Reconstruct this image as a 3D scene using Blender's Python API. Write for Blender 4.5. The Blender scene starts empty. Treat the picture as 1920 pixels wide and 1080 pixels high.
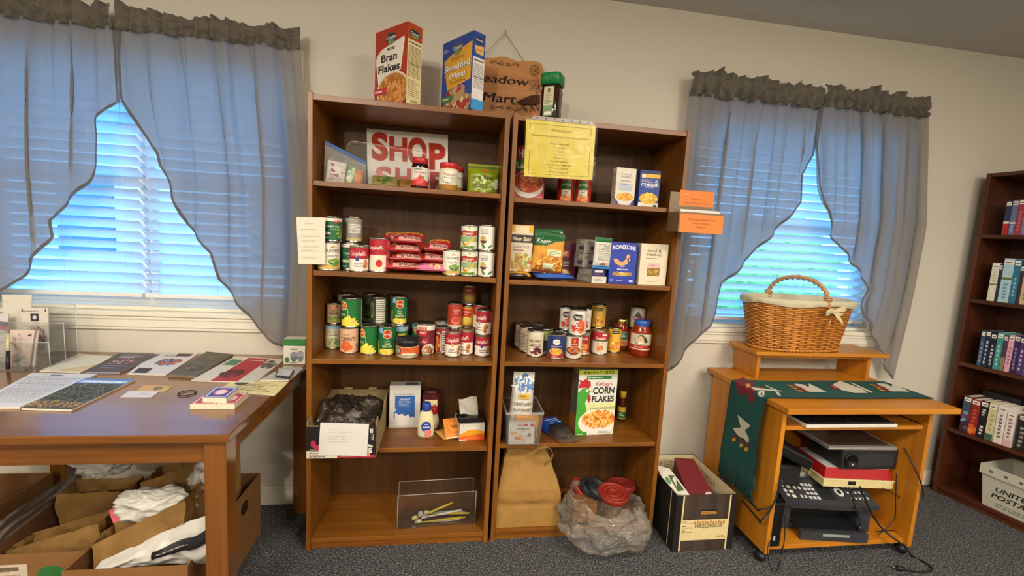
import bpy, bmesh, math, random
from mathutils import Vector, Matrix, noise
from mathutils.geometry import tessellate_polygon
PI = math.pi
S = bpy.context.scene
COL = S.collection

# ------------------------------------------------------------------ camera, world, lights, exposure
FPX, CAM = 830.75, Vector((.5333, -2.1378, 1.3413))
_y, _p, _r = .1485, .1143, .0573
_f = Vector((math.sin(_y)*math.cos(_p), math.cos(_y)*math.cos(_p), -math.sin(_p)))
_rt = Vector((math.cos(_y), -math.sin(_y), 0)); _up = _rt.cross(_f)
RT = math.cos(_r)*_rt + math.sin(_r)*_up
UP = -math.sin(_r)*_rt + math.cos(_r)*_up
cd = bpy.data.cameras.new('camera'); cam = bpy.data.objects.new('camera', cd); COL.objects.link(cam)
cd.sensor_width = 36; cd.lens = 36*FPX/1920; cd.clip_start = .05
cam.matrix_world = Matrix(((RT.x, UP.x, -_f.x, CAM.x), (RT.y, UP.y, -_f.y, CAM.y), (RT.z, UP.z, -_f.z, CAM.z), (0, 0, 0, 1)))
S.camera = cam
S.view_settings.view_transform = 'Standard'; S.view_settings.look = 'None'
S.view_settings.gamma = 1; S.view_settings.exposure = 1.56; S.view_settings.use_curve_mapping = False
S.cycles.use_denoising = True; S.cycles.max_bounces = 10; S.cycles.diffuse_bounces = 4
S.cycles.transparent_max_bounces = 24; S.cycles.transmission_bounces = 8
S.cycles.sample_clamp_indirect = 4; S.cycles.caustics_reflective = False; S.cycles.caustics_refractive = False

W = bpy.data.worlds.new('daylight'); S.world = W; W.use_nodes = True
nt = W.node_tree; bg = nt.nodes['Background']
tc = nt.nodes.new('ShaderNodeTexCoord'); sx = nt.nodes.new('ShaderNodeSeparateXYZ'); rp = nt.nodes.new('ShaderNodeValToRGB')
nt.links.new(tc.outputs['Generated'], sx.inputs[0]); nt.links.new(sx.outputs['Z'], rp.inputs[0]); nt.links.new(rp.outputs[0], bg.inputs[0])
rp.color_ramp.elements[0].color = (.13, .50, 1, 1); rp.color_ramp.elements[1].color = (.08, .38, 1, 1)
bg.inputs[1].default_value = 4.0

def globe(x, y, power, z=2.3, r=.2, col=(1, .9, .77)):
    l = bpy.data.lights.new('ceiling_globe_light', 'POINT'); l.shadow_soft_size = r; l.energy = power; l.color = col
    o = bpy.data.objects.new('ceiling_globe_light', l); COL.objects.link(o); o.location = (x, y, z)
def panel(x, y, power, col=(1, .9, .77)):  # unseen soft fill at ceiling height, added to even out the room
    l = bpy.data.lights.new('ceiling_panel_light', 'AREA'); l.shape = 'RECTANGLE'; l.size = 1.2; l.size_y = .55; l.energy = power; l.color = col
    o = bpy.data.objects.new('ceiling_panel_light', l); COL.objects.link(o); o.location = (x, y, 2.44)
globe(-.5, -4.3, 46, r=.08)
globe(2.7, -3.9, 9, r=.15)  # added fill, brightens the right wall
panel(2.6, -3.9, 38)
panel(-.7, -2.35, 26)
panel(1.9, -2.3, 20)
panel(-2.6, -3.0, 8)

# ------------------------------------------------------------------ pixel <-> place helpers
def ray(px, py): return (_f + RT*((px-960)/FPX) + UP*((540-py)/FPX))
def P(px, py, **k):
    """the point of a plane x=, y= or z= that the photo shows at pixel px, py"""
    d = ray(px, py); a, v = list(k.items())[0]; i = 'xyz'.index(a)
    return CAM + d*((v-CAM[i])/d[i])
def proj(p):
    c = Vector(p)-CAM; z = c.dot(_f)
    return 960+FPX*c.dot(RT)/z, 540-FPX*c.dot(UP)/z
def depth(p): return (Vector(p)-CAM).dot(_f)
def height_at(b, pyt):
    lo, hi = .0, 1.2
    for _ in range(40):
        m = (lo+hi)/2
        if proj((b[0], b[1], b[2]+m))[1] > pyt: lo = m
        else: hi = m
    return lo
def face_cam(x, y): return math.atan2(CAM.x-x, -(CAM.y-y))

# ------------------------------------------------------------------ materials
def lin(h):
    h = h.lstrip('#'); c = [int(h[i:i+2], 16)/255 for i in (0, 2, 4)]
    return [x/12.92 if x <= .04045 else ((x+.055)/1.055)**2.4 for x in c]+[1]
MC = {}
def mat(h, rough=.55, metal=0, spec=.5, var=.06, trans=0, alpha=1, emit=0, bump=0, bscale=60):
    """plain material: colour h with a slight procedural mottle"""
    k = (h, rough, metal, spec, var, trans, alpha, emit, bump, bscale)
    if k in MC: return MC[k]
    m = bpy.data.materials.new('surface_'+h.lstrip('#')); m.use_nodes = True; n = m.node_tree; b = n.nodes['Principled BSDF']
    c = lin(h); b.inputs['Roughness'].default_value = rough; b.inputs['Metallic'].default_value = metal
    b.inputs['Specular IOR Level'].default_value = spec
    b.inputs['Transmission Weight'].default_value = trans; b.inputs['Alpha'].default_value = alpha
    b.inputs['Base Color'].default_value = c
    if var or bump:
        t = n.nodes.new('ShaderNodeTexCoord'); x = n.nodes.new('ShaderNodeTexNoise'); x.inputs['Scale'].default_value = bscale; x.inputs['Detail'].default_value = 3
        n.links.new(t.outputs['Object'], x.inputs['Vector'])
        if var:
            r = n.nodes.new('ShaderNodeValToRGB'); n.links.new(x.outputs['Fac'], r.inputs[0]); n.links.new(r.outputs[0], b.inputs['Base Color'])
            r.color_ramp.elements[0].position = .3; r.color_ramp.elements[1].position = .7
            r.color_ramp.elements[0].color = [q*(1-var) for q in c[:3]]+[1]; r.color_ramp.elements[1].color = [min(1, q*(1+var)) for q in c[:3]]+[1]
        if bump:
            u = n.nodes.new('ShaderNodeBump'); u.inputs['Strength'].default_value = bump; u.inputs['Distance'].default_value = .004
            n.links.new(x.outputs['Fac'], u.inputs['Height']); n.links.new(u.outputs[0], b.inputs['Normal'])
    MC[k] = m; return m

def wood(name, dark, light, axis, rough=.35, scale=1.0, coat=.0, spec=.5):
    k = ('wood', dark, light, axis, rough, scale)
    if k in MC: return MC[k]
    m = bpy.data.materials.new(name); m.use_nodes = True; n = m.node_tree; b = n.nodes['Principled BSDF']
    t = n.nodes.new('ShaderNodeTexCoord'); mp = n.nodes.new('ShaderNodeMapping')
    sc = [38*scale]*3; sc['xyz'.index(axis)] = 1.6*scale; mp.inputs['Scale'].default_value = sc
    x = n.nodes.new('ShaderNodeTexNoise'); x.inputs['Scale'].default_value = 1; x.inputs['Detail'].default_value = 6; x.inputs['Roughness'].default_value = .62; x.inputs['Distortion'].default_value = .6
    n.links.new(t.outputs['Object'], mp.inputs[0]); n.links.new(mp.outputs[0], x.inputs['Vector'])
    mp2 = n.nodes.new('ShaderNodeMapping'); s2 = [7*scale]*3; s2['xyz'.index(axis)] = .7*scale; mp2.inputs['Scale'].default_value = s2
    x2 = n.nodes.new('ShaderNodeTexNoise'); x2.inputs['Scale'].default_value = 1; x2.inputs['Detail'].default_value = 3
    n.links.new(t.outputs['Object'], mp2.inputs[0]); n.links.new(mp2.outputs[0], x2.inputs['Vector'])
    mx = n.nodes.new('ShaderNodeMath'); mx.operation = 'MULTIPLY_ADD'; mx.inputs[1].default_value = .55
    hl = n.nodes.new('ShaderNodeMath'); hl.operation = 'MULTIPLY'; hl.inputs[1].default_value = .45
    n.links.new(x2.outputs['Fac'], hl.inputs[0]); n.links.new(x.outputs['Fac'], mx.inputs[0]); n.links.new(hl.outputs[0], mx.inputs[2])
    r = n.nodes.new('ShaderNodeValToRGB'); r.color_ramp.elements[0].position = .36; r.color_ramp.elements[1].position = .64
    r.color_ramp.elements[0].color = lin(dark); r.color_ramp.elements[1].color = lin(light)
    n.links.new(mx.outputs[0], r.inputs[0]); n.links.new(r.outputs[0], b.inputs['Base Color'])
    b.inputs['Specular IOR Level'].default_value = spec; b.inputs['Roughness'].default_value = rough; b.inputs['Coat Weight'].default_value = coat; b.inputs['Coat Roughness'].default_value = .12
    MC[k] = m; return m

def film(name, tint, clear=.8, rough=.12, bump=0.0, gloss=.5):
    """clear plastic or glass sheet: see-through with reflections"""
    k = ('film', tint, clear, rough, bump, gloss)
    if k in MC: return MC[k]
    m = bpy.data.materials.new(name); m.use_nodes = True; n = m.node_tree
    for q in list(n.nodes): n.nodes.remove(q)
    o = n.nodes.new('ShaderNodeOutputMaterial'); tr = n.nodes.new('ShaderNodeBsdfTransparent'); df = n.nodes.new('ShaderNodeBsdfDiffuse'); gl = n.nodes.new('ShaderNodeBsdfGlossy'); m1 = n.nodes.new('ShaderNodeMixShader'); m2 = n.nodes.new('ShaderNodeMixShader')
    fr = n.nodes.new('ShaderNodeFresnel'); fr.inputs['IOR'].default_value = 1.5
    tr.inputs[0].default_value = (.97, .975, .975, 1); df.inputs[0].default_value = lin(tint); gl.inputs['Roughness'].default_value = rough
    m1.inputs[0].default_value = (1-clear)*.55
    if bump:
        t = n.nodes.new('ShaderNodeTexCoord'); x = n.nodes.new('ShaderNodeTexNoise'); x.inputs['Scale'].default_value = 16; x.inputs['Detail'].default_value = 4; x.inputs['Distortion'].default_value = 1.5
        u = n.nodes.new('ShaderNodeBump'); u.inputs['Strength'].default_value = bump; u.inputs['Distance'].default_value = .04
        n.links.new(t.outputs['Object'], x.inputs['Vector']); n.links.new(x.outputs['Fac'], u.inputs['Height']); n.links.new(u.outputs[0], gl.inputs['Normal']); n.links.new(u.outputs[0], fr.inputs['Normal'])
    fm = n.nodes.new('ShaderNodeMath'); fm.operation = 'MULTIPLY'; fm.inputs[1].default_value = gloss; n.links.new(fr.outputs[0], fm.inputs[0]); n.links.new(fm.outputs[0], m2.inputs[0]); n.links.new(tr.outputs[0], m1.inputs[1]); n.links.new(df.outputs[0], m1.inputs[2]); n.links.new(m1.outputs[0], m2.inputs[1]); n.links.new(gl.outputs[0], m2.inputs[2]); n.links.new(m2.outputs[0], o.inputs[0])
    MC[k] = m; return m

def cloth(name, col, trl, open_=.1, weave=900):
    m = bpy.data.materials.new(name); m.use_nodes = True; n = m.node_tree
    for q in list(n.nodes): n.nodes.remove(q)
    o = n.nodes.new('ShaderNodeOutputMaterial'); d = n.nodes.new('ShaderNodeBsdfDiffuse'); t = n.nodes.new('ShaderNodeBsdfTranslucent'); a = n.nodes.new('ShaderNodeAddShader'); tr = n.nodes.new('ShaderNodeBsdfTransparent'); mi = n.nodes.new('ShaderNodeMixShader')
    tc_ = n.nodes.new('ShaderNodeTexCoord'); mp = n.nodes.new('ShaderNodeMapping'); mp.inputs['Scale'].default_value = (weave*.35, 30, weave*.35)
    x = n.nodes.new('ShaderNodeTexNoise'); x.inputs['Scale'].default_value = 1; x.inputs['Detail'].default_value = 3
    n.links.new(tc_.outputs['Object'], mp.inputs[0]); n.links.new(mp.outputs[0], x.inputs['Vector'])
    ma = n.nodes.new('ShaderNodeMapRange'); ma.inputs[1].default_value = .3; ma.inputs[2].default_value = .7; ma.inputs[3].default_value = open_*.7; ma.inputs[4].default_value = open_*1.3
    n.links.new(x.outputs['Fac'], ma.inputs[0]); n.links.new(ma.outputs[0], mi.inputs[0])
    d.inputs[0].default_value = col; t.inputs[0].default_value = trl
    n.links.new(d.outputs[0], a.inputs[0]); n.links.new(t.outputs[0], a.inputs[1]); n.links.new(a.outputs[0], mi.inputs[1]); n.links.new(tr.outputs[0], mi.inputs[2]); n.links.new(mi.outputs[0], o.inputs[0])
    return m

# ------------------------------------------------------------------ mesh building
class MB:
    def __init__(s): s.v = []; s.f = []; s.m = []; s.sm = []; s.ms = []
    def mi(s, m):
        if isinstance(m, str): m = mat(m)
        if m not in s.ms: s.ms.append(m)
        return s.ms.index(m)
    def add(s, vs, fs, m, smooth=False):
        o = len(s.v); s.v += [tuple(q) for q in vs]; k = s.mi(m)
        for f in fs: s.f.append([i+o for i in f]); s.m.append(k); s.sm.append(smooth)
        return s
    def box(s, x0, x1, y0, y1, z0, z1, m):
        v = [(x, y, z) for z in (z0, z1) for y in (y0, y1) for x in (x0, x1)]
        return s.add(v, [(0, 2, 3, 1), (4, 5, 7, 6), (0, 1, 5, 4), (2, 6, 7, 3), (0, 4, 6, 2), (1, 3, 7, 5)], m)
    def hexa(s, b, t, m):
        """b, t: four points each, bottom and top ring (ccw from above)"""
        return s.add(list(b)+list(t), [(3, 2, 1, 0), (4, 5, 6, 7), (0, 1, 5, 4), (1, 2, 6, 5), (2, 3, 7, 6), (3, 0, 4, 7)], m)
    def slab(s, pts, z0, z1, m):
        n = len(pts); v = [(p[0], p[1], z0) for p in pts]+[(p[0], p[1], z1) for p in pts]
        return s.add(v, [list(range(n))[::-1], list(range(n, 2*n))]+[(i, (i+1) % n, (i+1) % n+n, i+n) for i in range(n)], m)
    def lathe(s, prof, m, n=24, c=(0, 0, 0), smooth=True, sq=0):
        v = []
        for r, z in prof:
            for i in range(n):
                a = 2*PI*i/n; k = 1
                if sq: k = 1/max(abs(math.cos(a))**sq+abs(math.sin(a))**sq, 1e-6)**(1/sq)
                v.append((c[0]+r*k*math.cos(a), c[1]+r*k*math.sin(a), c[2]+z))
        f = []
        for j in range(len(prof)-1):
            for i in range(n): f.append((j*n+i, j*n+(i+1) % n, (j+1)*n+(i+1) % n, (j+1)*n+i))
        return s.add(v, f, m, smooth)
    def tube(s, pts, r, m, n=8, closed=False):
        pts = [Vector(p) for p in pts]; N = len(pts); v = []; up = None
        rs = r if isinstance(r, (list, tuple)) else [r]*N
        for i, p in enumerate(pts):
            a = pts[i-1] if (i or closed) else p; b = pts[(i+1) % N] if (i < N-1 or closed) else p
            t = (b-a).normalized()
            if up is None: up = Vector((0, 0, 1)) if abs(t.z) < .9 else Vector((1, 0, 0))
            x = t.cross(up).normalized(); up = x.cross(t).normalized()
            for k in range(n):
                q = 2*PI*k/n; v.append(p+(x*math.cos(q)+up*math.sin(q))*rs[i])
        f = []
        for i in range(N if closed else N-1):
            j = (i+1) % N
            for k in range(n): f.append((i*n+k, i*n+(k+1) % n, j*n+(k+1) % n, j*n+k))
        if not closed: f += [list(range(n))[::-1], list(range((N-1)*n, N*n))]
        return s.add(v, f, m, True)
    def grid(s, fn, nu, nv, m, smooth=True, flip=False):
        v = [fn(i/nu, j/nv) for j in range(nv+1) for i in range(nu+1)]
        f = []
        for j in range(nv):
            for i in range(nu):
                a = j*(nu+1)+i; q = (a, a+1, a+nu+2, a+nu+1); f.append(q[::-1] if flip else q)
        return s.add(v, f, m, smooth)
    def blob(s, c, r, m, amp=.0, fr=3, nu=24, nv=14, seed=0, flat=None, sharp=False):
        """closed lumpy ellipsoid; flat: cut level (z) below which it is pressed flat"""
        v = []
        for j in range(nv+1):
            th = PI*j/nv
            for i in range(nu):
                ph = 2*PI*i/nu; d = Vector((math.sin(th)*math.cos(ph), math.sin(th)*math.sin(ph), math.cos(th)))
                q = d*fr+Vector((seed*7.1, seed*3.3, seed))
                k = noise.fractal(q, .8, 2.1, 4) if not sharp else (.45-1.3*abs(noise.noise(q))-.55*abs(noise.noise(q*2.1+Vector((3, 1, 2))))-.2*abs(noise.noise(q*4.3)))
                w = d*(1+amp*k); p = Vector((c[0]+w.x*r[0], c[1]+w.y*r[1], c[2]+w.z*r[2]))
                if flat is not None and p.z < flat: p.z = flat
                v.append(p)
        f = []
        for j in range(nv):
            for i in range(nu): f.append((j*nu+i, (j+1)*nu+i, (j+1)*nu+(i+1) % nu, j*nu+(i+1) % nu))
        return s.add(v, f, m, True)
    def mesh(s, name):
        me = bpy.data.meshes.new(name); me.from_pydata(s.v, [], s.f)
        for m in s.ms: me.materials.append(m)
        me.polygons.foreach_set('material_index', s.m); me.polygons.foreach_set('use_smooth', s.sm); me.update()
        return me
    def build(s, name, parent=None, loc=None, rot=(0, 0, 0), bevel=0, world=True):
        return link(name, s.mesh(name), parent, loc, rot, bevel, world)
def link(name, me, parent=None, loc=None, rot=(0, 0, 0), bevel=0, world=False):
    o = bpy.data.objects.new(name, me); COL.objects.link(o)
    if parent:
        o.parent = parent
        o.location = loc if loc is not None else ((-base(parent)) if world else (0, 0, 0))
    elif loc is not None: o.location = loc
    o.rotation_euler = rot
    if bevel:
        b = o.modifiers.new('bevel', 'BEVEL'); b.width = bevel; b.segments = 2; b.limit_method = 'ANGLE'; b.angle_limit = 1.0
    return o
def base(o):
    v = Vector((0, 0, 0))
    while o is not None: v = v+o.location; o = o.parent
    return v
def tag(o, label, cat, group=None):
    o['label'] = label; o['category'] = cat
    if group: o['group'] = group
    return o
def thing(name, label, cat, loc=(0, 0, 0), rz=0, group=None):
    o = bpy.data.objects.new(name, None); COL.objects.link(o); o.empty_display_size = .05
    o.location = loc; o.rotation_euler = (0, 0, rz)
    return tag(o, label, cat, group)
def struct(o): o['kind'] = 'structure'; return o
def stuff(o): o['kind'] = 'stuff'; return o

# ------------------------------------------------------------------ printing on surfaces
TX = {}
def glyphs(s, bold=0, shear=0):
    k = (s, bold, shear)
    if k not in TX and bold and 'M' in s:
        v, f = glyphs(s, 0, shear); n = len(v)
        TX[k] = ([(x+d, y+e) for d, e in ((-bold, 0), (bold, 0), (0, bold), (0, -bold)) for x, y in v], [[i+n*q for i in g] for q in range(4) for g in f])
    if k not in TX:
        c = bpy.data.curves.new('lettering', 'FONT'); c.body = s; c.size = 1; c.resolution_u = 6 if len(s) == 1 else 3 if len(s) < 9 else 2; c.offset = bold; c.shear = shear; c.fill_mode = 'FRONT'; c.dimensions = '2D'
        o = bpy.data.objects.new('lettering', c); me = bpy.data.meshes.new_from_object(o)
        v = [(p.co.x, p.co.y) for p in me.vertices]; f = [list(p.vertices) for p in me.polygons]
        bpy.data.objects.remove(o); bpy.data.curves.remove(c); bpy.data.meshes.remove(me)
        TX[k] = (v, f)
    return TX[k]
class Print:
    """draws flat shapes on a surface f(u, v, lift); u, v given in units of su, sv"""
    def __init__(s, mb, f, su, sv, curved=False, gap=.0003):
        s.mb, s.f, s.su, s.sv, s.cv, s.o, s.step = mb, f, su, sv, curved, gap, .00006; s.cl = 0
    def put(s, uv, faces, m):
        if s.sv < .9:
            uv = [(u, min(max(v, .0004), s.sv-.0002)) for u, v in uv]
            if s.cl == 1: uv = [(min(max(u, -s.su/2), s.su/2), v) for u, v in uv]
        if s.cl == 2: uv = [(min(max(u, 0), 1), min(max(v, 0), 1)) for u, v in uv]
        s.o += s.step; s.mb.add([s.f(u, v, s.o) for u, v in uv], faces, m); return s
    def r(s, u0, v0, u1, v1, m):
        n = max(1, int(abs(u1-u0)*s.su/.006)) if s.cv else 1
        k = max(1, int(abs(v1-v0)*s.sv/.006)) if s.cv == 2 else 1
        uv = [((u0+(u1-u0)*i/n)*s.su, (v0+(v1-v0)*j/k)*s.sv) for j in range(k+1) for i in range(n+1)]
        return s.put(uv, [(j*(n+1)+i, j*(n+1)+i+1, (j+1)*(n+1)+i+1, (j+1)*(n+1)+i) for j in range(k) for i in range(n)], m)
    def e(s, cu, cv, ru, rv, m, n=20, a0=0, a1=2*PI):
        R = 4 if s.cv else 1; uv = [(cu*s.su, cv*s.sv)]; full = a1-a0 > 6.28; N = n if full else n+1
        for k in range(1, R+1):
            for i in range(N):
                a = a0+(a1-a0)*i/n; uv.append(((cu+ru*k/R*math.cos(a))*s.su, (cv+rv*k/R*math.sin(a))*s.sv))
        f = []
        for i in range(n):
            j = (i+1) % N; f.append((0, 1+i, 1+j))
            for k in range(R-1): f.append((1+k*N+i, 1+(k+1)*N+i, 1+(k+1)*N+j, 1+k*N+j))
        return s.put(uv, f, m)
    def p(s, pts, m):
        uv = [(u*s.su, v*s.sv) for u, v in pts]
        t = tessellate_polygon([[Vector((u, v, 0)) for u, v in uv]])
        fs = []
        for a, b, c in t:
            A, B, C = uv[a], uv[b], uv[c]
            fs.append((a, b, c) if (B[0]-A[0])*(C[1]-A[1])-(B[1]-A[1])*(C[0]-A[0]) > 0 else (a, c, b))
        if s.cv:
            todo, fs = fs, []
            while todo:
                a, b, c = todo.pop()
                L = sorted(((math.dist(uv[i], uv[j]), i, j, k) for i, j, k in ((a, b, c), (b, c, a), (c, a, b))), reverse=True)[0]
                if L[0] > (.007 if s.cv == 2 else .011): 
                    _, i, j, k = L; uv.append(((uv[i][0]+uv[j][0])/2, (uv[i][1]+uv[j][1])/2)); q = len(uv)-1; todo += [(i, q, k), (q, j, k)]
                else: fs.append((a, b, c))
        return s.put(uv, fs, m)
    def re(s, cu, cv, ru, rv, rot, m, n=24):
        """tilted ellipse, radii in units of sv"""
        return s.p([(cu+(ru*math.cos(a)*math.cos(rot)-rv*math.sin(a)*math.sin(rot))*s.sv/s.su, cv+ru*math.cos(a)*math.sin(rot)+rv*math.sin(a)*math.cos(rot)) for a in [2*PI*i/n for i in range(n)]], m)
    def t(s, txt, cu, cv, h, m, w=None, b=0.0, sh=0, rot=0, arc=0, align='c'):
        v, f = glyphs(txt, b, sh)
        if not v: return s
        k = h*s.sv/.73; x0 = min(q[0] for q in v); x1 = max(q[0] for q in v); kx = k if w is None else w*s.su/(x1-x0)
        xm = (x0+x1)/2 if align == 'c' else x0
        c_, s_ = math.cos(rot), math.sin(rot); out = []
        for x, y in v:
            X, Y = (x-xm)*kx, (y-.365)*k
            if arc: Y += arc*s.sv*(1-(2*(x-xm)/(x1-x0))**2)
            out.append((cu*s.su+X*c_-Y*s_, cv*s.sv+X*s_+Y*c_))
        o = s.o
        if s.cv: s.o = max(s.o, .0006)
        s.put(out, f, m); s.o = max(o+s.step, s.o if not s.cv else o+s.step); return s
    def b(s, cu, cv, ru, rv, cols, n, size, seed=1, asp=1.0):
        rnd = random.Random(seed)
        if s.cl == 2 and n > 8: n, size = n*4, size*.5
        for i in range(n):
            a, q = rnd.random()*2*PI, math.sqrt(rnd.random())
            u, v = cu+ru*q*math.cos(a), cv+rv*q*math.sin(a); z = size*s.sv*(.7+.6*rnd.random()); t = rnd.random()*PI
            k = 7; uv = []
            for j in range(k):
                g = 2*PI*j/k; X, Y = z*math.cos(g), z*asp*math.sin(g)
                uv.append((u*s.su+X*math.cos(t)-Y*math.sin(t), v*s.sv+X*math.sin(t)+Y*math.cos(t)))
            s.o += s.step*(.015 if s.cl == 2 else .15); o_ = s.o; s.o += s.step; s.put(uv, [list(range(k))], rnd.choice(cols)); s.o = o_
        s.o += s.step; return s
    def l(s, u0, v0, u1, v1, n, m, seed=3, fill=.45, full=False):
        """rows of unreadably small print"""
        rnd = random.Random(seed); dv = (v1-v0)/n
        uv, f = [], []
        for i in range(n):
            v = v1-dv*(i+.5); u = u0; ue = u1 if full else u0+(u1-u0)*(.6+.4*rnd.random())
            while u < ue-1e-6:
                w = min(ue-u, (u1-u0)*(.05+.13*rnd.random())); k = len(uv)
                for a, b_ in ((u, v-dv*fill/2), (u+w, v-dv*fill/2), (u+w, v+dv*fill/2), (u, v+dv*fill/2)): uv.append((a*s.su, b_*s.sv))
                f.append((k, k+1, k+2, k+3)); u += w+(u1-u0)*.025
        return s.put(uv, f, m)
# ------------------------------------------------------------------ the room
WALL = mat('#cfc8b8', .85, var=.02, bump=.06, bscale=220)
TRIM = mat('#e2dccb', .45, var=.02)
XL, XR, YB, ZC = -3.4, 3.95, -6.2, 2.468
OPEN = [(-1.42, -.17), (1.75, 2.90)]; OZ0, OZ1 = .925, 2.03
b = MB(); xs = [XL]+[v for o in OPEN for v in o]+[XR]
for i in range(len(xs)-1):
    if i % 2 == 0: b.box(xs[i], xs[i+1], 0, .13, 0, ZC, WALL)
    else: b.box(xs[i], xs[i+1], 0, .13, 0, OZ0, WALL); b.box(xs[i], xs[i+1], 0, .13, OZ1, ZC, WALL)
struct(b.build('wall_back'))
struct(MB().box(XR, XR+.1, YB, .13, 0, ZC, WALL).build('wall_right'))
struct(MB().box(XL-.1, XL, YB, .13, 0, ZC, WALL).build('wall_left'))
struct(MB().box(XL, XR, YB-.1, YB, 0, ZC, WALL).build('wall_front'))
struct(MB().box(XL-.1, XR+.1, YB-.1, .13, ZC, ZC+.1, mat('#c4c2bc', .9, var=.03, bump=.3, bscale=90)).build('ceiling'))

cm = bpy.data.materials.new('carpet_loop_pile'); cm.use_nodes = True; n = cm.node_tree; pb = n.nodes['Principled BSDF']
t = n.nodes.new('ShaderNodeTexCoord'); x1 = n.nodes.new('ShaderNodeTexNoise'); x1.inputs['Scale'].default_value = 150; x1.inputs['Detail'].default_value = 4; x1.inputs['Roughness'].default_value = .75
x2 = n.nodes.new('ShaderNodeTexVoronoi'); x2.inputs['Scale'].default_value = 170
r = n.nodes.new('ShaderNodeValToRGB'); e = r.color_ramp.elements; e[0].position = .36; e[0].color = lin('#24262a'); e[1].position = .66; e[1].color = lin('#94918c')
m_ = r.color_ramp.elements.new(.5); m_.color = lin('#4c4d50')
n.links.new(t.outputs['Object'], x1.inputs['Vector']); n.links.new(t.outputs['Object'], x2.inputs['Vector']); n.links.new(x1.outputs['Fac'], r.inputs[0]); n.links.new(r.outputs[0], pb.inputs['Base Color'])
u = n.nodes.new('ShaderNodeBump'); u.inputs['Strength'].default_value = .9; u.inputs['Distance'].default_value = .006; n.links.new(x2.outputs['Distance'], u.inputs['Height']); n.links.new(u.outputs[0], pb.inputs['Normal'])
pb.inputs['Roughness'].default_value = .95; pb.inputs['Specular IOR Level'].default_value = .1
struct(MB().box(XL-.1, XR+.1, YB-.1, .13, -.1, 0, cm).build('floor'))
b = MB()
b.box(XL, XR, -.014, -.0005, 0.001, .078, TRIM); b.box(XL, XR, -.009, -.0005, .078, .09, TRIM)
struct(b.build('baseboard_back', bevel=.003))

GLASS = film('window_glass', '#ffffff', .97, .02)
SLAT = bpy.data.materials.new('white_blind_slat'); SLAT.use_nodes = True; n = SLAT.node_tree; pb = n.nodes['Principled BSDF']
pb.inputs['Base Color'].default_value = lin('#d2d6d8'); pb.inputs['Roughness'].default_value = .4
tl_ = n.nodes.new('ShaderNodeBsdfTranslucent'); tl_.inputs[0].default_value = (.8, .85, .9, 1); mi = n.nodes.new('ShaderNodeMixShader'); mi.inputs[0].default_value = .3
n.links.new(pb.outputs[0], mi.inputs[1]); n.links.new(tl_.outputs[0], mi.inputs[2]); n.links.new(mi.outputs[0], n.nodes['Material Output'].inputs[0])
WHITE = mat('#e4e4e0', .4, var=.02)
def window(nm, x0, x1, side):
    xm = (x0+x1)/2
    w = bpy.data.objects.new(nm, None); COL.objects.link(w); struct(w); w.location = (xm, 0, OZ0)
    f = MB()
    for a, c in ((x0, x0+.02), (x1-.02, x1)): f.box(a, c, .001, .129, OZ0, OZ1, TRIM)
    f.box(x0+.0205, x1-.0205, .0015, .1285, OZ1-.02, OZ1, TRIM); f.box(x0+.0205, x1-.0205, .0015, .1285, OZ0+.0035, OZ0+.02, TRIM)
    for a, c in ((x0-.055, x0), (x1, x1+.055)): f.box(a, c, -.016, -.0005, OZ0-.0, OZ1+.055, TRIM)
    f.box(x0, x1, -.016, -.0005, OZ1, OZ1+.055, TRIM)
    struct(f.build('window_frame', w, bevel=.003))
    s = MB()
    s.box(x0-.07, x1+.07, -.032, .03, OZ0-.018, OZ0+.003, TRIM)
    s.box(x0-.055, x1+.055, -.02, -.0005, OZ0-.068, OZ0-.018, TRIM); s.box(x0-.055, x1+.055, -.014, -.0005, OZ0-.082, OZ0-.066, TRIM); s.box(x0-.055, x1+.055, -.025, -.0005, OZ0-.034, OZ0-.022, TRIM)
    struct(s.build('window_sill', w, bevel=.003))
    g = MB()
    bars = [(x0+.02, x0+.06), (xm-.035, xm-.012), (xm-.004, xm+.03), (x1-.06, x1-.02)] if side == 'wide' else [(x0+.02, x0+.06), (x1-.06, x1-.02)]
    for a, c in bars:
        for za, zc in ((OZ0+.0655, 1.4695), (1.5155, OZ1-.0605)): g.box(a, c, .086, .117, za, zc, WHITE)
    for z in (OZ0+.02, 1.47, OZ1-.06): g.box(x0+.02, x1-.02, .085, .118, z, z+.045, WHITE)
    struct(g.build('window_sash', w, bevel=.002))
    struct(MB().box(x0+.03, x1-.03, .1, .1035, OZ0+.03, OZ1-.03, GLASS).build('window_pane', w))
window('window_1', *OPEN[0], 'wide'); window('window_2', *OPEN[1], 'single')

def blind(x0, x1, zb, label):
    t = thing('window_blind', label, 'window blind', ((x0+x1)/2, .045, zb), 0, 'white slatted window blinds')
    s = MB(); z = zb+.045; pitch = .0455; wd = .025; a = math.radians(-46); k = 0
    while z < OZ1-.06:
        rnd = random.Random(int(z*1000)); da = a+rnd.uniform(-.05, .05)
        def fn(u, v, z=z, da=da):
            q = (v-.5)*2; c = .0022*(1-q*q)
            return (x0+(x1-x0)*u, .045+q*wd*math.cos(da)-c*math.sin(da), z+q*wd*math.sin(da)+c*math.cos(da))
        s.grid(fn, 1, 4, SLAT); z += pitch
    s.build('slats', t)
    MB().box(x0, x1, .022, .066, zb, zb+.018, WHITE).build('bottom_rail', t, bevel=.003)
    MB().box(x0, x1, .012, .07, OZ1-.062, OZ1-.021, WHITE).build('head_rail', t, bevel=.003)
    cds = MB()
    for fx in (.1, .5, .9):
        x = x0+(x1-x0)*fx
        for y in (.0255, .0645): cds.tube([(x, y, zb+.018), (x, y, OZ1-.062)], .0008, '#e8e8e8', 4)
    cds.build('ladder_cords', t)
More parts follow.
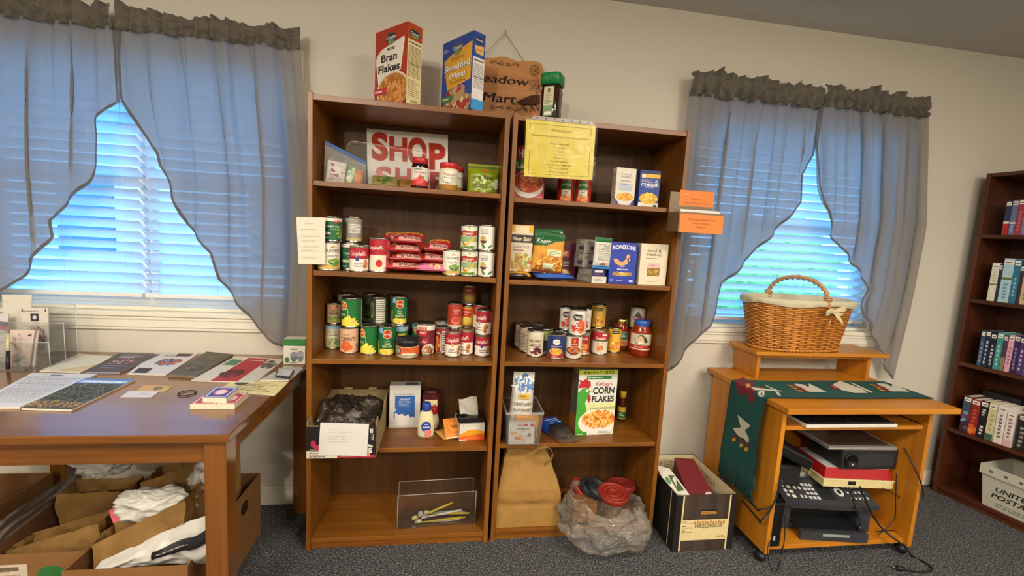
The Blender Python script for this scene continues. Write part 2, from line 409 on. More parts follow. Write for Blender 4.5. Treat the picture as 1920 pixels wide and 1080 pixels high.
xm1 = sum(OPEN[0])/2
blind(OPEN[0][0]+.022, xm1-.006, .982, 'white horizontal slat blind in the left half of the window above the brown table')
blind(xm1+.006, OPEN[0][1]-.022, .982, 'white horizontal slat blind in the right half of the window above the brown table')
blind(OPEN[1][0]+.022, OPEN[1][1]-.022, .965, 'white horizontal slat blind in the window behind the wicker basket')

# outside, seen through the slits
struct(MB().box(-14, 18, .2, 22, -.7, -.6, mat('#a6a8a0', .9, var=.15, bscale=4)).build('ground_outside'))
h = thing('building', 'pale sided house seen in slits through the blind of the left window', 'building', (-3.6, 7, -.6))
MB().box(-8, -1.4, 7, 12, -.6, 2.9, mat('#e9e7e2', .8)).build('wall', h)
MB().add([(-8.3, 6.6, 2.9), (-1.1, 6.6, 2.9), (-1.1, 12.4, 2.9), (-8.3, 12.4, 2.9), (-8.3, 9.5, 4.9), (-1.1, 9.5, 4.9)], [(0, 1, 5, 4), (2, 3, 4, 5), (1, 2, 5), (3, 0, 4), (3, 2, 1, 0)], mat('#5c5e62', .9)).build('roof', h)
for wx in (-6.4, -3.2): MB().box(wx, wx+.9, 6.96, 7.02, .6, 2.0, mat('#3c4a58', .2)).build('window', h)
for i, (x, y, r_, lb) in enumerate(((.2, 4.2, .9, 'round green bush outside, in slits between the bookcase and the left window'), (3.6, 6.0, 1.35, 'tall leafy green shrub outside the window behind the wicker basket'), (7.4, 6.6, 1.3, 'yellow-green shrub outside beyond the right window'))):
    _m = MB(); _m.blob((0, 0, r_*.9), (r_, r_, r_*1.15), mat(('#5f8f5a', '#7f9c4c', '#9aa84e')[i], .9, var=.5, bscale=9, bump=1), .35, 3, 40, 24, i+2)
    _o = _m.build('shrub', loc=(x, y, -.6))
    tag(_o, lb, 'shrub', 'shrubs outside the windows')

# ------------------------------------------------------------------ curtains
SHEER = cloth('grey_sheer_curtain', (.165, .15, .135, 1), (.23, .23, .235, 1), .06)
HEAD = cloth('grey_curtain_heading', (.135, .118, .093, 1), (.02, .02, .02, 1), .0)
HEM = cloth('grey_curtain_hem', (.12, .11, .1, 1), (.06, .06, .06, 1), .01)
def interp(pl, z):
    if z >= pl[0][1]: return pl[0][0]
    for (xa, za), (xb, zb) in zip(pl, pl[1:]):
        if za >= z >= zb: return xa+(xb-xa)*((za-z)/(za-zb) if za > zb else 0)
    return pl[-1][0]
def smooth_pl(pl):
    return pl
def curtain(label, outer, inner, ztop, zhead, seed, nf, dep=-.075):
    ox, ix = outer[0][0], inner[0][0]
    zbot = min(inner[-1][1], outer[-1][1])
    t = thing('curtain_panel', label, 'curtain', ((ox+ix)/2, -.02, zbot), 0, 'grey curtain panels')
    rnd = random.Random(seed); ph = [rnd.random()*6.28 for _ in range(6)]
    def fold(u, z):
        k = min(1, max(0, (ztop-z)/.5)); g = (ztop-z)/(ztop-zbot)
        a = .55*math.sin(2*PI*nf*u+ph[0]+.7*math.sin(3*u+ph[1]))+.3*math.sin(2*PI*nf*1.73*u+ph[2]+g*1.2)+.25*math.sin(2*PI*nf*.6*u+ph[3]-g*2)
        hi = (1-k)*.5*math.sin(2*PI*nf*3.1*u+ph[4])
        sharp = math.copysign(abs(a)**.75, a)
        return dep-(.021*(.55+.45*k))*(sharp+hi)+.006*noise.noise((u*6+seed, z*3, seed))*k
    NZ, NU = 70, 90
    def fn(u, v):
        z = zhead+(zbot-zhead)*v
        a, c = interp(outer, z), interp(inner, z); q = (c-a)*u/(ix-ox)
        lag = (.030*math.sin(2*PI*nf*q+ph[0]+1.9+.35*math.sin(z*2.3+ph[1]))*(.6+.6*noise.noise((q*5, seed, 2)))+.012*math.sin(2*PI*nf*1.7*q+ph[3]))*min(1, (1-u)*6)*min(1, u*8)*min(1, abs(c-a)/.3)*min(1, .35+(zhead-z)*3)
        return (a+(c-a)*u+lag, fold(q, z), z)
    MB().grid(fn, NU, NZ, SHEER).build('sheer_panel', t)
    # hem along the free edge
    def hem(u, v):
        z = zhead+(zbot-zhead)*v; a, c = interp(outer, z), interp(inner, z)
        s_ = .010 if c > a else -.010
        slope = abs(interp(inner, z-.01)-interp(inner, z+.01))/.02
        s_ *= min(2.2, math.sqrt(1+slope*slope))
        if abs(c-a) < abs(s_): s_ = (c-a)
        x = c-s_*(1-u); uu = (x-a)/(ix-ox)
        return (x, fold(max(0, min(1, uu)), z)-.002, z)
    MB().grid(hem, 2, NZ*2, HEM).build('hem', t)
    # gathered heading with ruffle
    def hd(u, v):
        x = ox+(ix-ox)*u; rz = ztop-.035
        top = ztop+.03*noise.noise((u*7+seed*3, 1.3, 0))+.014*noise.noise((u*23, seed, 0))
        bot = zhead-.012+.008*noise.noise((u*6, seed*2, 3))
        z = bot+(top-bot)*v
        g = math.sin(2*PI*nf*2.4*u+ph[2]+1.5*noise.noise((u*8, seed, 9)))+.6*math.sin(2*PI*nf*4.7*u+ph[4])
        p_ = abs(z-rz)/.06
        y = dep-.012-.013*g*(.25+min(1.3, p_))-.014*max(0, (.5-abs(v-.62))*2)-.02*noise.noise((u*12, v*5, seed))
        return (x, y, z)
    MB().grid(hd, 160, 14, HEAD).build('heading', t)
    return t
def seam(u): pass
oL = [(-.102, 2.16), (-.105, 2.07), (-.06, 1.5), (-.062, 1.2), (-.075, .82), (-.085, .76)]
iLr = [(-.778, 2.16), (-.785, 1.95), (-.782, 1.80), (-.721, 1.684), (-.669, 1.60), (-.66, 1.55), (-.617, 1.479), (-.61, 1.42), (-.567, 1.317), (-.466, 1.199), (-.44, 1.085), (-.40, 1.03), (-.321, .926), (-.245, .832), (-.15, .77), (-.086, .76)]
curtain('grey sheer curtain swagged toward the bookcase, right panel over the brown table', oL, iLr, 2.15, 2.075, 3, 5)
oLl = [(-1.50, 2.16), (-1.53, 1.5), (-1.52, 1.0), (-1.5, .9)]
iLl = [(-.80, 2.16), (-.795, 1.9), (-.79, 1.79), (-.838, 1.752), (-.885, 1.715), (-.876, 1.66), (-.884, 1.53), (-.917, 1.467), (-.968, 1.4), (-1.049, 1.318), (-1.07, 1.30), (-1.062, 1.234), (-1.104, 1.166), (-1.176, 1.065), (-1.255, 1.0), (-1.4, .92), (-1.5, .9)]
curtain('grey sheer curtain at the left end of the photo, over the brochure stand', oLl, iLl, 2.15, 2.075, 8, 5)
oRl = [(1.645, 2.16), (1.64, 1.6), (1.63, 1.1), (1.61, .8), (1.60, .60)]
iRl = [(2.341, 2.16), (2.348, 1.84), (2.29, 1.735), (2.308, 1.604), (2.262, 1.542), (2.098, 1.355), (1.93, 1.165), (1.912, 1.088), (1.912, 1.016), (1.876, .946), (1.784, .847), (1.674, .702), (1.605, .60)]
curtain('grey sheer curtain beside the orange envelope box, left panel behind the wicker basket', oRl, iRl, 2.165, 2.07, 5, 5)
oRr = [(2.955, 2.18), (3.0, 1.9), (3.05, 1.536), (3.045, 1.182), (3.0, .70), (2.995, .68)]
iRr = [(2.352, 2.16), (2.341, 1.889), (2.389, 1.69), (2.452, 1.563), (2.488, 1.456), (2.625, 1.327), (2.777, 1.177), (2.742, 1.095), (2.771, 1.02), (2.859, .896), (2.941, .772), (2.99, .68)]
curtain('grey sheer curtain nearest the dark book-filled bookcase, right panel behind the wicker basket', oRr, iRr, 2.18, 2.085, 11, 5)

# ------------------------------------------------------------------ bookcases
def wset(nm, d, l, rough, sc=1.0, coat=0, spec=.5): return {a: wood(nm, d, l, a, rough, sc, coat, spec) for a in 'xyz'}
WAL = wset('walnut_laminate', '#653a0e', '#8c561a', .36)
WBK = wset('walnut_back_board', '#41270f', '#5e3c1a', .5, 1.0, 0, .3)
BX, BW, BG, BH, PT = 0.0, .757, .0145, 1.83, .019
YF1, YF2, YBK = -.342, -.333, -.016
SH = [.05, .44, .818, 1.169, 1.512]           # shelf tops
def bookcase(label, x0, yf, zs):
    x1 = x0+BW
    t = thing('bookcase', label, 'bookcase', ((x0+x1)/2, yf, 0), 0, 'brown food pantry bookcases')
    for a in (x0, x1-PT): MB().box(a, a+PT, yf, YBK, .001, BH, WAL['z']).build('side_panel', t, bevel=.0012)
    MB().box(x0+PT, x1-PT, yf+.003, YBK, BH-.0265, BH-.006, WAL['x']).build('top_panel', t, bevel=.0012)
    MB().box(x0+PT, x1-PT, YBK-.006, YBK, .03, BH-.0265, WBK['z']).build('back_panel', t)
    MB().box(x0+PT, x1-PT, yf+.012, yf+.026, .001, .03, WAL['x']).build('toe_kick', t)
    for i, z in enumerate(zs):
        f = yf+(.004 if i in (0, 2) else .01)
        MB().box(x0+PT+.0004, x1-PT-.0004, f, YBK-.0065, z-.019, z, WAL['x']).build('shelf', t, bevel=.0012)
        if i in (1, 3, 4): 
            for xx, dx in ((x0+PT, .004), (x1-PT-.004, .004)):
                MB().box(xx, xx+dx, yf+.045, yf+.051, z-.026, z-.0195, mat('#b8a890', .3, 1)).build('shelf_pin', t)
    return t
bookcase('brown laminate bookcase beside the table, holding the red SHOP sign and soup cans', BX, YF1, SH)
X2 = BX+BW+BG
bookcase('brown laminate bookcase with the yellow notice hanging from its top', X2, YF2, [.05, .447, .816, 1.165, 1.503])
SR = [.05, .447, .816, 1.165, 1.503]

# dark bookcase on the right, standing at an angle to the back wall
DRK = wset('dark_cherry_laminate', '#3a1a0c', '#5a2c14', .4)
RB = Vector((3.41, -.064, 0)); RA = .15; RLEN, RDEP, RH = .92, .29, 1.83
t = thing('bookcase', 'dark cherry bookcase full of novels along the right side', 'bookcase', RB, RA)
for y in (-PT, -RLEN): MB().box(0, RDEP, y, y+PT, .001, RH, DRK['z']).build('side_panel', t, world=False, bevel=.0012)
MB().box(.002, RDEP, -RLEN+PT, -PT, RH-.02, RH-.001, DRK['y']).build('top_panel', t, world=False, bevel=.0012)
MB().box(RDEP-.008, RDEP-.002, -RLEN+PT, -PT, .03, RH-.02, DRK['z']).build('back_panel', t, world=False)
MB().box(.012, .026, -RLEN+PT, -PT, .001, .03, DRK['y']).build('toe_kick', t, world=False)
RS = [.05, .40, .786, 1.146, 1.5]
for z in RS: MB().box(.004, RDEP-.0085, -RLEN+PT+.0005, -PT-.0005, z-.02, z, DRK['y']).build('shelf', t, world=False, bevel=.0012)
RM = Matrix.Translation(RB) @ Matrix.Rotation(RA, 4, 'Z')
def rb_t(px, z, xin):
    lo, hi = 0., 2.
    for _ in range(40):
        m = (lo+hi)/2
        if proj(RM @ Vector((xin, -m, z)))[0] < px: lo = m
        else: hi = m
    return lo
def book(z, px0, px1, h, d, col, label, xin=.012, marks=(), group='novels on the dark bookcase', sticker=True, lean=0):
    t0 = rb_t(px0, z, xin); w = max(.008, rb_t(px1, z, xin)-t0-.001)
    m = mat(col, .45)
    o = thing('book', label, 'book', RM @ Vector((xin, -t0-w/2, z+.0005)), RA, group)
    c = MB(); e_ = .0022
    # cover: spine + two boards
    c.box(0, .003, -w/2, w/2, 0, h, m); c.box(.003, d, w/2-e_, w/2, 0, h, m); c.box(.003, d, -w/2, -w/2+e_, 0, h, m)
    p = Print(c, lambda u, v, o_: (-o_, -u, v), w, h)
    for k in marks:
        if k[0] == 'band': p.r(-.5, k[1], .5, k[2], k[3])
        elif k[0] == 'txt': p.t(k[1], 0, k[2], k[3], k[4], None, .01, rot=-PI/2)
        elif k[0] == 'pic': p.b(0, k[1], .4, k[2], k[3], 14, .045, int(px0))
        elif k[0] == 'lines':
            rnd = random.Random(int(px0))
            for q in range(int(k[3])):
                v0 = k[1]+(k[2]-k[1])*(q+.1)/k[3]; p.r(-.22+.1*rnd.random(), v0, .12+.15*rnd.random(), v0+(k[2]-k[1])/k[3]*.62, k[4])
    if sticker: p.r(-.42, .86, .42, .965, '#e8e4da'); p.r(-.3, .895, .3, .92, '#4a4a4a')
    c.build('cover', o, world=False, bevel=.0008)
    MB().box(.0031, d-.004, -w/2+e_, w/2-e_, .002, h-.003, mat('#e6dcc4', .9)).build('pages', o, world=False)
    return o
ROWS = [
 (1.5, [(1877, 1888, .178, '#2a3450', 'navy and red paperback at the window end of the top shelf of books', [('band', 0, .33, '#b02a2c'), ('band', .33, .4, '#d8cfc0')]),
        (1888.5, 1900, .18, '#6a6c92', 'grey-violet paperback second from the window end of the top book shelf', [('band', .32, .37, '#d8d2cc'), ('lines', .06, .28, 4, '#b0b4d0')]),
        (1900.5, 1912, .183, '#a03448', 'crimson paperback third from the window end of the top book shelf', [('lines', .1, .7, 6, '#b0707a')]),
        (1912.5, 1927, .185, '#80809c', 'lavender-grey paperback at the frame edge of the top book shelf', [('band', .55, 1, '#8c2f44')])]),
 (1.146, [(1849, 1863, .205, '#d9d8c4', 'pale cream paperback at the window end of the second book shelf', [('band', .42, .46, '#6e7a2c'), ('lines', .5, .8, 4, '#b8b8a6')]),
        (1863.5, 1869, .2, '#23303e', 'thin dark navy paperback pressed between cream and light blue books', []),
        (1869.5, 1889, .232, '#a9c9d6', 'large light blue book standing tallest on the second book shelf', [('band', .52, .57, '#5f6a2e'), ('lines', .08, .45, 5, '#6e96aa')]),
        (1889.5, 1902, .23, '#2f6f8e', 'teal blue book to the right of the large light blue book', [('lines', .15, .6, 5, '#7fb4c8')]),
        (1902.5, 1909, .2, '#3a2d33', 'thin dark brown book before the tan one on the second shelf', []),
        (1909.5, 1928, .235, '#cbb08a', 'tan book at the frame edge of the second book shelf', [('lines', .1, .7, 7, '#8e7048')])]),
 (.786, [(1830, 1838, .195, '#34506e', 'slim steel blue paperback at the window end of the third book shelf', [('lines', .1, .7, 5, '#8aa0b8')]),
        (1838.5, 1848, .2, '#1d2740', 'navy paperback second from the window end of the third book shelf', [('lines', .08, .75, 6, '#b8c4d8')]),
        (1848.5, 1859, .19, '#15192a', 'blue-black paperback third from the window end of the third book shelf', [('lines', .08, .7, 6, '#b8bcc8')]),
        (1859.5, 1871, .2, '#3f8f8c', 'teal green paperback beside the blue-black one', [('lines', .1, .7, 5, '#8cc8c4')]),
        (1872, 1880, .19, '#4a3a48', 'dark plum paperback with tan foot between teal and pink books', [('band', 0, .38, '#8c7a62')]),
        (1880.5, 1891, .195, '#d8a0b2', 'pink paperback on the third book shelf', [('lines', .2, .7, 5, '#a86880')]),
        (1891.5, 1902, .2, '#33244a', 'dark purple paperback right of the pink one', [('lines', .1, .7, 6, '#8a78a8')]),
        (1902.5, 1914, .195, '#4a3468', 'violet paperback two to the right of the pink one', [('lines', .1, .7, 5, '#b8a8cc')]),
        (1914.5, 1928, .19, '#5a4678', 'light violet paperback at the frame edge of the third book shelf', [('lines', .1, .7, 5, '#c8bcd8')])]),
 (.40, [(1797, 1812, .205, '#3a2030', 'dark paperback with blue and purple art at the window end of the fourth shelf', [('band', .5, .85, '#3a4a52'), ('pic', .3, .25, ['#5a4a8a', '#7a2a3a', '#6aa0a8'])]),
        (1812.5, 1828, .2, '#8e2420', 'red and orange paperback on the fourth book shelf', [('pic', .15, .12, ['#e08a2a', '#d85a1e']), ('lines', .35, .75, 4, '#c84a3a')]),
        (1829, 1843, .205, '#15151a', 'black paperback with white lettering on the fourth book shelf', [('lines', .08, .35, 3, '#d8d4cc'), ('lines', .6, .8, 3, '#c8c4bc')]),
        (1844, 1859, .205, '#cfc49a', 'cream paperback shading to green at the foot', [('band', 0, .18, '#3f5f48'), ('lines', .25, .75, 4, '#a8a078')]),
        (1860, 1877, .205, '#dcd6cb', 'white paperback with black script on its spine', [('lines', .15, .8, 7, '#6a645e')]),
        (1878, 1894, .185, '#e0d2cc', 'shorter white and pink paperback on the fourth book shelf', [('band', 0, .2, '#d8a8b4'), ('lines', .25, .85, 6, '#8a6a70')]),
        (1900, 1918, .19, '#23201e', 'black-brown paperback at the frame edge of the fourth book shelf', [('lines', .1, .7, 5, '#8a847a')])])]
for z, bs in ROWS:
    for px0, px1, h, cl, lb, mk in bs: book(z, px0, px1, h, .11 if h < .2 else .14, cl, lb, marks=mk)
for k, (y0, y1, zz, cl, lb) in enumerate(((-.06, -.22, .4005, '#2a2624', 'dark grey book lying flat behind the fourth row of novels'), (-.24, -.40, .4005, '#4a4438', 'olive brown book lying flat behind the white novels'),)):
    c = MB(); h0 = .225
    c.box(.175, .275, y1, y0, 0, h0, mat(cl, .6)); o = c.build('book', loc=RM @ Vector((0, 0, zz)), rot=(0, 0, RA)); tag(o, lb.replace('lying flat', 'standing'), 'book', 'novels on the dark bookcase')

# postal tub on the bottom shelf
PL = mat('#b9b6a6', .55, var=.05)
t = thing('mail_tub', 'off-white corrugated plastic mail tub with black postal lettering on the lowest shelf', 'mail tub', RM @ Vector((.015, -.15, .0505)), RA)
y0 = -(rb_t(1843, .06, .02)-.15); L = .42; D = .235; H = .225; f = .02
b = MB(); th = .004
def ring(z, g): return [(-g, y0+g, z), (-g, y0-L-g, z), (D+g, y0-L-g, z), (D+g, y0+g, z)]
o0, o1 = ring(0, 0), ring(H, f); i0, i1 = ring(th, -th), ring(H, f-th)
b.add(o0+o1+i0+i1, [(0, 3, 2, 1)]+[(k, (k+1) % 4, (k+1) % 4+4, k+4) for k in range(4)]+[(8, 9, 10, 11)]+[(8+(k+1) % 4, 8+k, 12+k, 12+(k+1) % 4) for k in range(4)]+[(4+k, 4+(k+1) % 4, 12+(k+1) % 4, 12+k) for k in range(4)], PL)
pr = Print(b, lambda u, v, o: (-f*(v/H)-o, y0-u, v), 1, 1)
pr.t('UNITED STATES', .045, .112, .026, '#1c1c1e', .30, .025, .2, align='l'); pr.t('POSTAL SERVICE', .03, .074, .026, '#1c1c1e', .33, .025, .2, align='l')
pr.l(.05, .015, .3, .04, 2, '#77756a')
b.build('body', t, world=False)
b = MB(); 
def rim(z0, z1, g): 
    a_, b_ = ring(z0, g), ring(z1, g); b.add(a_+b_, [(k, (k+1) % 4, (k+1) % 4+4, k+4) for k in range(4)], PL)
rim(H-.05, H, f+.004); rim(H-.0505, H-.05, f+.0045)
for k in range(7): b.lathe([(0.0, 0), (.007, 0)], mat('#3a382f', .6), 8, c=(0, 0, 0)) if False else b.box(-f-.0052, -f-.0042, y0-.03-k*.058, y0-.016-k*.058, H-.032, H-.02, mat('#57544a', .6))
b.build('rim', t, world=False)
# ------------------------------------------------------------------ food cans
STEEL = mat('#b4b0a6', .28, 1, var=.08)
STEELD = mat('#8f8b82', .35, 1, var=.1)
CANM = {}
def can_profile(r, h):
    p = [(0, .004), (r*.86, .004), (r*.9, .0), (r*.985, .0), (r, .0018), (r, .004), (r*.975, .0058)]
    z = .0058
    p += [(r*.975, h-.0058), (r, h-.004), (r, h-.0014), (r*.985, h), (r*.93, h-.0002), (r*.90, h-.0038), (r*.78, h-.0042), (r*.75, h-.0034), (r*.55, h-.0036), (r*.52, h-.0044), (0, h-.0044)]
    return p
def food_can(label, design, x, y, z, r, h, rot=0, group='food cans on the shelves', cat='can', ring=False):
    k = ('m', round(r, 4), round(h, 4))
    if k not in CANM:
        m = MB(); m.lathe(can_profile(r, h), STEEL, 32); CANM[k] = m.mesh('can_body')
    o = link('food_can', CANM[k], None, (x, y, z+.0006), (0, 0, face_cam(x, y)+rot)); tag(o, label, cat, group)
    k = (design.__name__, round(r, 4), round(h, 4))
    if k not in CANM:
        m = MB(); z0, z1 = .0062, h-.0062; R = r*.982
        f = lambda u, v, o_: ((R+o_)*math.sin(u/R), -(R+o_)*math.cos(u/R), z0+v)
        p = Print(m, f, R, z1-z0, 1)
        n = 40
        m.base = None
        design(p, m, R, z0, z1)
        CANM[k] = m.mesh('label')
    link('label', CANM[k], o)
    return dict(x=x, y=y, z=z, r=r, h=h, top=z+h+.0006, o=o)
def wrap(p, m, R, z0, z1, col):
    m.lathe([(R, z0), (R, z1)], mat(col, .4), 40, smooth=True)
PLACED = []
def settle(x, y, z, r, h):
    """keep a can inside its compartment and clear of the cans already on the shelf"""
    x0 = BX if x < X2-.007 else X2
    for _ in range(40):
        for (a, b_, c, q, hh) in PLACED:
            if min(z+h, c+hh)-max(z, c) < .002: continue
            d = math.hypot(x-a, y-b_); gap = r+q+.0012-d
            if gap > 0: x += (x-a)/d*gap; y += (y-b_)/d*gap
        x = min(max(x, x0+PT+r+.001), x0+BW-PT-r-.001); y = min(y, YBK-.0075-r)
    PLACED.append((x, y, z, r, h)); return x, y
def canpx(label, design, l, r_, b_, t_, z=None, on=None, rot=0, dx=0, dy=0, at=None, h=None, r=None, yf=None, **k):
    """can whose outline in the photo spans columns l..r_, front foot at row b_, front rim at row t_"""
    c = (l+r_)/2
    if on: 
        x, y, z = on['x']+dx, on['y']+dy, on['top']
        r = r or (r_-l)/2*depth((x, y, z))/FPX
        back = Vector((x-CAM.x, y-CAM.y, 0)).normalized(); B = Vector((x, y, z))-back*r
    elif at:
        x, y = at; r = r or (r_-l)/2*depth((x, y, z))/FPX
        back = Vector((x-CAM.x, y-CAM.y, 0)).normalized(); B = Vector((x, y, z))-back*r
    else:
        B = P(c, b_, z=z) if yf is None else P(c, b_, y=yf)
        B.z = z; back = Vector((B.x-CAM.x, B.y-CAM.y, 0)).normalized()
        r = r or (r_-l)/2*(depth(B)+.035)/FPX; x, y = (B+back*r).x, (B+back*r).y
    h = h or height_at(B, t_)
    x, y = settle(x, y, z, r, h)
    return food_can(label, design, x, y, z, r, h, rot, **k)

G_, R_, Wt, K_, Y_, NV = '#1f6b35', '#b3202c', '#e9e2d2', '#1b1b1d', '#e8b72a', '#1f2f6e'
GREEN_VEG = ['#7da33a', '#5c8a2c', '#a4bf52', '#3f6b25']; CORN = ['#f0c93a', '#e2ae22', '#f7dc6a']; ORNG = ['#d9772a', '#e59a44', '#c45a1e']; BRN = ['#8a4a22', '#a8622e', '#6d3516']
def d_campbell(p, m, R, a, b):
    wrap(p, m, R, a, b, Wt); p.r(-3.14, .52, 3.14, 1, '#a81a2a'); p.t("Campbell's", 0, .74, .2, '#f0e8da', 1.75, .01, .35)
    p.e(0, .5, .15, .085, '#b58a3c'); p.e(0, .5, .1, .055, '#d8b868'); p.t('Golden', -.1, .3, .075, '#33201c', .75, .01); p.t('Mushroom', 0, .19, .075, '#33201c', 1.0, .01)
    p.b(.85, .25, .22, .16, ['#b8722c', '#8c4d1c', '#d8a45c'], 16, .06, 3); p.r(1.6, 0, 2.8, .98, '#efe6d6'); p.l(1.65, .05, 2.7, .95, 9, '#7a2a2c')
def d_campveg(p, m, R, a, b):
    wrap(p, m, R, a, b, Wt); p.r(-3.14, .5, 3.14, 1, '#ad1c2c'); p.t("Campbell's", -.15, .75, .2, '#f0e8da', 1.75, .01, .35)
    p.e(-.2, .5, .2, .1, '#2a3a8c'); p.t('Vegetable', -.05, .3, .07, '#2c2a4a', .95, .01); p.t('Vegetarian', -.05, .2, .07, '#2c2a4a', 1.0, .01)
    p.b(.75, .27, .2, .14, ['#c05a2c', '#d8a05c', '#6a8a3a'], 14, .07, 5); p.l(1.6, .05, 2.7, .9, 8, '#7a2a2c')
def d_camptomato(p, m, R, a, b):
    wrap(p, m, R, a, b, '#e8dcc4'); p.r(-3.14, .5, .75, 1, '#ac1826'); p.t("Campbell's", -.45, .74, .12, '#f0e8da', 1.7, .01, .35)
    p.e(.05, .24, .32, .12, '#c41f1c', 20); p.e(.05, .33, .12, .03, '#9c1a1a'); p.p([(-.05, .36), (.05, .33), (.16, .37), (.07, .345)], '#3f6b2c')
    p.r(.75, .0, 2.6, 1, '#b8222e'); p.l(.85, .4, 2.4, .95, 10, '#eadccc'); p.l(.85, .05, 2.4, .35, 5, '#eadccc')
def d_soupback(p, m, R, a, b):
    wrap(p, m, R, a, b, '#e6dccb'); p.r(-3.14, .58, 3.14, 1, '#a81c30'); p.l(-.8, .62, .6, .95, 5, '#e8d6cc'); p.r(-.55, .06, .75, .52, '#f2eee2'); p.l(-.5, .08, .7, .5, 8, '#55504a'); p.r(.85, 0, 1.6, 1, '#b6223a')
def d_peas(p, m, R, a, b):
    wrap(p, m, R, a, b, '#1a6138'); p.r(-3.14, .86, 3.14, 1, '#e8e2d0'); p.r(.25, .8, .85, .93, '#c8303a'); p.t('SWEET PEAS', .2, .62, .085, '#f2ecd8', 1.5, .012)
    p.t('with love', .15, .5, .05, '#e2dcc0', .7); p.r(-.85, .26, -.1, .36, '#d8d4b4'); p.b(.9, .3, .38, .25, ['#6fa03c', '#8fba4c', '#557f2a'], 34, .045, 2); p.b(-.9, .68, .4, .18, ['#2f7a46', '#3f8a4c'], 20, .04, 4)
    p.l(-.8, .06, 0, .14, 1, '#cfe0c0')
def d_duchess(p, m, R, a, b):
    wrap(p, m, R, a, b, '#e9e4d4'); p.r(-3.14, 0, 3.14, .2, '#cfae62'); p.p([(-.22, .83), (-.16, .91), (-.08, .86), (0, .94), (.08, .86), (.16, .91), (.22, .83)], '#c6a24c')
    p.t('DUCHESS', 0, .72, .11, '#1f2420', 1.5, .012); p.t('Green Peas', .05, .53, .09, '#4a5a4c', 1.1, 0, .3); p.b(.2, .3, .62, .14, GREEN_VEG, 60, .04, 7); p.r(-.3, .2, .1, .26, '#2c4a3a')
def d_stokely(p, m, R, a, b):
    wrap(p, m, R, a, b, '#dfe2c8'); p.r(-3.14, .32, 3.14, .56, '#8fb07a'); p.p([(-1.3, .56), (-.5, .6), (.4, .56), (1.3, .62), (1.3, .84), (.4, .78), (-.5, .83), (-1.3, .78)], '#a82420')
    p.t("Stokely's", -.05, .69, .13, '#efe2c4', 1.45, .012, .2); p.p([(-.6, .12), (-.3, .1), (1.0, .48), (.95, .56), (.7, .52)], '#e2b23a'); p.b(-.45, .22, .22, .08, ['#b8502a', '#d87a3a'], 10, .05, 2); p.b(0, .07, 1.0, .06, GREEN_VEG, 50, .035, 9)
    p.e(.1, .93, .12, .04, '#b89a3c')
def d_bbbeans(p, m, R, a, b):
    wrap(p, m, R, a, b, '#ece8dc'); p.t('bowl & basket', -.1, .86, .045, '#55504a', .8); p.t('WHOLE KERNEL', -.1, .75, .05, '#3a3a48', .9, .012); p.t('GREEN BEANS', -.1, .68, .05, '#3a3a48', .9, .012)
    p.b(-.25, .47, .3, .09, ['#b8923c', '#cfae58'], 20, .04, 3); p.e(-.25, .38, .42, .14, '#5a2f1c', 16, PI, 2*PI); p.p([(-.5, .2), (-.2, .02), (.1, .06), (-.25, .24)], '#3f7a42'); p.p([(.3, .1), (.85, .22), (.9, .16), (.4, .03)], '#3f7a42')
    p.l(1.1, .3, 2.2, .95, 9, '#8a8478')
def d_nutri(p, m, R, a, b):
    wrap(p, m, R, a, b, '#2c3a22'); p.r(-.35, .02, .75, .97, '#d6d0c0'); p.l(-.3, .05, .7, .92, 11, '#3a3a34', full=True); p.e(-.9, .5, .28, .35, '#8a8a58'); p.e(-.9, .5, .2, .26, '#3c4426')
def d_greynutri(p, m, R, a, b):
    wrap(p, m, R, a, b, '#9a968a'); p.r(-.6, .35, .9, .75, '#dcd8cc'); p.l(-.5, .38, .8, .72, 5, '#6a665c'); p.r(-3.14, .0, 3.14, .12, '#c8b87a')
def d_corn(p, m, R, a, b):
    wrap(p, m, R, a, b, '#14663a'); p.r(-1.15, .8, -.55, 1, '#7fb0d0'); p.p([(-.55, .8), (-.4, .9), (0, .95), (.4, .9), (.55, .8), (.5, .66), (0, .58), (-.5, .66)], '#e6c26a'); p.p([(-.48, .8), (-.35, .88), (0, .925), (.35, .88), (.48, .8), (.44, .675), (0, .605), (-.44, .675)], '#b5202a')
    p.t('Del Monte', 0, .77, .085, '#f2e4c4', .8, .015); p.t('Fresh Cut', 0, .5, .06, '#eae6cf', .6, 0, .25); p.t('WHOLE', 0, .4, .07, '#eadf9c', .62, .015); p.t('KERNEL CORN', 0, .3, .075, '#eadf9c', 1.1, .015)
    p.p([(-1.0, .06), (-.6, 0), (.7, 0), (1.0, .1), (.6, .2), (.2, .17), (-.4, .22), (-.9, .16)], '#f0cf3a'); p.b(0, .1, .75, .08, CORN, 40, .035, 3); p.p([(-1.25, .5), (-1.05, .5), (-1.05, .02), (-1.25, .1)], '#e2c23c')
    p.r(.75, .02, .8, .62, '#cfe0a8')
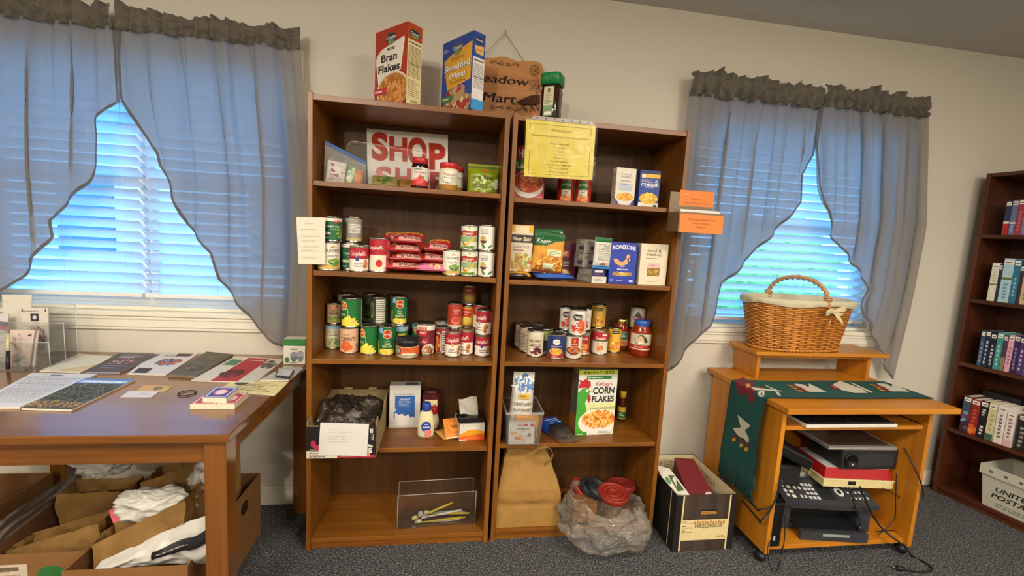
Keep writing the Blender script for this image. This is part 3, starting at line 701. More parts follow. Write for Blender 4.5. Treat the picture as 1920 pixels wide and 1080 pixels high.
def d_cornside(p, m, R, a, b):
    wrap(p, m, R, a, b, '#15692f'); p.p([(-1.5, .8), (-1.3, .9), (-1.0, .95), (-.7, .9), (-.55, .8), (-.6, .66), (-1.0, .58), (-1.5, .66)], '#e6c26a'); p.p([(-1.5, .8), (-1.0, .92), (-.62, .8), (-.66, .68), (-1.0, .61), (-1.5, .68)], '#b5202a')
    p.t('Monte', -1.0, .77, .08, '#f2e4c4', .5, .015); p.t('KERNEL', -1.0, .42, .07, '#eadf9c', .6, .015); p.r(-.5, .22, -.46, .62, '#d8e0b0'); p.r(-1.2, .62, -.46, .64, '#d8e0b0')
    p.p([(-1.3, .0), (-.4, 0), (.75, .02), (.7, .12), (.4, .1), (.55, .22), (.2, .2), (.3, .32), (-.15, .3), (-.3, .42), (-.6, .36), (-1.2, .2)], '#f2d84a'); p.e(.1, .17, .16, .04, '#e0a890'); p.r(1.0, 0, 1.7, .95, '#cfcab8'); p.l(1.05, .05, 1.65, .9, 9, '#3a3a34')
def d_frbeans(p, m, R, a, b):
    wrap(p, m, R, a, b, '#d8cdb0'); p.r(-3.14, .86, 3.14, 1, '#8fb6cf'); p.t('French Style', -.1, .74, .075, '#5a5a3a', 1.1, 0, .25); p.t('Green Beans', .1, .58, .09, '#6a5a30', 1.1, 0, .25); p.p([(-1.4, .5), (1.4, .56), (1.4, .52), (-1.4, .46)], '#efe8d4')
    p.b(0, .26, .8, .16, GREEN_VEG+['#2c4a1c'], 60, .045, 5, .3); p.b(0, .06, 1.1, .06, ['#9fb45a', '#c8cc8a'], 30, .04, 6)
def d_beans(p, m, R, a, b):
    wrap(p, m, R, a, b, '#b59a72'); p.r(-.7, .8, .3, .95, '#b83a34'); p.l(-.6, .83, .2, .93, 1, '#e8d8c0'); p.t('GREEN', -.25, .68, .06, '#33291c', .7, .015); p.t('BEANS', -.2, .53, .14, '#33291c', 1.1, .015); p.b(-.1, .24, .75, .17, GREEN_VEG, 60, .05, 8, .35); p.r(-3.14, .4, 3.14, .415, '#e6dcc4')
def d_carrots(p, m, R, a, b):
    wrap(p, m, R, a, b, '#dcb08c'); p.t('sliced', -.3, .76, .08, '#3a241a', .7, 0, .3); p.t('CARROTS', -.1, .58, .17, '#2a201a', 1.55, .012); p.b(-.35, .26, .55, .18, ['#d8602a', '#e57a34', '#c44e1c'], 30, .085, 4); p.r(.75, .04, 1.5, .36, '#c4905e'); p.l(.8, .06, 1.45, .34, 4, '#7a5030')
def d_dark(p, m, R, a, b):
    wrap(p, m, R, a, b, '#2a3322'); p.e(0, .5, .5, .35, '#4a5632'); p.l(-.5, .6, .5, .85, 3, '#a8a878'); p.b(0, .2, .7, .14, GREEN_VEG, 24, .05, 2)
def d_tan(p, m, R, a, b):
    wrap(p, m, R, a, b, '#7a6a54'); p.t('BEANS', -.2, .55, .15, '#2a2420', 1.1, .01); p.b(.1, .2, .7, .15, GREEN_VEG, 24, .05, 3)
def d_yellowback(p, m, R, a, b):
    wrap(p, m, R, a, b, '#2f6a34'); p.r(-3.14, .8, 3.14, 1, '#8ab0c4'); p.r(-.2, .1, .7, .7, '#c8b83a'); p.b(.2, .2, .6, .15, CORN, 24, .05, 2)
def d_hearty(p, m, R, a, b):
    wrap(p, m, R, a, b, '#6d2330'); p.r(-3.14, .82, 3.14, 1, '#e6dccb'); p.r(-.9, .62, .1, .95, '#b8222c'); p.t('HEARTY', -.35, .74, .08, '#f0e4d4', .8, .015); p.r(-1.2, .3, .3, .56, '#a0202c'); p.t('Hearty Beef', -.4, .43, .1, '#ecdccc', 1.0, .01); p.e(.35, .1, .75, .24, '#e6e0d4', 20); p.b(.35, .09, .6, .16, BRN+['#d8a05c'], 40, .05, 3); p.r(1.05, .05, 1.08, .95, '#d8ccc0')
def d_chunky(p, m, R, a, b):
    wrap(p, m, R, a, b, '#8c2028'); p.t('Chunky', -.75, .84, .1, '#e8d8c0', .8, .01, .2); p.b(-.8, .35, .35, .28, ORNG+BRN, 40, .06, 4); p.p([(-.28, .05), (-.1, .05), (-.1, .8), (-.28, .8)], '#c8a08c'); p.r(-.02, .02, .75, .92, '#e4ddd0'); p.l(.02, .06, .72, .88, 9, '#3a3434', full=True)
def d_blue(p, m, R, a, b):
    wrap(p, m, R, a, b, '#22408c'); p.r(-3.14, .8, 3.14, 1, '#b8c4d8'); p.e(0, .3, .55, .24, '#d8d0c4'); p.b(0, .3, .45, .18, BRN, 24, .06, 2); p.l(-.5, .62, .5, .74, 1, '#e8e4d8')
def d_broth(p, m, R, a, b):
    wrap(p, m, R, a, b, '#d09a2e'); p.r(-.75, .52, .5, .9, '#c4352a'); p.l(-.65, .7, .4, .82, 1, '#f0e0c0', full=True); p.l(-.5, .58, .25, .65, 1, '#f0e0c0'); p.e(-.1, .3, .72, .2, '#e2c23c', 20); p.e(-.1, .35, .6, .13, '#f0d860', 20); p.r(-3.14, 0, 3.14, .08, '#8a5a1c'); p.r(.9, .05, 1.5, .9, '#3a2a1c')
def d_brothdark(p, m, R, a, b):  # broth label in darker tones
    wrap(p, m, R, a, b, '#8a6228'); p.r(-3.14, .6, 3.14, .95, '#7a2c20'); p.l(-.6, .72, .6, .84, 1, '#d8b890'); p.e(0, .34, .75, .18, '#a8902e', 20); p.r(-3.14, 0, 3.14, .1, '#6a6450')
def d_tomato(p, m, R, a, b):
    wrap(p, m, R, a, b, '#b03a2a'); p.t('TOMATO', .2, .76, .08, '#f0d8c4', .9, .012); p.t('SOUP', .2, .63, .06, '#f0d8c4', .5, .01); p.e(.25, .3, .72, .17, '#d8866a', 20); p.e(.25, .33, .62, .12, '#c4492e', 20); p.r(-3.14, 0, 3.14, .1, '#c8b49c'); p.r(-.55, .2, -.5, .9, '#8c241c')
def d_kidney(p, m, R, a, b):
    wrap(p, m, R, a, b, '#ddd2b6'); p.t('dark red', -.05, .78, .05, '#4a2c26', .6, .0, .2); p.t('KIDNEY', .05, .63, .14, '#231c1a', 1.35, .015); p.t('BEANS', .05, .48, .09, '#231c1a', 1.2, .015); p.r(-.7, .395, .8, .42, '#3a2c28'); p.b(.15, .2, .62, .14, ['#5a1c26', '#7a2a34', '#43121b'], 46, .055, 3, .6); p.e(-.42, .24, .2, .07, '#efe8d4')
def d_kidneyback(p, m, R, a, b):
    wrap(p, m, R, a, b, '#d2c5a6'); p.r(-.9, .1, .2, .85, '#e6dcc6'); p.l(-.85, .15, .15, .8, 9, '#6a5a4a')
def d_gvpasta(p, m, R, a, b):
    wrap(p, m, R, a, b, '#22356e'); p.r(-3.14, 0, 3.14, .16, '#a0242c'); p.e(.0, .74, .42, .13, '#e8e2d4'); p.l(-.3, .71, .3, .77, 1, '#b0242c', full=True); p.l(-.65, .5, .65, .57, 1, '#e8b0b8', full=True); p.l(-.55, .43, .5, .47, 1, '#e8d0c8'); p.e(-.02, .29, .8, .17, '#e0c070', 20); p.b(-.02, .29, .7, .13, ['#e0a030', '#f0bc50', '#d08a22'], 50, .05, 4); p.l(-.4, .05, .4, .1, 1, '#e8d8c8')
def d_chili(p, m, R, a, b):
    wrap(p, m, R, a, b, '#e2d8c2'); p.r(-.25, .55, .62, .97, '#a8281f'); p.r(.08, .72, .22, .9, '#e8b23a'); p.t('HORMEL', .18, .645, .06, '#f0dcb0', .7, .012); p.e(.05, .34, .92, .2, '#6a2c1c', 22); p.e(.05, .36, .82, .16, '#a4502c', 22); p.b(.05, .36, .7, .12, ['#8a3c20', '#b86a3c', '#c8885a'], 46, .05, 6); p.t('CHILI NO BEANS', .05, .1, .04, '#3a2a22', 1.0, .01)
def d_twist(p, m, R, a, b):
    wrap(p, m, R, a, b, '#dcd6ca'); p.p([(-.65, .74), (-.4, .86), (.4, .84), (.62, .72), (.5, .6), (-.4, .58)], '#1d1a1a'); p.t('TWISTS', 0, .71, .13, '#f0ece0', .95, .02); p.b(.35, .32, .55, .28, ['#d8502a', '#e46c3c', '#c43c1c'], 60, .06, 4, .5); p.p([(-.3, .1), (-.6, .2), (-.5, .34), (-.2, .4)], '#b8302a'); p.b(-.45, .25, .2, .1, ['#c03c30', '#d85a4a'], 10, .06, 2)
def d_pastawhite(p, m, R, a, b):
    wrap(p, m, R, a, b, '#d8d0bc'); p.l(-.2, .6, .9, .8, 3, '#8a6a5a'); p.b(.3, .25, .6, .22, ['#d86a2a', '#e88a44', '#c44e20'], 50, .06, 4, .5)
def d_pastayellow(p, m, R, a, b):
    wrap(p, m, R, a, b, '#c99a34'); p.r(-.6, .78, .6, .92, '#2f3320'); p.l(-.5, .82, .5, .88, 1, '#d8cc9c', full=True); p.l(-.65, .6, .55, .7, 1, '#d8a078', full=True); p.l(-.55, .5, .5, .57, 1, '#e0a880'); p.b(0, .25, .75, .2, ['#e0a83c', '#d08a2c', '#efc868', '#b4622a'], 60, .06, 8, .5); p.r(1.0, .1, 1.6, .9, '#d8b860')
def d_pastayellow2(p, m, R, a, b):
    wrap(p, m, R, a, b, '#e4b434'); p.r(-.5, .8, .7, .95, '#3a3a1c'); p.l(-.4, .85, .6, .91, 1, '#e8dc9c', full=True); p.l(-.6, .6, .6, .7, 1, '#e8a070', full=True); p.b(0, .25, .75, .2, ['#f0c850', '#e0982c', '#f4da84', '#d0702a'], 60, .06, 9, .6)
def d_redbean(p, m, R, a, b):
    wrap(p, m, R, a, b, '#a82c26'); p.r(-3.14, .86, 3.14, 1, '#8a7a68'); p.t('BEANS', .2, .72, .1, '#efd8c0', 1.0, .015); p.b(.1, .3, .7, .24, ORNG+['#e8c890'], 50, .06, 4); p.r(-3.14, 0, 3.14, .06, '#d8c8b0')
def d_os(p, m, R, a, b):
    wrap(p, m, R, a, b, '#e2dccb'); p.r(-3.14, .62, 3.14, 1, '#b01f2c'); p.r(-3.14, .56, 3.14, .62, '#3f7a48'); p.r(.3, .84, .95, .92, '#e8dccb'); p.t("Campbell's", .15, .73, .12, '#f0e4d4', 1.3, .012, .3)
    for cu in (-.18, .38): p.e(cu, .43, .2, .09, '#e08a3c', 18); p.e(cu, .43, .1, .045, '#e2dccb', 14)
    p.b(.12, .25, .35, .08, ['#b85a2a', '#d88a4a'], 16, .06, 3); p.t('meatballs', .1, .08, .04, '#6a4a3a', .8)
def d_peppers(p, m, R, a, b):
    wrap(p, m, R, a, b, '#3a402c'); p.r(-3.14, .55, 3.14, .95, '#a8b456'); p.e(.1, .7, .6, .14, '#d8dc9c'); p.b(0, .25, .8, .2, ['#1c1c20', '#2c2a30', '#44424c'], 40, .06, 3); p.r(-3.14, 0, 3.14, .08, '#7a8694')
def d_mountain(p, m, R, a, b):
    wrap(p, m, R, a, b, '#b8b4a8'); p.p([(-.5, .55), (.05, .9), (.6, .55)], '#3c3c3a'); p.p([(-.1, .8), (.05, .9), (.2, .8), (.1, .76), (.0, .8)], '#d8d4c8'); p.r(-.65, .42, .7, .58, '#9c2c28'); p.l(-.5, .46, .54, .54, 1, '#e0c8b0'); p.e(0, .12, .8, .2, '#e0c030', 20); p.e(0, .1, .66, .16, '#c87a2c', 20)
def d_redtom(p, m, R, a, b):
    wrap(p, m, R, a, b, '#b23a22'); p.l(-.4, .7, .6, .9, 2, '#e8c8a0'); p.e(-.4, .12, .3, .1, '#e07a3a'); p.b(0, .4, .8, .2, ['#c84a2a', '#a82c1c'], 30, .07, 2)
def d_boyardee(p, m, R, a, b):
    wrap(p, m, R, a, b, '#a82a1c'); p.e(.1, .6, .72, .24, '#2f6a34', 20, 0, PI); p.r(-.62, .5, .82, .6, '#2f6a34'); p.t('BOYARDEE', .1, .66, .09, '#e0dcae', 1.0, .015, arc=.03); p.r(-.45, .16, .65, .48, '#e6dcc0'); p.t('Beef', .1, .4, .08, '#5a3a22', .5, .01); p.t('Ravioli', .1, .29, .06, '#5a3a22', .7, .01); p.b(.1, .1, .7, .1, ['#c8502a', '#d87a3a', '#e0a060'], 40, .06, 4)

GA, GB, GC, GD = 'food cans on the left bookcase upper shelf', 'food cans on the left bookcase middle shelf', 'food cans on the right bookcase middle shelf', 'food cans on the right bookcase top shelf'
z = SH[3]
duch = canpx('pea can with gold foot, partly behind the taped handwritten note', d_duchess, 597, 636, 508.5, 453.5, z, yf=-0.333, rot=.35, group=GA)
canpx('green SWEET PEAS can standing on the pea can behind the note', d_peas, 618.5, 652, 453, 406.5, on=duch, dx=.012, dy=.003, rot=-.1, group=GA)
gp = canpx('green pea can tucked behind the gold-footed pea can', d_peas, 634, 652, 504, 455, z, at=(duch['x']+.066, duch['y']+.062), r=.036, group=GA)
canpx('grey can with white panel, behind and right of the stacked SWEET PEAS can', d_greynutri, 640, 664, 453, 407, on=gp, dx=.012, dy=.01, r=.035, group=GA)
cv = canpx('red and white vegetable soup can left of the tall tomato can', d_campveg, 648.5, 682.5, 507, 461, z, yf=-0.3, group=GA)
canpx('olive can hidden behind the vegetable soup can', d_dark, 660, 686, 503, 456, z, at=(cv['x']+.016, cv['y']+.078), r=.036, h=.105, group=GA)
canpx('tall family-size tomato soup can left of the ramen packets', d_camptomato, 686, 724, 509, 446, z, yf=-0.31, rot=-.1, group=GA)
dg = canpx('pea can with gold foot, right of the ramen packets', d_duchess, 829, 862, 517.5, 469, z, yf=-0.315, rot=.2, group=GA)
s1 = canpx('lower of the two stacked vegetable cans with red banner and yellow corn', d_stokely, 863.5, 894, 518, 470, z, yf=-0.315, rot=-.1, group=GA)
w1 = canpx('lower of the two stacked plain white cans by the right panel of the upper shelf', d_bbbeans, 895, 927, 519.6, 471, z, yf=-0.31, rot=-.15, group=GA)
canpx('upper of the two stacked vegetable cans with red banner and yellow corn', d_stokely, 860.5, 891.5, 468, 422, on=s1, dx=-.006, rot=-.1, r=s1['r'], group=GA)
canpx('upper of the two stacked plain white cans by the right panel of the upper shelf', d_bbbeans, 893, 926, 469, 422, on=w1, dx=-.004, rot=-.15, r=w1['r'], group=GA)

z = SH[2]
# black-lidded tub
b_ = P(761.5, 674, z=z); r = 23.3*depth(b_)/FPX; y_ = b_.y+r
r = min(r, .052); PLACED.append((b_.x, y_, z, r*1.03, .08)); t = thing('food_tub', 'clear tub with black lid and orange label in front of the corn cans', 'tub', (b_.x, y_, z), face_cam(b_.x, y_))
m = MB(); m.lathe([(0, .001), (r*.82, .001), (r*.88, .004), (r*.97, .05), (r*.97, .054)], mat('#c8bfa6', .25, var=.2), 36); p = Print(m, lambda u, v, o: ((r*.94+o+.001)*math.sin(u/r), -(r*.94+o+.001)*math.cos(u/r), .012+v), r, .04, 1)
p.r(-1.4, .12, 1.4, .92, '#d8622a'); p.e(-.85, .55, .3, .42, '#23302c'); p.e(-.85, .55, .22, .3, '#8fa08c'); p.l(-.4, .5, .4, .85, 2, '#8a2c14'); p.r(-.45, .14, .75, .3, '#e8e0c8'); m.build('bowl', t, world=False)
m = MB(); m.lathe([(r*.98, .052), (r*1.02, .053), (r*1.03, .072), (r*.99, .078), (r*.9, .079), (r*.86, .075), (0, .075)], mat('#232125', .3), 36); m.build('lid', t, world=False)

z = SH[2]
fb = canpx('cut green bean can with pale blue top, bottom of the leftmost stack', d_frbeans, 609, 638.5, 655, 609, z, group=GB)
bn = canpx('brown GREEN BEANS can on top of the leftmost stack', d_beans, 611.5, 640, 606, 569, on=fb, dx=.004, rot=.15, r=fb['r']*.97, group=GB)
bk1 = canpx('dark can at the back behind the leftmost stack, lower one', d_dark, 624, 652, 648, 612, z, at=(fb['x']+.035, fb['y']+.078), r=.036, h=.112, group=GB)
canpx('silver-lidded grey can peeking over the leftmost stack', d_greynutri, 624, 652, 600, 552, on=bk1, r=.036, h=.118, group=GB)
ca = canpx('peach CARROTS can in the front row', d_carrots, 638, 672, 663.5, 615, z, rot=-.05, group=GB)
canpx('green corn can turned sideways on the CARROTS can', d_cornside, 639.5, 676.5, 613, 560, on=ca, dx=.006, dy=.004, rot=.1, group=GB)
c2 = canpx('green corn can turned sideways, right of the CARROTS can', d_cornside, 673.5, 706.5, 665.5, 612, z, rot=.05, group=GB)
c3 = canpx('WHOLE KERNEL CORN can facing out in the front row behind the black-lidded tub', d_corn, 706.5, 738.5, 667.5, 613, z, rot=.02, group=GB)
bk2 = canpx('green can standing behind the front corn cans', d_yellowback, 690, 722, 650, 605, z, at=((c2['x']+c3['x'])/2, c2['y']+.075), r=.036, h=.116, group=GB)
canpx('dark green can showing its white nutrition panel', d_nutri, 680, 713, 606, 558, on=bk2, dx=-.012, r=.0375, group=GB)
bk3 = canpx('corn can with blue top directly behind the front WHOLE KERNEL CORN can', d_yellowback, 716, 747, 655, 604, z, at=(c3['x']+.045, c3['y']+.074), r=.036, h=.116, group=GB)
canpx('WHOLE KERNEL CORN can on the upper tier, facing out', d_corn, 723.5, 752, 601, 557, on=bk3, dx=-.004, dy=.004, r=.034, rot=.0, group=GB)
bk4 = canpx('dark can at the back left of the nutrition-panel can, lower tier', d_dark, 660, 690, 640, 600, z, at=(c2['x']-.025, c2['y']+.155), r=.036, h=.116, group=GB)
canpx('dark can at the back between the sideways corn can and the nutrition-panel can', d_dark, 665, 680, 600, 552, on=bk4, r=.035, h=.118, group=GB)
bk5 = canpx('brown can at the very back, lower tier', d_tan, 700, 725, 640, 600, z, at=(c3['x']+.01, c3['y']+.155), r=.036, h=.116, group=GB)
canpx('brown BEANS can behind the nutrition-panel can', d_tan, 700, 722, 600, 552, on=bk5, r=.0355, h=.116, rot=.3, group=GB)
canpx('green corn can right of the upper-tier corn can, standing on the shelf', d_corn, 748, 779, 640, 600, z, at=(bk3['x']+.086, bk3['y']+.025), r=.036, h=.122, rot=-.35, group=GB)
canpx('white-topped can at the back between corn and soup', d_greynutri, 785, 813, 640, 598, z, at=(bk3['x']+.185, bk3['y']+.055), r=.037, h=.13, group=GB)
canpx('maroon hearty beef can right of the black-lidded tub', d_hearty, 772, 805.5, 665.5, 608, z, dy=0, group=GB)
canpx('dark red chunky soup can with white nutrition panel', d_chunky, 805.5, 832, 664.5, 615, z, group=GB)
q1 = canpx('red and white mushroom soup can, left one of the front pair', d_campbell, 829.5, 859, 669.4, 624, z, rot=-.05, group=GB)
q2 = canpx('red and white mushroom soup can, right one of the front pair', d_campbell, 859.5, 885, 666.5, 621, z, rot=-.55, r=q1['r']*.97, group=GB)
q3 = canpx('red and white vegetable soup can at the right end, lower one', d_campveg, 893.5, 923, 670, 630, z, rot=.1, group=GB)
canpx('red and white mushroom soup can at the right end, upper one', d_campbell, 896, 924, 628.5, 583, on=q3, rot=-.6, dx=.003, r=q3['r'], group=GB)
u1 = canpx('dull red can hidden behind the front pair of mushroom soups', d_redbean, 831, 850, 650, 611, z, at=(q1['x']-.01, q1['y']+.077), r=.0335, h=.105, group=GB)
canpx('orange-red tomato soup can on the upper tier', d_tomato, 825, 851.5, 608, 569.5, on=u1, dx=-.004, r=.0335, group=GB)
u2 = canpx('blue can behind the front pair of mushroom soups', d_blue, 853, 880, 650, 612, z, at=(q2['x']-.012, q2['y']+.074), r=.0335, h=.102, group=GB)
u3 = canpx('yellow broth can with red panel on the upper tier', d_broth, 852, 879, 616, 574, on=u2, r=.034, dx=-.002, group=GB)
canpx('dim yellow broth can topping the three-high stack', d_brothdark, 857, 883, 571, 536, on=u3, dx=.006, dy=.01, r=.0335, h=.09, group=GB)
u4 = canpx('blue soup can between the mushroom soups and the right end stack', d_blue, 884, 910, 655, 615, z, at=(q3['x']-.032, q3['y']+.071), r=.034, h=.108, rot=-.2, group=GB)
canpx('red soup can showing its back label on the upper tier', d_soupback, 882, 910, 617, 573, on=u4, dx=-.002, dy=-.004, r=.034, group=GB)
z = SR[2]
k1 = canpx('front KIDNEY bean can at the left of the shelf', d_kidney, 986, 1017.5, 670, 621, z, rot=.05, group=GC)
canpx('cream bean can directly behind the front KIDNEY can', d_kidneyback, 978, 1008, 660, 615, z, at=(k1['x']-.024, k1['y']+.078), r=k1['r'], h=k1['h'], group=GC)
canpx('cream bean can farthest back behind the KIDNEY can', d_kidneyback, 977, 1005, 655, 612, z, at=(k1['x']-.028, k1['y']+.16), r=k1['r'], h=k1['h'], group=GC)
gv = canpx('blue spaghetti can with red foot in the front row', d_gvpasta, 1024, 1057.5, 674, 629, z, rot=.05, group=GC)
pe = canpx('black bean can with lime green band behind the blue spaghetti can', d_peppers, 1013, 1042, 660, 615, z, at=(gv['x']-.036, gv['y']+.08), r=.037, h=.117, group=GC)
canpx('dark lidded can at the back behind the black bean can', d_dark, 1010, 1032, 655, 612, z, at=(pe['x']-.012, pe['y']+.085), r=.037, h=.12, group=GC)
ch = canpx('chili can with red panel, bottom of the front stack', d_chili, 1057, 1089, 673.5, 630, z, rot=.0, group=GC)
canpx('white TWISTS pasta can on the chili can', d_twist, 1062, 1094, 626, 581, on=ch, dx=.012, rot=.05, group=GC)
bb = canpx('blue can behind the chili can', d_blue, 1042, 1068, 660, 615, z, at=(ch['x']-.03, ch['y']+.08), r=.036, h=.11, group=GC)
canpx('white TWISTS pasta can at the rear, half hidden by the front one', d_twist, 1052, 1077, 622, 575, on=bb, dx=.014, r=.0345, h=.108, group=GC)
rb_ = canpx('red bean can between the chili can and the ring pasta can', d_redbean, 1085, 1111, 663.7, 617, z, at=(ch['x']+.062, ch['y']+.06), r=.0345, h=.112, group=GC)
canpx('white can with orange pasta, upper tier behind the TWISTS cans', d_pastawhite, 1079, 1107, 612, 571, on=rb_, dx=.002, dy=.014, r=.0345, h=.104, rot=-.2, group=GC)
so = canpx('ring pasta can with red top and green band', d_os, 1107, 1137.5, 665.5, 621.5, z, rot=.0, group=GC)
yb = canpx('yellow can hidden behind the ring pasta can', d_pastayellow2, 1108, 1135, 650, 612, z, at=(so['x']+.004, so['y']+.076), r=.0345, h=.109, group=GC)
canpx('dark yellow pasta can on the upper tier', d_pastayellow, 1111, 1141, 612, 572, on=yb, dx=.006, r=.0355, group=GC)
canpx('bright yellow can right of the ring pasta can', d_pastayellow2, 1137.5, 1161.5, 662, 616, z, rot=.1, group=GC)
def jar(name, label, prof, lid, x, y, z, sc, glassm, fill, design, dz, r, cat='jar', group=None, rot=0):
    t = thing(name, label, cat, (x, y, z+.0006), face_cam(x, y)+rot, group)
    m = MB(); m.lathe(prof, glassm, 32); m.build('glass_body' if name != 'squeeze_bottle' else 'body', t, world=False)
    m = MB(); m.lathe(lid[0], lid[1], 32); m.build('lid' if name == 'food_jar' else 'cap', t, world=False)
    if design:
        m = MB(); p = Print(m, lambda u, v, o: ((r+o)*math.sin(u/r), -(r+o)*math.cos(u/r), dz[0]+v), r, dz[1]-dz[0], 1); design(p); m.build('label', t, world=False)
    return t
def pxpos(l, r_, b_, z, dr=0):
    B = P((l+r_)/2, b_, z=z); k = Vector((B.x-CAM.x, B.y-CAM.y, 0)).normalized(); r = (r_-l)/2*(depth(B)+.03)/FPX
    return (B+k*r).x, (B+k*r).y, r, B
SAUCE = mat('#8c2c12', .12, var=.25, bscale=50)
def jarprof(r, h, neck): return [(0, .0), (r*.88, 0), (r, .006), (r, h*.66), (r*.93, h*.74), (neck, h*.84), (neck, h*.9)]
x, y, r, B = pxpos(1185, 1222, 670, z); h = height_at(B, 603); x, y = settle(x, y, z, r, h)
def d1(p):
    p.r(-1.35, 0, 1.35, 1, '#ddd6bd'); p.r(-1.35, .02, 1.35, .3, '#b52c24'); p.r(-1.35, 0, 1.35, .07, '#e6dcc0'); p.e(.02, .66, .75, .34, '#b9c09a', 24); p.e(.0, .66, .3, .22, '#e0b892', 20)
    p.p([(-.32, .72), (-.2, .93), (.1, .97), (.4, .86), (.62, .62), (.75, .5), (.5, .46), (.34, .56), (.26, .76), (0, .86), (-.2, .8)], '#2a1c18'); p.p([(-.16, .5), (.16, .5), (.3, .36), (-.3, .36)], '#ece6d8'); p.e(.03, .57, .05, .015, '#a83a30'); p.e(-.1, .7, .035, .012, '#3a2a22'); p.e(.1, .7, .035, .012, '#3a2a22')
    p.t('RINALDI', 0, .37, .095, '#31528c', 1.1, .015); p.l(-.6, .14, .6, .22, 1, '#f0dcc4')
jar('food_jar', 'large red pasta sauce jar with blue lid at the right end of the shelf', jarprof(r, h, r*.74), ([(r*.78, h*.85), (r*.8, h*.86), (r*.8, h*.985), (r*.76, h), (0, h)], mat('#2a55a8', .35)), x, y, z, 1, SAUCE, 0, d1, (h*.2, h*.64), r+.0006, group='pasta sauce jars')
x2, y2 = x-.062, y+.1; r2 = .0375; h2 = .155; x2, y2 = settle(x2, y2, z, r2, h2)
def d2(p): p.r(-1.3, 0, 1.3, 1, '#e2dcc8'); p.r(-.2, .45, 1.0, .95, '#2f7a52'); p.l(-.1, .6, .9, .85, 2, '#dfe8d0'); p.e(.35, .2, .5, .2, '#d8702a', 18); p.b(.35, .2, .4, .16, ['#d8562a', '#e88a4a'], 20, .07, 3)
jar('food_jar', 'red pasta sauce jar with gold lid standing further back', jarprof(r2, h2, r2*.74), ([(r2*.78, h2*.85), (r2*.8, h2*.86), (r2*.8, h2*.985), (r2*.76, h2), (0, h2)], mat('#b8a468', .3, 1)), x2, y2, z, 1, SAUCE, 0, d2, (h2*.16, h2*.62), r2+.0006, group='pasta sauce jars')
rt_ = canpx('red tomato can under the grey mountain-picture can', d_redtom, 1180, 1206, 657, 615, z, at=(x+.012, y+.085), r=.0355, h=.115, group=GC)
canpx('grey can with a mountain picture, stacked behind the blue-lidded sauce jar', d_mountain, 1182, 1211, 614, 577, on=rt_, dx=.002, dy=.003, r=.0355, group=GC)

z = SR[4]
canpx('red beef ravioli can half under the yellow notice, left one', d_boyardee, 1043, 1075, 375.5, 328, z, yf=-0.2, rot=.0, group=GD)
canpx('red beef ravioli can half under the yellow notice, right one', d_boyardee, 1076.5, 1107.5, 377.5, 329, z, yf=-0.225, rot=-.12, group=GD)
# ------------------------------------------------------------------ cartons, pouches and other food
def carton_mesh(w, d, h, col, front=None, right=None, left=None, top=None, side_col=None):
    m = MB(); c = mat(col, .5); m.box(-w/2, w/2, 0, d, 0, h, c)
    for fn, f, a, b in ((front, lambda u, v, o: (u, -o, v), w, h), (right, lambda u, v, o: (w/2+o, u+d/2, v), d, h), (left, lambda u, v, o: (-w/2-o, d/2-u, v), d, h), (top, lambda u, v, o: (u, v, h+o), w, d)):
        if fn: p = Print(m, f, a, b); p.cl = 1; fn(p)
    # glued seam of the top flap
    m.box(-w/2+.0005, w/2-.0005, d*.45, d*.47, h, h+.0004, c)
    return m
def carton(name, label, cat, l, r_, b_, t_, z, d, col, yf=None, yaw=0, group=None, w=None, h=None, zoff=.0006, **fc):
    c = (l+r_)/2; B = P(c, b_, z=z) if yf is None else P(c, b_, y=yf); B.z = z
    w = w or (r_-l)*depth(B)/FPX/math.cos(yaw); h = h or height_at(B, t_)
    o = carton_mesh(w, d, h, col, **fc).build(name, loc=(B.x, B.y, z+zoff), rot=(0, 0, yaw), world=False, bevel=.0012)
    return tag(o, label, cat, group)
def corner_carton(name, label, cat, N, pxl, pxr, w, pyt, col, group=None, **fc):
    lo, hi = .1, 1.45
    for _ in range(40):
        a = (lo+hi)/2
        if proj((N[0]-w*math.cos(a), N[1]+w*math.sin(a), N[2]))[0] < pxl: lo = a
        else: hi = a
    d0, d1 = .01, .2
    for _ in range(40):
        d = (d0+d1)/2
        if proj((N[0]+d*math.sin(a), N[1]+d*math.cos(a), N[2]))[0] < pxr: d0 = d
        else: d1 = d
    h = height_at(N, pyt)
    o = carton_mesh(w, d, h, col, **fc).build(name, loc=(N[0]-w/2*math.cos(a), N[1]+w/2*math.sin(a), N[2]+.0006), rot=(0, 0, -a), world=False, bevel=.0012)
    return tag(o, label, cat, group)
def pouch(name, label, cat, w, h, d, loc, rot, col, draw=None, rough=.25, seed=0, group=None, crimp=.05, taper=0, wr=.0025, gusset=0):
    m = MB(); mm = mat(col, rough, var=.05)
    def bul(u, v):
        e = max(0, 1-abs(2*u)**2.4)**.55; g = max(0, min(1, (v-crimp)/.18))*max(0, min(1, (1-crimp-v)/.18)) if not gusset else max(0, min(1, (1-crimp-v)/.3))*(.65+.35*min(1, v/.1))
        g = g*g*(3-2*g) if g < 1 else g
        return d/2*e*g+.0008+wr*(noise.noise((u*9+seed, v*9, seed*2))+.5*noise.noise((u*21, v*17+seed, 4)))*min(1, g*3)*e
    def px_(u, v): return u*w*(1-taper*v)
    F = lambda u, v, o: (px_(u/w, v/h), -bul(u/w, v/h)-o, v)
    m.grid(lambda a, c: (px_(a-.5, c), -bul(a-.5, c), c*h), 24, 28, mm)
    m.grid(lambda a, c: (px_(a-.5, c), bul(a-.5, c)*.9, c*h), 24, 28, mm, flip=True)
    if draw: 
        p = Print(m, F, w, h, 2, gap=.0012); p.step = .0004; draw(p)
    o = m.build(name, loc=loc, rot=rot, world=False); return tag(o, label, cat, group)

TOPZ = BH-.006
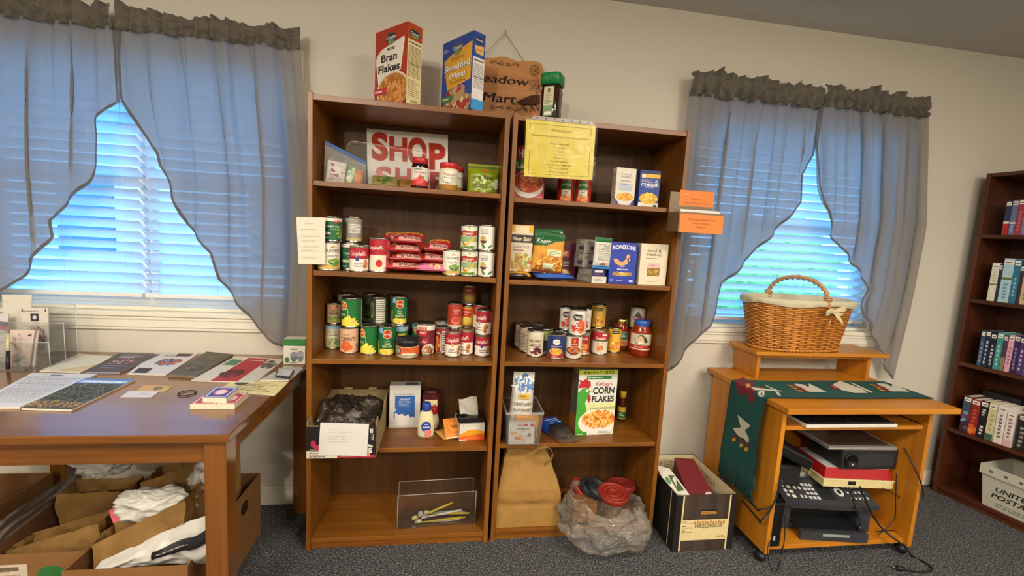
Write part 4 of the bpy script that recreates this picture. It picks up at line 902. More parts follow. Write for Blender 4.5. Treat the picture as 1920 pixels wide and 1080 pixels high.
# --- on top of the left bookcase
def bran_front(p):
    p.r(-.5, 0, .5, 1, '#a83218'); p.p([(-.45, .68), (-.3, .75), (.4, .84), (.42, .8), (.32, .44), (-.38, .3), (-.48, .62)], '#e4dccb'); p.e(-.0, .86, .16, .075, '#2c3040'); p.e(0, .82, .1, .04, '#7c8a5c'); p.t('Country', 0, .88, .04, '#dfe2ea', .3, .02, .2)
    p.t('40%', 0, .735, .045, '#2a1a14', .26, .02); p.t('Bran', -.05, .635, .1, '#2a1a14', .5, .03, 0, .0); p.t('Flakes', -.05, .5, .1, '#2a1a14', .68, .03)
    p.e(.08, .2, .5, .24, '#dcd2c0', 28); p.e(.08, .2, .46, .215, '#b87a36', 28); p.b(.06, .19, .42, .19, ['#b9702c', '#d0904a', '#a85f24', '#dca45c'], 130, .03, 4, .75)
    p.b(.15, .17, .2, .1, ['#c07c34', '#d8984e'], 30, .034, 6, .7); p.r(-.5, .17, -.1, .25, '#c22c3a'); p.l(-.47, .185, -.13, .235, 1, '#f0dcd8'); p.b(.4, .1, .1, .1, ['#cf9048', '#b06a28'], 14, .03, 9, .7)
def bran_side(p):
    p.r(-.5, .0, .5, 1, '#e2d3a0'); p.r(-.5, .8, .5, 1, '#b04418'); p.e(0, .88, .36, .05, '#2c3040'); p.t('Country', 0, .885, .03, '#dfe2ea', .6, .02, .2); p.e(0, .85, .24, .025, '#7c8a5c')
    p.l(-.42, .745, .42, .78, 1, '#3a3020', full=True); p.r(-.42, .71, .42, .718, '#2a2418'); p.l(-.42, .34, .42, .7, 16, '#7a6c48', full=True); p.r(-.42, .5, .42, .508, '#2a2418'); p.l(-.42, .1, .42, .31, 9, '#9a8a60'); p.r(-.2, .03, .3, .06, '#a8986a')
N = P(761, 193, z=TOPZ)
corner_carton('cereal_box', 'red bran flakes box standing on the left bookcase', 'cereal box', N, 702, 787.5, .197, 39.5, '#a83218', 'cereal boxes on top of the bookcase', front=bran_front, right=bran_side)
def shred_front(p):
    p.r(-.5, 0, .5, 1, '#2a4796'); p.p([(-.44, .74), (-.2, .8), (.47, .88), (.45, .4), (-.3, .33), (-.4, .6)], '#e0a52e'); p.e(0, .86, .17, .075, '#4a5260'); p.e(0, .81, .1, .045, '#7c8a5c'); p.t('Country', 0, .875, .045, '#dfe2ea', .3, .02, .2)
    p.t('Original', .02, .74, .055, '#6a4a1c', .42, .0); p.t('Shredded', .0, .625, .085, '#20306c', .86, .045); p.t('Shredded', -.005, .63, .085, '#f0ece0', .84, .02); p.t('Wheat', .02, .505, .085, '#20306c', .6, .045); p.t('Wheat', .015, .51, .085, '#f0ece0', .58, .02); p.t('BITE SIZE CEREAL', .05, .42, .03, '#5a3c18', .5)
    p.b(.05, .15, .44, .17, ['#8a6a48', '#a8865c', '#c8a878', '#9c2a28', '#d8c49a', '#b03a30'], 80, .05, 5, .7); p.p([(-.1, .12), (.25, .2), (.3, .32), (.2, .36), (-.05, .3)], '#b8946a'); p.p([(.02, .26), (.2, .3), (.16, .34), (.04, .31)], '#b0342c'); p.r(-.48, .17, -.1, .25, '#3f7a3e'); p.l(-.45, .19, -.14, .235, 1, '#dfe8d0'); p.l(-.46, .85, -.25, .9, 2, '#c8d0e8')
def shred_side(p):
    p.r(-.5, 0, .5, 1, '#e4e0d8'); p.r(-.5, .68, .5, 1, '#2a4796'); p.e(0, .9, .36, .045, '#2c3040'); p.t('Country', 0, .905, .03, '#dfe2ea', .6, .02, .2); p.p([(-.4, .82), (.4, .84), (.38, .72), (-.25, .73)], '#e0b860'); p.t('Wheat', .02, .78, .03, '#c85a2a', .5, .02)
    p.l(-.42, .62, .42, .66, 1, '#2a2a2a', full=True); p.l(-.42, .28, .42, .6, 15, '#8a8884', full=True); p.r(-.42, .42, .42, .428, '#3a3a3a'); p.r(-.5, 0, .5, .14, '#3a94cf')
N = P(882.5, 204, z=TOPZ)
corner_carton('cereal_box', 'blue and yellow shredded wheat box standing beside the wooden sign', 'cereal box', N, 826.5, 904, .2, 56.5, '#2a4796', 'cereal boxes on top of the bookcase', front=shred_front, right=shred_side)
# instant coffee jar
x, y, r, B = pxpos(1013, 1056, 221, TOPZ); B = P(1034, 221, y=YF2+.02); x, y = B.x+.005, B.y+.045; r = 20.5*depth((x, y, 1.9))/FPX; h = height_at((x, y-r, TOPZ), 135)
t = thing('coffee_jar', 'square glass jar of instant coffee with green cap, right of the wooden sign', 'jar', (x, y, TOPZ+.0006), face_cam(x, y)-.35)
m = MB(); m.lathe([(0, .001), (r*.84, .001), (r*.9, .006), (r*.84, h*.3), (r*.9, h*.62), (r*.8, h*.74), (r*.72, h*.78), (r*.72, h*.86)], mat('#2e1a10', .1, var=.3, bscale=70), 32, sq=4); m.build('glass_body', t, world=False)
m = MB(); m.lathe([(r*.8, h*.76), (r*.95, h*.77), (r*.96, h*.98), (r*.92, h), (0, h)], mat('#157a3c', .35), 32, sq=6); p = Print(m, lambda u, v, o: (u, -r*.965-o, v), 1, 1); p.t('N 11', .012, h*.885, .014, '#0c3a1c', .03); m.build('cap', t, world=False)
m = MB(); p = Print(m, lambda u, v, o: (u, -r*.9-o, v), r, h); p.r(-.42, .08, .5, .7, '#cfc6a4'); p.r(-.42, .08, .5, .3, '#7c9a6c'); p.e(.05, .62, .18, .05, '#8a6a3c'); p.l(-.3, .45, .4, .58, 3, '#6a5030'); p.r(-.3, .1, .35, .17, '#e8e4d6'); p.l(-.35, .32, .42, .43, 3, '#4a7a4c'); m.build('label', t, world=False)
# hanging wooden plaque
c0 = P(948, 106, y=-.03); zt, zb_ = P(948, 108, y=-.03).z, P(950, 216, y=-.03).z-.03; xr = P(1018, 120, y=-.03).x; xc = P(945, 60, y=-.012).x+.005; hw = xr-xc
t = thing('wall_sign', 'engraved wooden plaque hung on the wall behind the shredded wheat box', 'sign', (xc, -.03, zb_))
m = MB(); OAK = wood('engraved_pine', '#a86a2c', '#c88a48', 'x', .45, .8)
top = [(-1, .9), (-.97, .955), (-.9, .985), (-.8, .995), (-.62, .985), (-.42, .96), (-.28, .965), (-.14, .995), (0, 1.01), (.14, .995), (.28, .965), (.42, .96), (.62, .985), (.8, .995), (.9, .985), (.97, .955), (1, .9)]
out = top+[(1, .1), (.97, .045), (.9, .015), (.6, .03), (.3, 0), (0, -.01), (-.3, 0), (-.6, .03), (-.9, .015), (-.97, .045), (-1, .1)]
pts = [(xc+a*hw, zb_+(zt-zb_)*c) for a, c in out]; n = len(pts)
m.add([(a, -.034, c) for a, c in pts]+[(a, -.016, c) for a, c in pts], [list(range(n)), list(range(n, 2*n))[::-1]]+[(i, i+n, (i+1) % n+n, (i+1) % n) for i in range(n)], OAK)
# burnt lettering and drawing
p = Print(m, lambda u, v, o: (u, -.034-o, v), 1, 1); BURN = mat('#2c1408', .8, var=.2)
def seg(ln, wd=.002):
    for (a, b_), (c, d) in zip(ln, ln[1:]):
        q = math.hypot(c-a, d-b_) or 1; nx, ny = -(d-b_)/q*wd/2, (c-a)/q*wd/2; p.put([(a-nx, b_-ny), (c-nx, d-ny), (c+nx, d+ny), (a+nx, b_+ny)], [(0, 1, 2, 3)], BURN)
def at(px, py): q = P(px, py, y=-.034); return q.x, q.z
def pl(*a): return [at(680+u/4.8, 20+v/4.8) for u, v in a]
for s_, (u0, v0), (u1, v1), rw, hh in (('eadow', (905, 150), (992, 152), (945, 149), .036), ('Mart', (905, 184), (967, 186), (936, 183), .04)):
    a0, a1 = at(u0, v0), at(u1, v1)
    for d in (-.0018, -.0006, .0006, .0018): p.t(s_, (a0[0]+a1[0])/2+d, at(*rw)[1]+d*.4, hh, BURN, a1[0]-a0[0], 0, .12)
    if s_ == 'eadow':
        for d in (-.0018, 0, .0018): p.t('M', a0[0]-.035+d, at(945, 149)[1]+.004, .048, BURN, .052, 0, .12)
def spiral(cx, cz, r0, r1, t0, t1, n=18): return [(cx+(r0+(r1-r0)*i/n)*math.cos(t0+(t1-t0)*i/n), cz+(r0+(r1-r0)*i/n)*math.sin(t0+(t1-t0)*i/n)) for i in range(n+1)]
for base_y, flip in ((478, 1), (880, -1)):
    q = at(680+1280/4.8, 20+base_y/4.8)
    for sgn in (1, -1):
        seg([(q[0]+sgn*a, q[1]+flip*b_) for a, b_ in spiral(.012, 0, .002, .011, 0, 7)], .0022)
        seg([(q[0]+sgn*a, q[1]+flip*b_) for a, b_ in [(.02, -.006), (.035, -.002), (.05, .008), (.058, .002)]+spiral(.058, -.002, .008, .002, 1.2, -4)], .0022)
rc = at(680+1545/4.8, 20+545/4.8)
for k in range(6): seg(spiral(rc[0]+.013*math.cos(k*1.05), rc[1]+.014*math.sin(k*1.05), .010, .010, k*1.05-1.6, k*1.05+1.6, 10), .002)
seg(spiral(rc[0], rc[1], .001, .011, 0, 14, 40), .002)
seg(pl((1570, 610), (1575, 660), (1572, 720)), .0022)
for lf in (((1490, 670), (1520, 635), (1565, 650), (1530, 680), (1490, 670)), ((1505, 715), (1540, 680), (1585, 680), (1560, 710), (1505, 715)), ((1555, 760), (1565, 715), (1590, 690), (1590, 740), (1555, 760))): seg(pl(*lf), .002)
p.p(pl((1380, 835), (1440, 800), (1500, 775), (1560, 765), (1590, 770), (1590, 850), (1500, 850), (1420, 850)), mat('#4a2610', .8, var=.4)); seg(pl((1340, 845), (1400, 835), (1440, 850)), .003)
rnd = random.Random(4)
for k in range(26): q = (1410+rnd.random()*170, 860+rnd.random()*60); seg(pl(q, (q[0]+rnd.uniform(-14, 14), q[1]-18), (q[0]+10, q[1]+5)), .002)
m.build('board', t, bevel=.002)
hk = P(948, 61, y=-.012)
m = MB(); m.tube([(hk.x, -.001, hk.z+.012), (hk.x, -.012, hk.z+.01), (hk.x, -.015, hk.z), (hk.x, -.012, hk.z-.006), (hk.x, -.006, hk.z-.003)], .0018, '#9a8a68', 6); m.build('hook', t)
m = MB()
for px, py in ((906, 104), (982, 115)): q = P(px, py, y=-.025); m.tube([(hk.x, -.012, hk.z-.004), ((hk.x+q.x)/2, -.02, (hk.z+q.z)/2-.002), (q.x, -.036, q.z-.006)], .0016, '#a8906a', 6)
m.build('cord', t)

# --- left bookcase, top compartment
z = SH[4]
m = MB(); cs = [P(px, py, y=yy) for px, py, yy in ((690, 352, -.075), (840, 360, -.075), (840, 254, -.03), (688, 241, -.03))]; cs[0].z = cs[1].z = z+.001
for q in cs: q.y -= .004
def bil(u, v): return cs[0].lerp(cs[1], u).lerp(cs[3].lerp(cs[2], u), v)
nrm = Vector((0, -1, -.2)).normalized()
F = lambda u, v, o: tuple(bil(u, v)+nrm*o+Vector((0, -.003*math.sin(u*5+v*3), 0)))
m.grid(lambda a, c: F(a, c, 0), 6, 6, mat('#ddd8cc', .35), False)
m.grid(lambda a, c: F(a, c, -.0012), 6, 6, mat('#c8c3b6', .6), False, flip=True)
p = Print(m, F, 1, 1, gap=.001); RL = mat('#b0382a', .18)
for s_, u, v, hh, ww in (('S', .155, .735, .44, .2), ('H', .38, .715, .38, .22), ('O', .615, .7, .44, .24), ('P', .865, .64, .42, .21)): p.t(s_, u, v, hh, RL, ww, .045)
for s_, u, v, hh, ww in (('S', .2, .23, .33, .2), ('H', .44, .23, .33, .2), ('O', .66, .22, .33, .2), ('P', .87, .21, .33, .2)): p.t(s_, u, v, hh, mat('#bc5a50', .22), ww, .045)
o = m.build('poster', loc=None); tag(o, 'white poster with big red bubble letters reading SHOP, leaning at the back', 'poster')
# clear lid leaning against the poster
t = thing('container_cover', 'clear plastic box lid leaning in front of the SHOP poster', 'lid', (.32, -.12, z+.0006)); m = MB(); CL = film('clear_plastic', '#e6e2d6', .86, .1)
tl, tr_ = P(652, 270, y=-.1), P(802, 290, y=-.1); w = tr_.x-tl.x; hh = tl.z-z-.001
def rr(sx_, sz_, r0, ins): 
    o_ = []
    for cx, cz, a in ((sx_/2-r0, sz_-r0, 0), (-sx_/2+r0, sz_-r0, PI/2), (-sx_/2+r0, r0, PI), (sx_/2-r0, r0, 1.5*PI)):
        for k in range(6): o_.append((cx+(r0-ins)*math.cos(a+k*PI/10), cz+(r0-ins)*math.sin(a+k*PI/10)))
    return o_
xm = (tl.x+tr_.x)/2; lean = lambda a, c, o_: (xm+a, -.145+.05*c/hh-o_, z+.004+c-.012*a/w*2*c/hh)
R1 = rr(w, hh, .03, 0); R2 = rr(w, hh, .03, .012); n = len(R1)
m.add([lean(a, c, .004) for a, c in R1]+[lean(a, c, .012) for a, c in R1]+[lean(a, c, .012) for a, c in R2]+[lean(a, c, .0) for a, c in R2], [(k*n+i, k*n+(i+1) % n, (k+1)*n+(i+1) % n, (k+1)*n+i) for k in range(3) for i in range(n)], CL, True)
m.build('rim', t); m = MB(); m.add([lean(a, c, .0) for a, c in R2], [list(range(n))], CL); m.build('panel', t)
m = MB(); m.tube([lean(a, c, .011) for a, c in R1], .0016, film('clear_plastic_edge', '#f0ece0', .35, .1), 6, True); m.build('bead', t)
# zip bag with packets
bp = P(648, 345, y=-.23); t = thing('zip_bag', 'clear zip bag with blue seal holding packets, left end of the top shelf', 'bag', (bp.x, bp.y, z+.0006), .25)
ZB = film('clear_bag_film', '#e8e6e0', .72, .12, .5)
W0, H0 = .165, .155
def zf(s_): 
    def fn(u, v):
        a = (u-.5)*W0*(1-.06*v); b_ = max(0, 1-abs(2*u-1)**3)*(1-v)**.8*.034
        c = v*H0*(1-.42*u)+.0
        return (a, s_*(b_+.002*noise.noise((u*8, v*8, s_)))+.001*s_, c)
    return fn
m = MB(); m.grid(zf(-1), 18, 18, ZB); m.grid(zf(1), 18, 18, ZB, flip=True); m.build('film', t, world=False)
m = MB(); zz = [zf(-1)(u/10, .97) for u in range(11)]
m.add([(q[0], -.0035, q[2]) for q in zz]+[(q[0], -.0035, q[2]+.013) for q in zz]+[(q[0], .0035, q[2]) for q in zz]+[(q[0], .0035, q[2]+.013) for q in zz], [(i, i+1, i+12, i+11) for i in range(10)]+[(22+i+1, 22+i, 33+i, 33+i+1) for i in range(10)]+[(11+i, 12+i, 34+i, 33+i) for i in range(10)], mat('#3a5fa0', .3)); m.build('zip_seal', t, world=False)
def redspots(p): p.b(0, .6, .35, .3, ['#8c1c2c'], 9, .06, 2); p.l(-.3, .1, .4, .4, 3, '#b86a74')
def plain(c): return lambda p: p.b(0, .5, .3, .35, c, 16, .1, 3)
M_ = Matrix.Translation((bp.x, bp.y, z)) @ Matrix.Rotation(.25, 4, 'Z')
def inbag(label, dx, w, h, c, dr, rz, dy=0): q = M_ @ Vector((dx, dy, .0035)); pouch('seasoning_packet', label, 'packet', w, h, .016, q, (0, rz, .25), c, dr, .4, int(abs(dx)*1000), 'packets inside the zip bag')
inbag('white packet with dark red spots inside the zip bag', -.042, .07, .085, '#d8d0c4', redspots, .12)
inbag('green packet inside the zip bag', .012, .036, .075, '#5f9a3a', plain(['#8fc05a', '#dfe8c8']), .25, .004)
inbag('orange packet inside the zip bag', .047, .036, .06, '#d8662a', plain(['#e8883c']), .05)
# flat packets
for lb, px, py, yy, w, h, c, dr, rz in (('tan and green packet lying before the SHOP poster', 721, 347, -.24, .1, .07, '#8a7a44', plain(['#5f7a34', '#4a6a2a']), .1), ('tan and orange packet lying half behind the jelly jar', 755, 350, -.2, .08, .065, '#9a7a44', plain(['#b8602a', '#a8742c']), -.2)):
    q = P(px, py, y=yy); pouch('seasoning_packet', lb, 'packet', w, h, .012, (q.x, q.y, z+.008), (math.radians(-52), 0, rz), c, dr, .45, int(px), 'seasoning packets on the top shelf')
def pot(name, label, l, r_, b_, t_, yf, body, lidc, lr, dsn, dz, prof=None, group=None, rot=0):
    B = P((l+r_)/2, b_, y=yf); B.z = z; r = (r_-l)/2*depth(B)/FPX; k = Vector((B.x-CAM.x, B.y-CAM.y, 0)).normalized(); x, y = B.x+k.x*r, B.y+k.y*r; h = height_at(B, t_)
    pf = prof(r, h) if prof else [(0, 0), (r*.9, 0), (r, .006), (r, h*.7), (r*.96, h*.76), (r*lr, h*.82), (r*lr, h*.86)]
    jar('food_jar', label, pf, ([(r*lr*.98, h*.81), (r*lr*1.04, h*.815), (r*lr*1.04, h*.985), (r*lr, h), (0, h)], mat(lidc, .35)), x, y, z, 1, body, 0, dsn, (h*dz[0], h*dz[1]), r+.0006, group=group, rot=rot)
    return x, y, r, h
def d_straw(p): p.r(-1.3, 0, 1.3, 1, '#e2dcd0'); p.r(-1.3, 0, 1.3, .3, '#c8322c'); p.e(.05, .38, .3, .2, '#cf3a30'); p.e(.35, .45, .12, .12, '#4a8a3c'); p.b(0, .28, .8, .1, ['#c8322c', '#e05a4a'], 20, .07, 3); p.t('STRAWBERRY', 0, .74, .11, '#b02c30', 1.35, .012); p.l(-.7, .85, .7, .95, 1, '#3a3a3a'); p.t('JAM', 0, .61, .07, '#b02c30', .4)
pot('food_jar', 'dark strawberry jelly jar with red lid', 770.5, 802.5, 354.5, 295, -.28, mat('#2a0c10', .1), '#b8262e', .9, d_straw, (.1, .68), group='jars on the top shelf')
def d_pb(p): p.r(-2.6, 0, 2.6, 1, '#e4dec8'); p.e(.05, .5, .95, .44, '#3f7a4c', 26); p.e(.05, .53, .9, .4, '#ece8d8', 26); p.t('Ambrosia', .05, .66, .16, '#b02c34', 1.25, .015); p.t('PEANUT BUTTER', .05, .42, .08, '#5a4a30', 1.2, .01); p.b(0, .94, 1.4, .05, ['#d8c8a0'], 20, .04, 2)
xx, yy_, r, h = pot('food_jar', 'peanut butter jar with red lid and white oval label, front one', 822.5, 857.5, 359.6, 304.5, -.29, mat('#b0803c', .2), '#c2282e', .97, d_pb, (.22, .78), group='jars on the top shelf')
jar('food_jar', 'peanut butter jar with red lid, hidden behind the front one', [(0, 0), (r*.9, 0), (r, .006), (r, h*.7), (r*.96, h*.76), (r*.97, h*.82), (r*.97, h*.86)], ([(r*.95, h*.81), (r, h*.815), (r, h*.985), (r*.96, h), (0, h)], mat('#c2282e', .35)), xx+.025, yy_+.085, z, 1, mat('#b0803c', .2), 0, d_pb, (h*.22, h*.78), r+.0006, group='jars on the top shelf', rot=.5)
def d_raw(p): p.r(-.5, .86, .5, .93, '#5a6a1c'); p.b(0, .3, .4, .25, ['#b4c04a', '#8a9a24', '#d0d88a'], 16, .07, 2); p.t('the Raw', 0, .56, .15, '#3a4a14', .62, .01, .3); p.e(.02, .78, .1, .05, '#b8602a'); p.l(-.3, .2, .3, .36, 2, '#55651c'); p.e(.42, .35, .08, .18, '#d8dcc0')
q = P(909, 363, y=-.25); pouch('sweetener_pouch', 'shiny lime green stand-up pouch at the right end of the top shelf', 'pouch', 58*depth(q)/FPX, height_at((q.x, q.y, z), 308), .05, (q.x-.008, q.y+.02, z+.0006), (0, 0, face_cam(q.x, q.y)*.6), '#84901c', d_raw, .22, 5, gusset=1, crimp=.06)

# --- paper note taped to the left side panel
def sheet(name, label, cat, corners, col, draw=None, wav=.003, rough=.7, thick=.0006, group=None, nx=8, seed=1, build=True):
    """corners bl, br, tr, tl"""
    c = [Vector(q) for q in corners]; n_ = (c[1]-c[0]).cross(c[3]-c[0]).normalized(); lx, ly = (c[1]-c[0]).length, (c[3]-c[0]).length
    def F(u, v, o): return tuple(c[0].lerp(c[1], u).lerp(c[3].lerp(c[2], u), v)+n_*(o+wav*noise.noise((u*2.2+seed, v*2.2, seed))+wav))
    m = MB(); mm = mat(col, rough, var=.02); m.grid(lambda a, d: F(a, d, 0), nx, nx, mm); m.grid(lambda a, d: F(a, d, -thick), nx, nx, mm, flip=True)
    E_ = [(a/nx, 0) for a in range(nx)]+[(1, a/nx) for a in range(nx)]+[(1-a/nx, 1) for a in range(nx)]+[(0, 1-a/nx) for a in range(nx)]
    k = len(E_); m.add([F(a, d, 0) for a, d in E_]+[F(a, d, -thick) for a, d in E_], [(i, i+k, (i+1) % k+k, (i+1) % k) for i in range(k)], mm)
    if draw: p = Print(m, F, 1, 1); p.cl = 2; draw(p)
    if not build: return m
    o = m.build(name); return tag(o, label, cat, group)
PENCIL = mat('#8e8878', .9)
def scrawl(p, rows, u0, u1, m=PENCIL, seed=1, size=.035, wd=.006):
    rnd = random.Random(seed)
    for v in rows:
        u = u0+rnd.random()*.05; e_ = u1-rnd.random()*.25; pts = []
        while u < e_: pts.append((u, v+rnd.uniform(-size/2, size/2))); u += .018+rnd.random()*.012
        for (a, b_), (c, d) in zip(pts, pts[1:]):
            if rnd.random() < .15: continue
            p.put([(a, b_-wd/2), (c, d-wd/2), (c, d+wd/2), (a, b_+wd/2)], [(0, 1, 2, 3)], m)
yy_ = YF1-.003
sheet('handwritten_note', 'cream handwritten note taped to the left edge of the left bookcase', 'note', [P(a, c, y=yy_) for a, c in ((560, 495), (610, 496), (610, 408), (556, 407))], '#d9d2be', lambda p: (scrawl(p, (.9, .86), .25, .7, seed=2), scrawl(p, (.74, .6, .5, .38, .3, .15), .12, .85, seed=3)), .002)

# --- ramen packets
z = SH[3]
def d_ramen(p): p.r(-.5, .1, .5, .9, '#b8262a'); p.p([(-.45, .5), (0, .82), (.45, .6), (.4, .88), (-.4, .9)], '#d8943a'); p.b(0, .72, .4, .12, ['#e0b050', '#d8862a'], 30, .05, 3); p.r(-.3, .1, .44, .3, '#d89a8c'); p.t('Maruchan', .08, .2, .13, '#2a1014', .7, .02, .15); p.l(-.46, .36, .2, .46, 1, '#f0c8b0'); p.r(-.5, 0, .5, .06, '#d8a0a0')
def d_pink(p): p.r(-.5, .1, .5, .9, '#d8789a'); p.l(-.4, .2, .25, .34, 1, '#7a2038', full=True); p.b(.2, .3, .25, .2, ['#e0b050', '#efd08a'], 20, .05, 3)
def ramen(label, px, py, yf, zz, rz, tilt=0, c='#b8262a', dr=d_ramen, s=1.0, seed=1):
    q = P(px, py, y=yf); pouch('ramen_packet', label, 'noodle packet', .125*s, .105, .029, (q.x+.014, q.y, zz+.0185), (math.radians(-76)+tilt, 0, rz), c, dr, .22, seed, 'ramen packets on the upper shelf', wr=.0025)
ZR = z
ramen('red ramen packet at the bottom of the taller pile', 749, 510, -.31, ZR, .05, seed=1, s=1.08)
ramen('red ramen packet second from the bottom of the taller pile', 754, 495, -.305, ZR+.035, -.04, seed=2, s=1.02)
ramen('red ramen packet third from the bottom of the taller pile', 752, 485, -.30, ZR+.070, .06, seed=3)
ramen('red ramen packet on top of the taller pile, beside the tall tomato can', 756, 470, -.29, ZR+.107, -.1, .06, seed=4, s=.95)
ramen('orange and red ramen packet half under the top one of the taller pile', 738, 470, -.17, ZR+.107, .3, .0, c='#c8622a', seed=5, s=.7)
ramen('red ramen packet standing crumpled at the right of the taller pile', 786, 490, -.14, ZR+.01, .5, .75, seed=6, s=.75)
ramen('pink ramen packet at the bottom of the shorter pile', 801, 514, -.31, ZR, -.03, c='#d8789a', dr=d_pink, seed=7, s=1.0)
ramen('red ramen packet in the middle of the shorter pile', 805, 497, -.29, ZR+.036, -.1, .0, seed=8, s=.9)
ramen('red ramen packet tilted on top of the shorter pile', 811, 478, -.28, ZR+.078, -.2, .15, seed=9, s=.8)

# --- right bookcase, top compartment
z = SR[4]
def d_hh(p):
    p.r(-.5, 0, .5, 1, '#a82a34'); p.t('HELPER', 0, .86, .16, '#efe6da', .85, .02); p.r(-.5, .55, .5, .74, '#2f7a3c'); p.t('Lasagna', -.05, .645, .11, '#efe6d0', .8, .02); p.e(-.05, .3, .52, .26, '#d0cbc4', 24); p.e(-.05, .34, .48, .2, '#b84a26', 24); p.b(-.05, .36, .42, .18, ['#c8562a', '#d8783c', '#e09a5a', '#a83a1c'], 80, .04, 4, .5); p.l(.25, .05, .45, .14, 2, '#d8a0a0')
carton('pasta_dinner_box', 'red boxed pasta dinner with a bowl picture, behind the yellow notice', 'food box', 963, 1020, 371.5, 275, z, .05, '#a82a34', yf=-.215, front=d_hh, yaw=.04)
def bbox(p):
    p.r(-.5, 0, .5, 1, '#ddd5c0'); p.t('bowl &', 0, .84, .05, '#6a7a94', .5, .01); p.t('basket', 0, .775, .05, '#6a7a94', .5, .01); p.t('ORIGINAL', 0, .66, .04, '#4a5060', .56, .01); p.r(-.35, .4, .35, .6, '#b4c0cc'); p.l(-.2, .55, .2, .6, 1, '#6a7080'); p.p([(-.5, 0), (.5, 0), (.5, .18), (.3, .1), (0, 0), (-.3, .1), (-.5, .18)], '#3a4a80'); p.p([(-.46, .2), (.44, .2), (.3, .04), (.0, .0), (-.28, .04)], '#dcd8d4'); p.e(0, .23, .44, .1, '#e0a03a', 20); p.b(0, .25, .38, .09, ['#e8a83c', '#f0bc5a', '#d08c28'], 50, .035, 3, .6)
def bside(p): p.r(-.5, 0, .5, 1, '#c8c0ac'); p.l(-.4, .1, .4, .9, 12, '#8a8474')
carton('macaroni_box', 'cream macaroni dinner box with blue foot, left of the blue one', 'food box', 1150, 1189.5, 384.5, 315.5, z, .036, '#ddd5c0', yf=-.27, yaw=.1, front=bbox, left=bside, group='macaroni boxes on the top shelf')
def mbox(p):
    p.r(-.5, 0, .5, 1, '#24408e'); p.r(-.5, .9, .5, 1, '#1c2c6a'); p.r(-.42, .8, .5, .9, '#e0b03a'); p.p([(-.42, .85), (-.32, .9), (-.2, .85), (-.32, .79)], '#e8e4da'); p.t('MAC &', .0, .72, .09, '#efece2', .8, .02); p.t('CHEESE', 0, .62, .075, '#efece2', .85, .02); p.t('DINNER', 0, .555, .035, '#efece2', .45, .01); p.r(-.5, 0, .5, .13, '#dcd8cc'); p.e(0, .24, .46, .15, '#dcb02e', 20); p.b(0, .26, .42, .13, ['#e8c040', '#f0d468', '#d09a24'], 60, .035, 4, .6); p.r(.25, .02, .42, .08, '#2a2a2a')
carton('macaroni_box', 'blue mac and cheese box near the right panel of the top shelf', 'food box', 1195, 1234, 386.5, 320, z, .036, '#24408e', yf=-.27, yaw=-.05, front=mbox, group='macaroni boxes on the top shelf')
# yellow notice in plastic sleeve
yy_ = YF2-.006
cor = [P(a, c, y=yy_) for a, c in ((982, 330), (1110, 338), (1117, 236), (987, 223))]
t = thing('notice', 'bright yellow notice in a clear sleeve hanging from the right bookcase top', 'notice', tuple((cor[0]+cor[1])/2))
def d_not(p):
    Kk = mat('#5c5a1c', .8); p.r(.06, .05, .94, .055, Kk); p.r(.06, .93, .94, .935, Kk); p.r(.06, .05, .065, .935, Kk); p.r(.935, .05, .94, .935, Kk)
    p.t('Attention', .5, .85, .05, '#8a7a1c', .3, .0); p.t('The Food Pantry is for our residents use ONLY', .5, .735, .032, Kk, .84)
    for s_, v, w in (('Please take only', .61, .28), ('what you', .545, .14), ('need', .48, .09), ('and no', .42, .12), ('more than', .36, .16), ('Do not remove', .3, .26), ('the food, or staff will', .235, .34), ('have to close it', .175, .26)): p.t(s_, .5, v, .03, Kk, w)
    p.t('Immediately', .5, .11, .042, '#8a6a1c', .28)
m = sheet('sheet', '', '', cor, '#e0c812', d_not, .002, .35, build=False); m.build('sheet', t)
SL = film('notice_sleeve', '#fff8d8', .97, .06, .3)
top2 = [P(a, c, y=yy_) for a, c in ((1000, 217), (1110, 229))]
def slf(o):
    def fn(u, v):
        q = cor[0].lerp(cor[1], -.02+u*1.05).lerp(cor[3].lerp(cor[2], -.02+u*1.05), -.02+v*1.06); return (q.x, q.y-.003-o-.004*abs(noise.noise((u*3+v*2.5, v*3-u, 2)))-.003*noise.noise((u*7, v*6, 5)), q.z)
    return fn
m = MB(); m.grid(slf(.002), 40, 40, SL); m.build('sleeve', t)
m = MB(); c4 = [cor[3].lerp(cor[2], .06), cor[3].lerp(cor[2], .97), top2[1], top2[0]]
BND = film('sleeve_strip', '#d8d0c8', .25, .2); m.grid(lambda u, v: tuple(c4[0].lerp(c4[1], u).lerp(c4[3].lerp(c4[2], u), v)+Vector((0, -.006, 0))), 20, 2, BND)
p = Print(m, lambda u, v, o: tuple(c4[0].lerp(c4[1], u).lerp(c4[3].lerp(c4[2], u), v)+Vector((0, -.006-o, 0))), 1, 1)
for k in range(7): p.e(.08+k*.14, .5, .012, .25, '#4a4038', 10)
m.build('punched_strip', t)
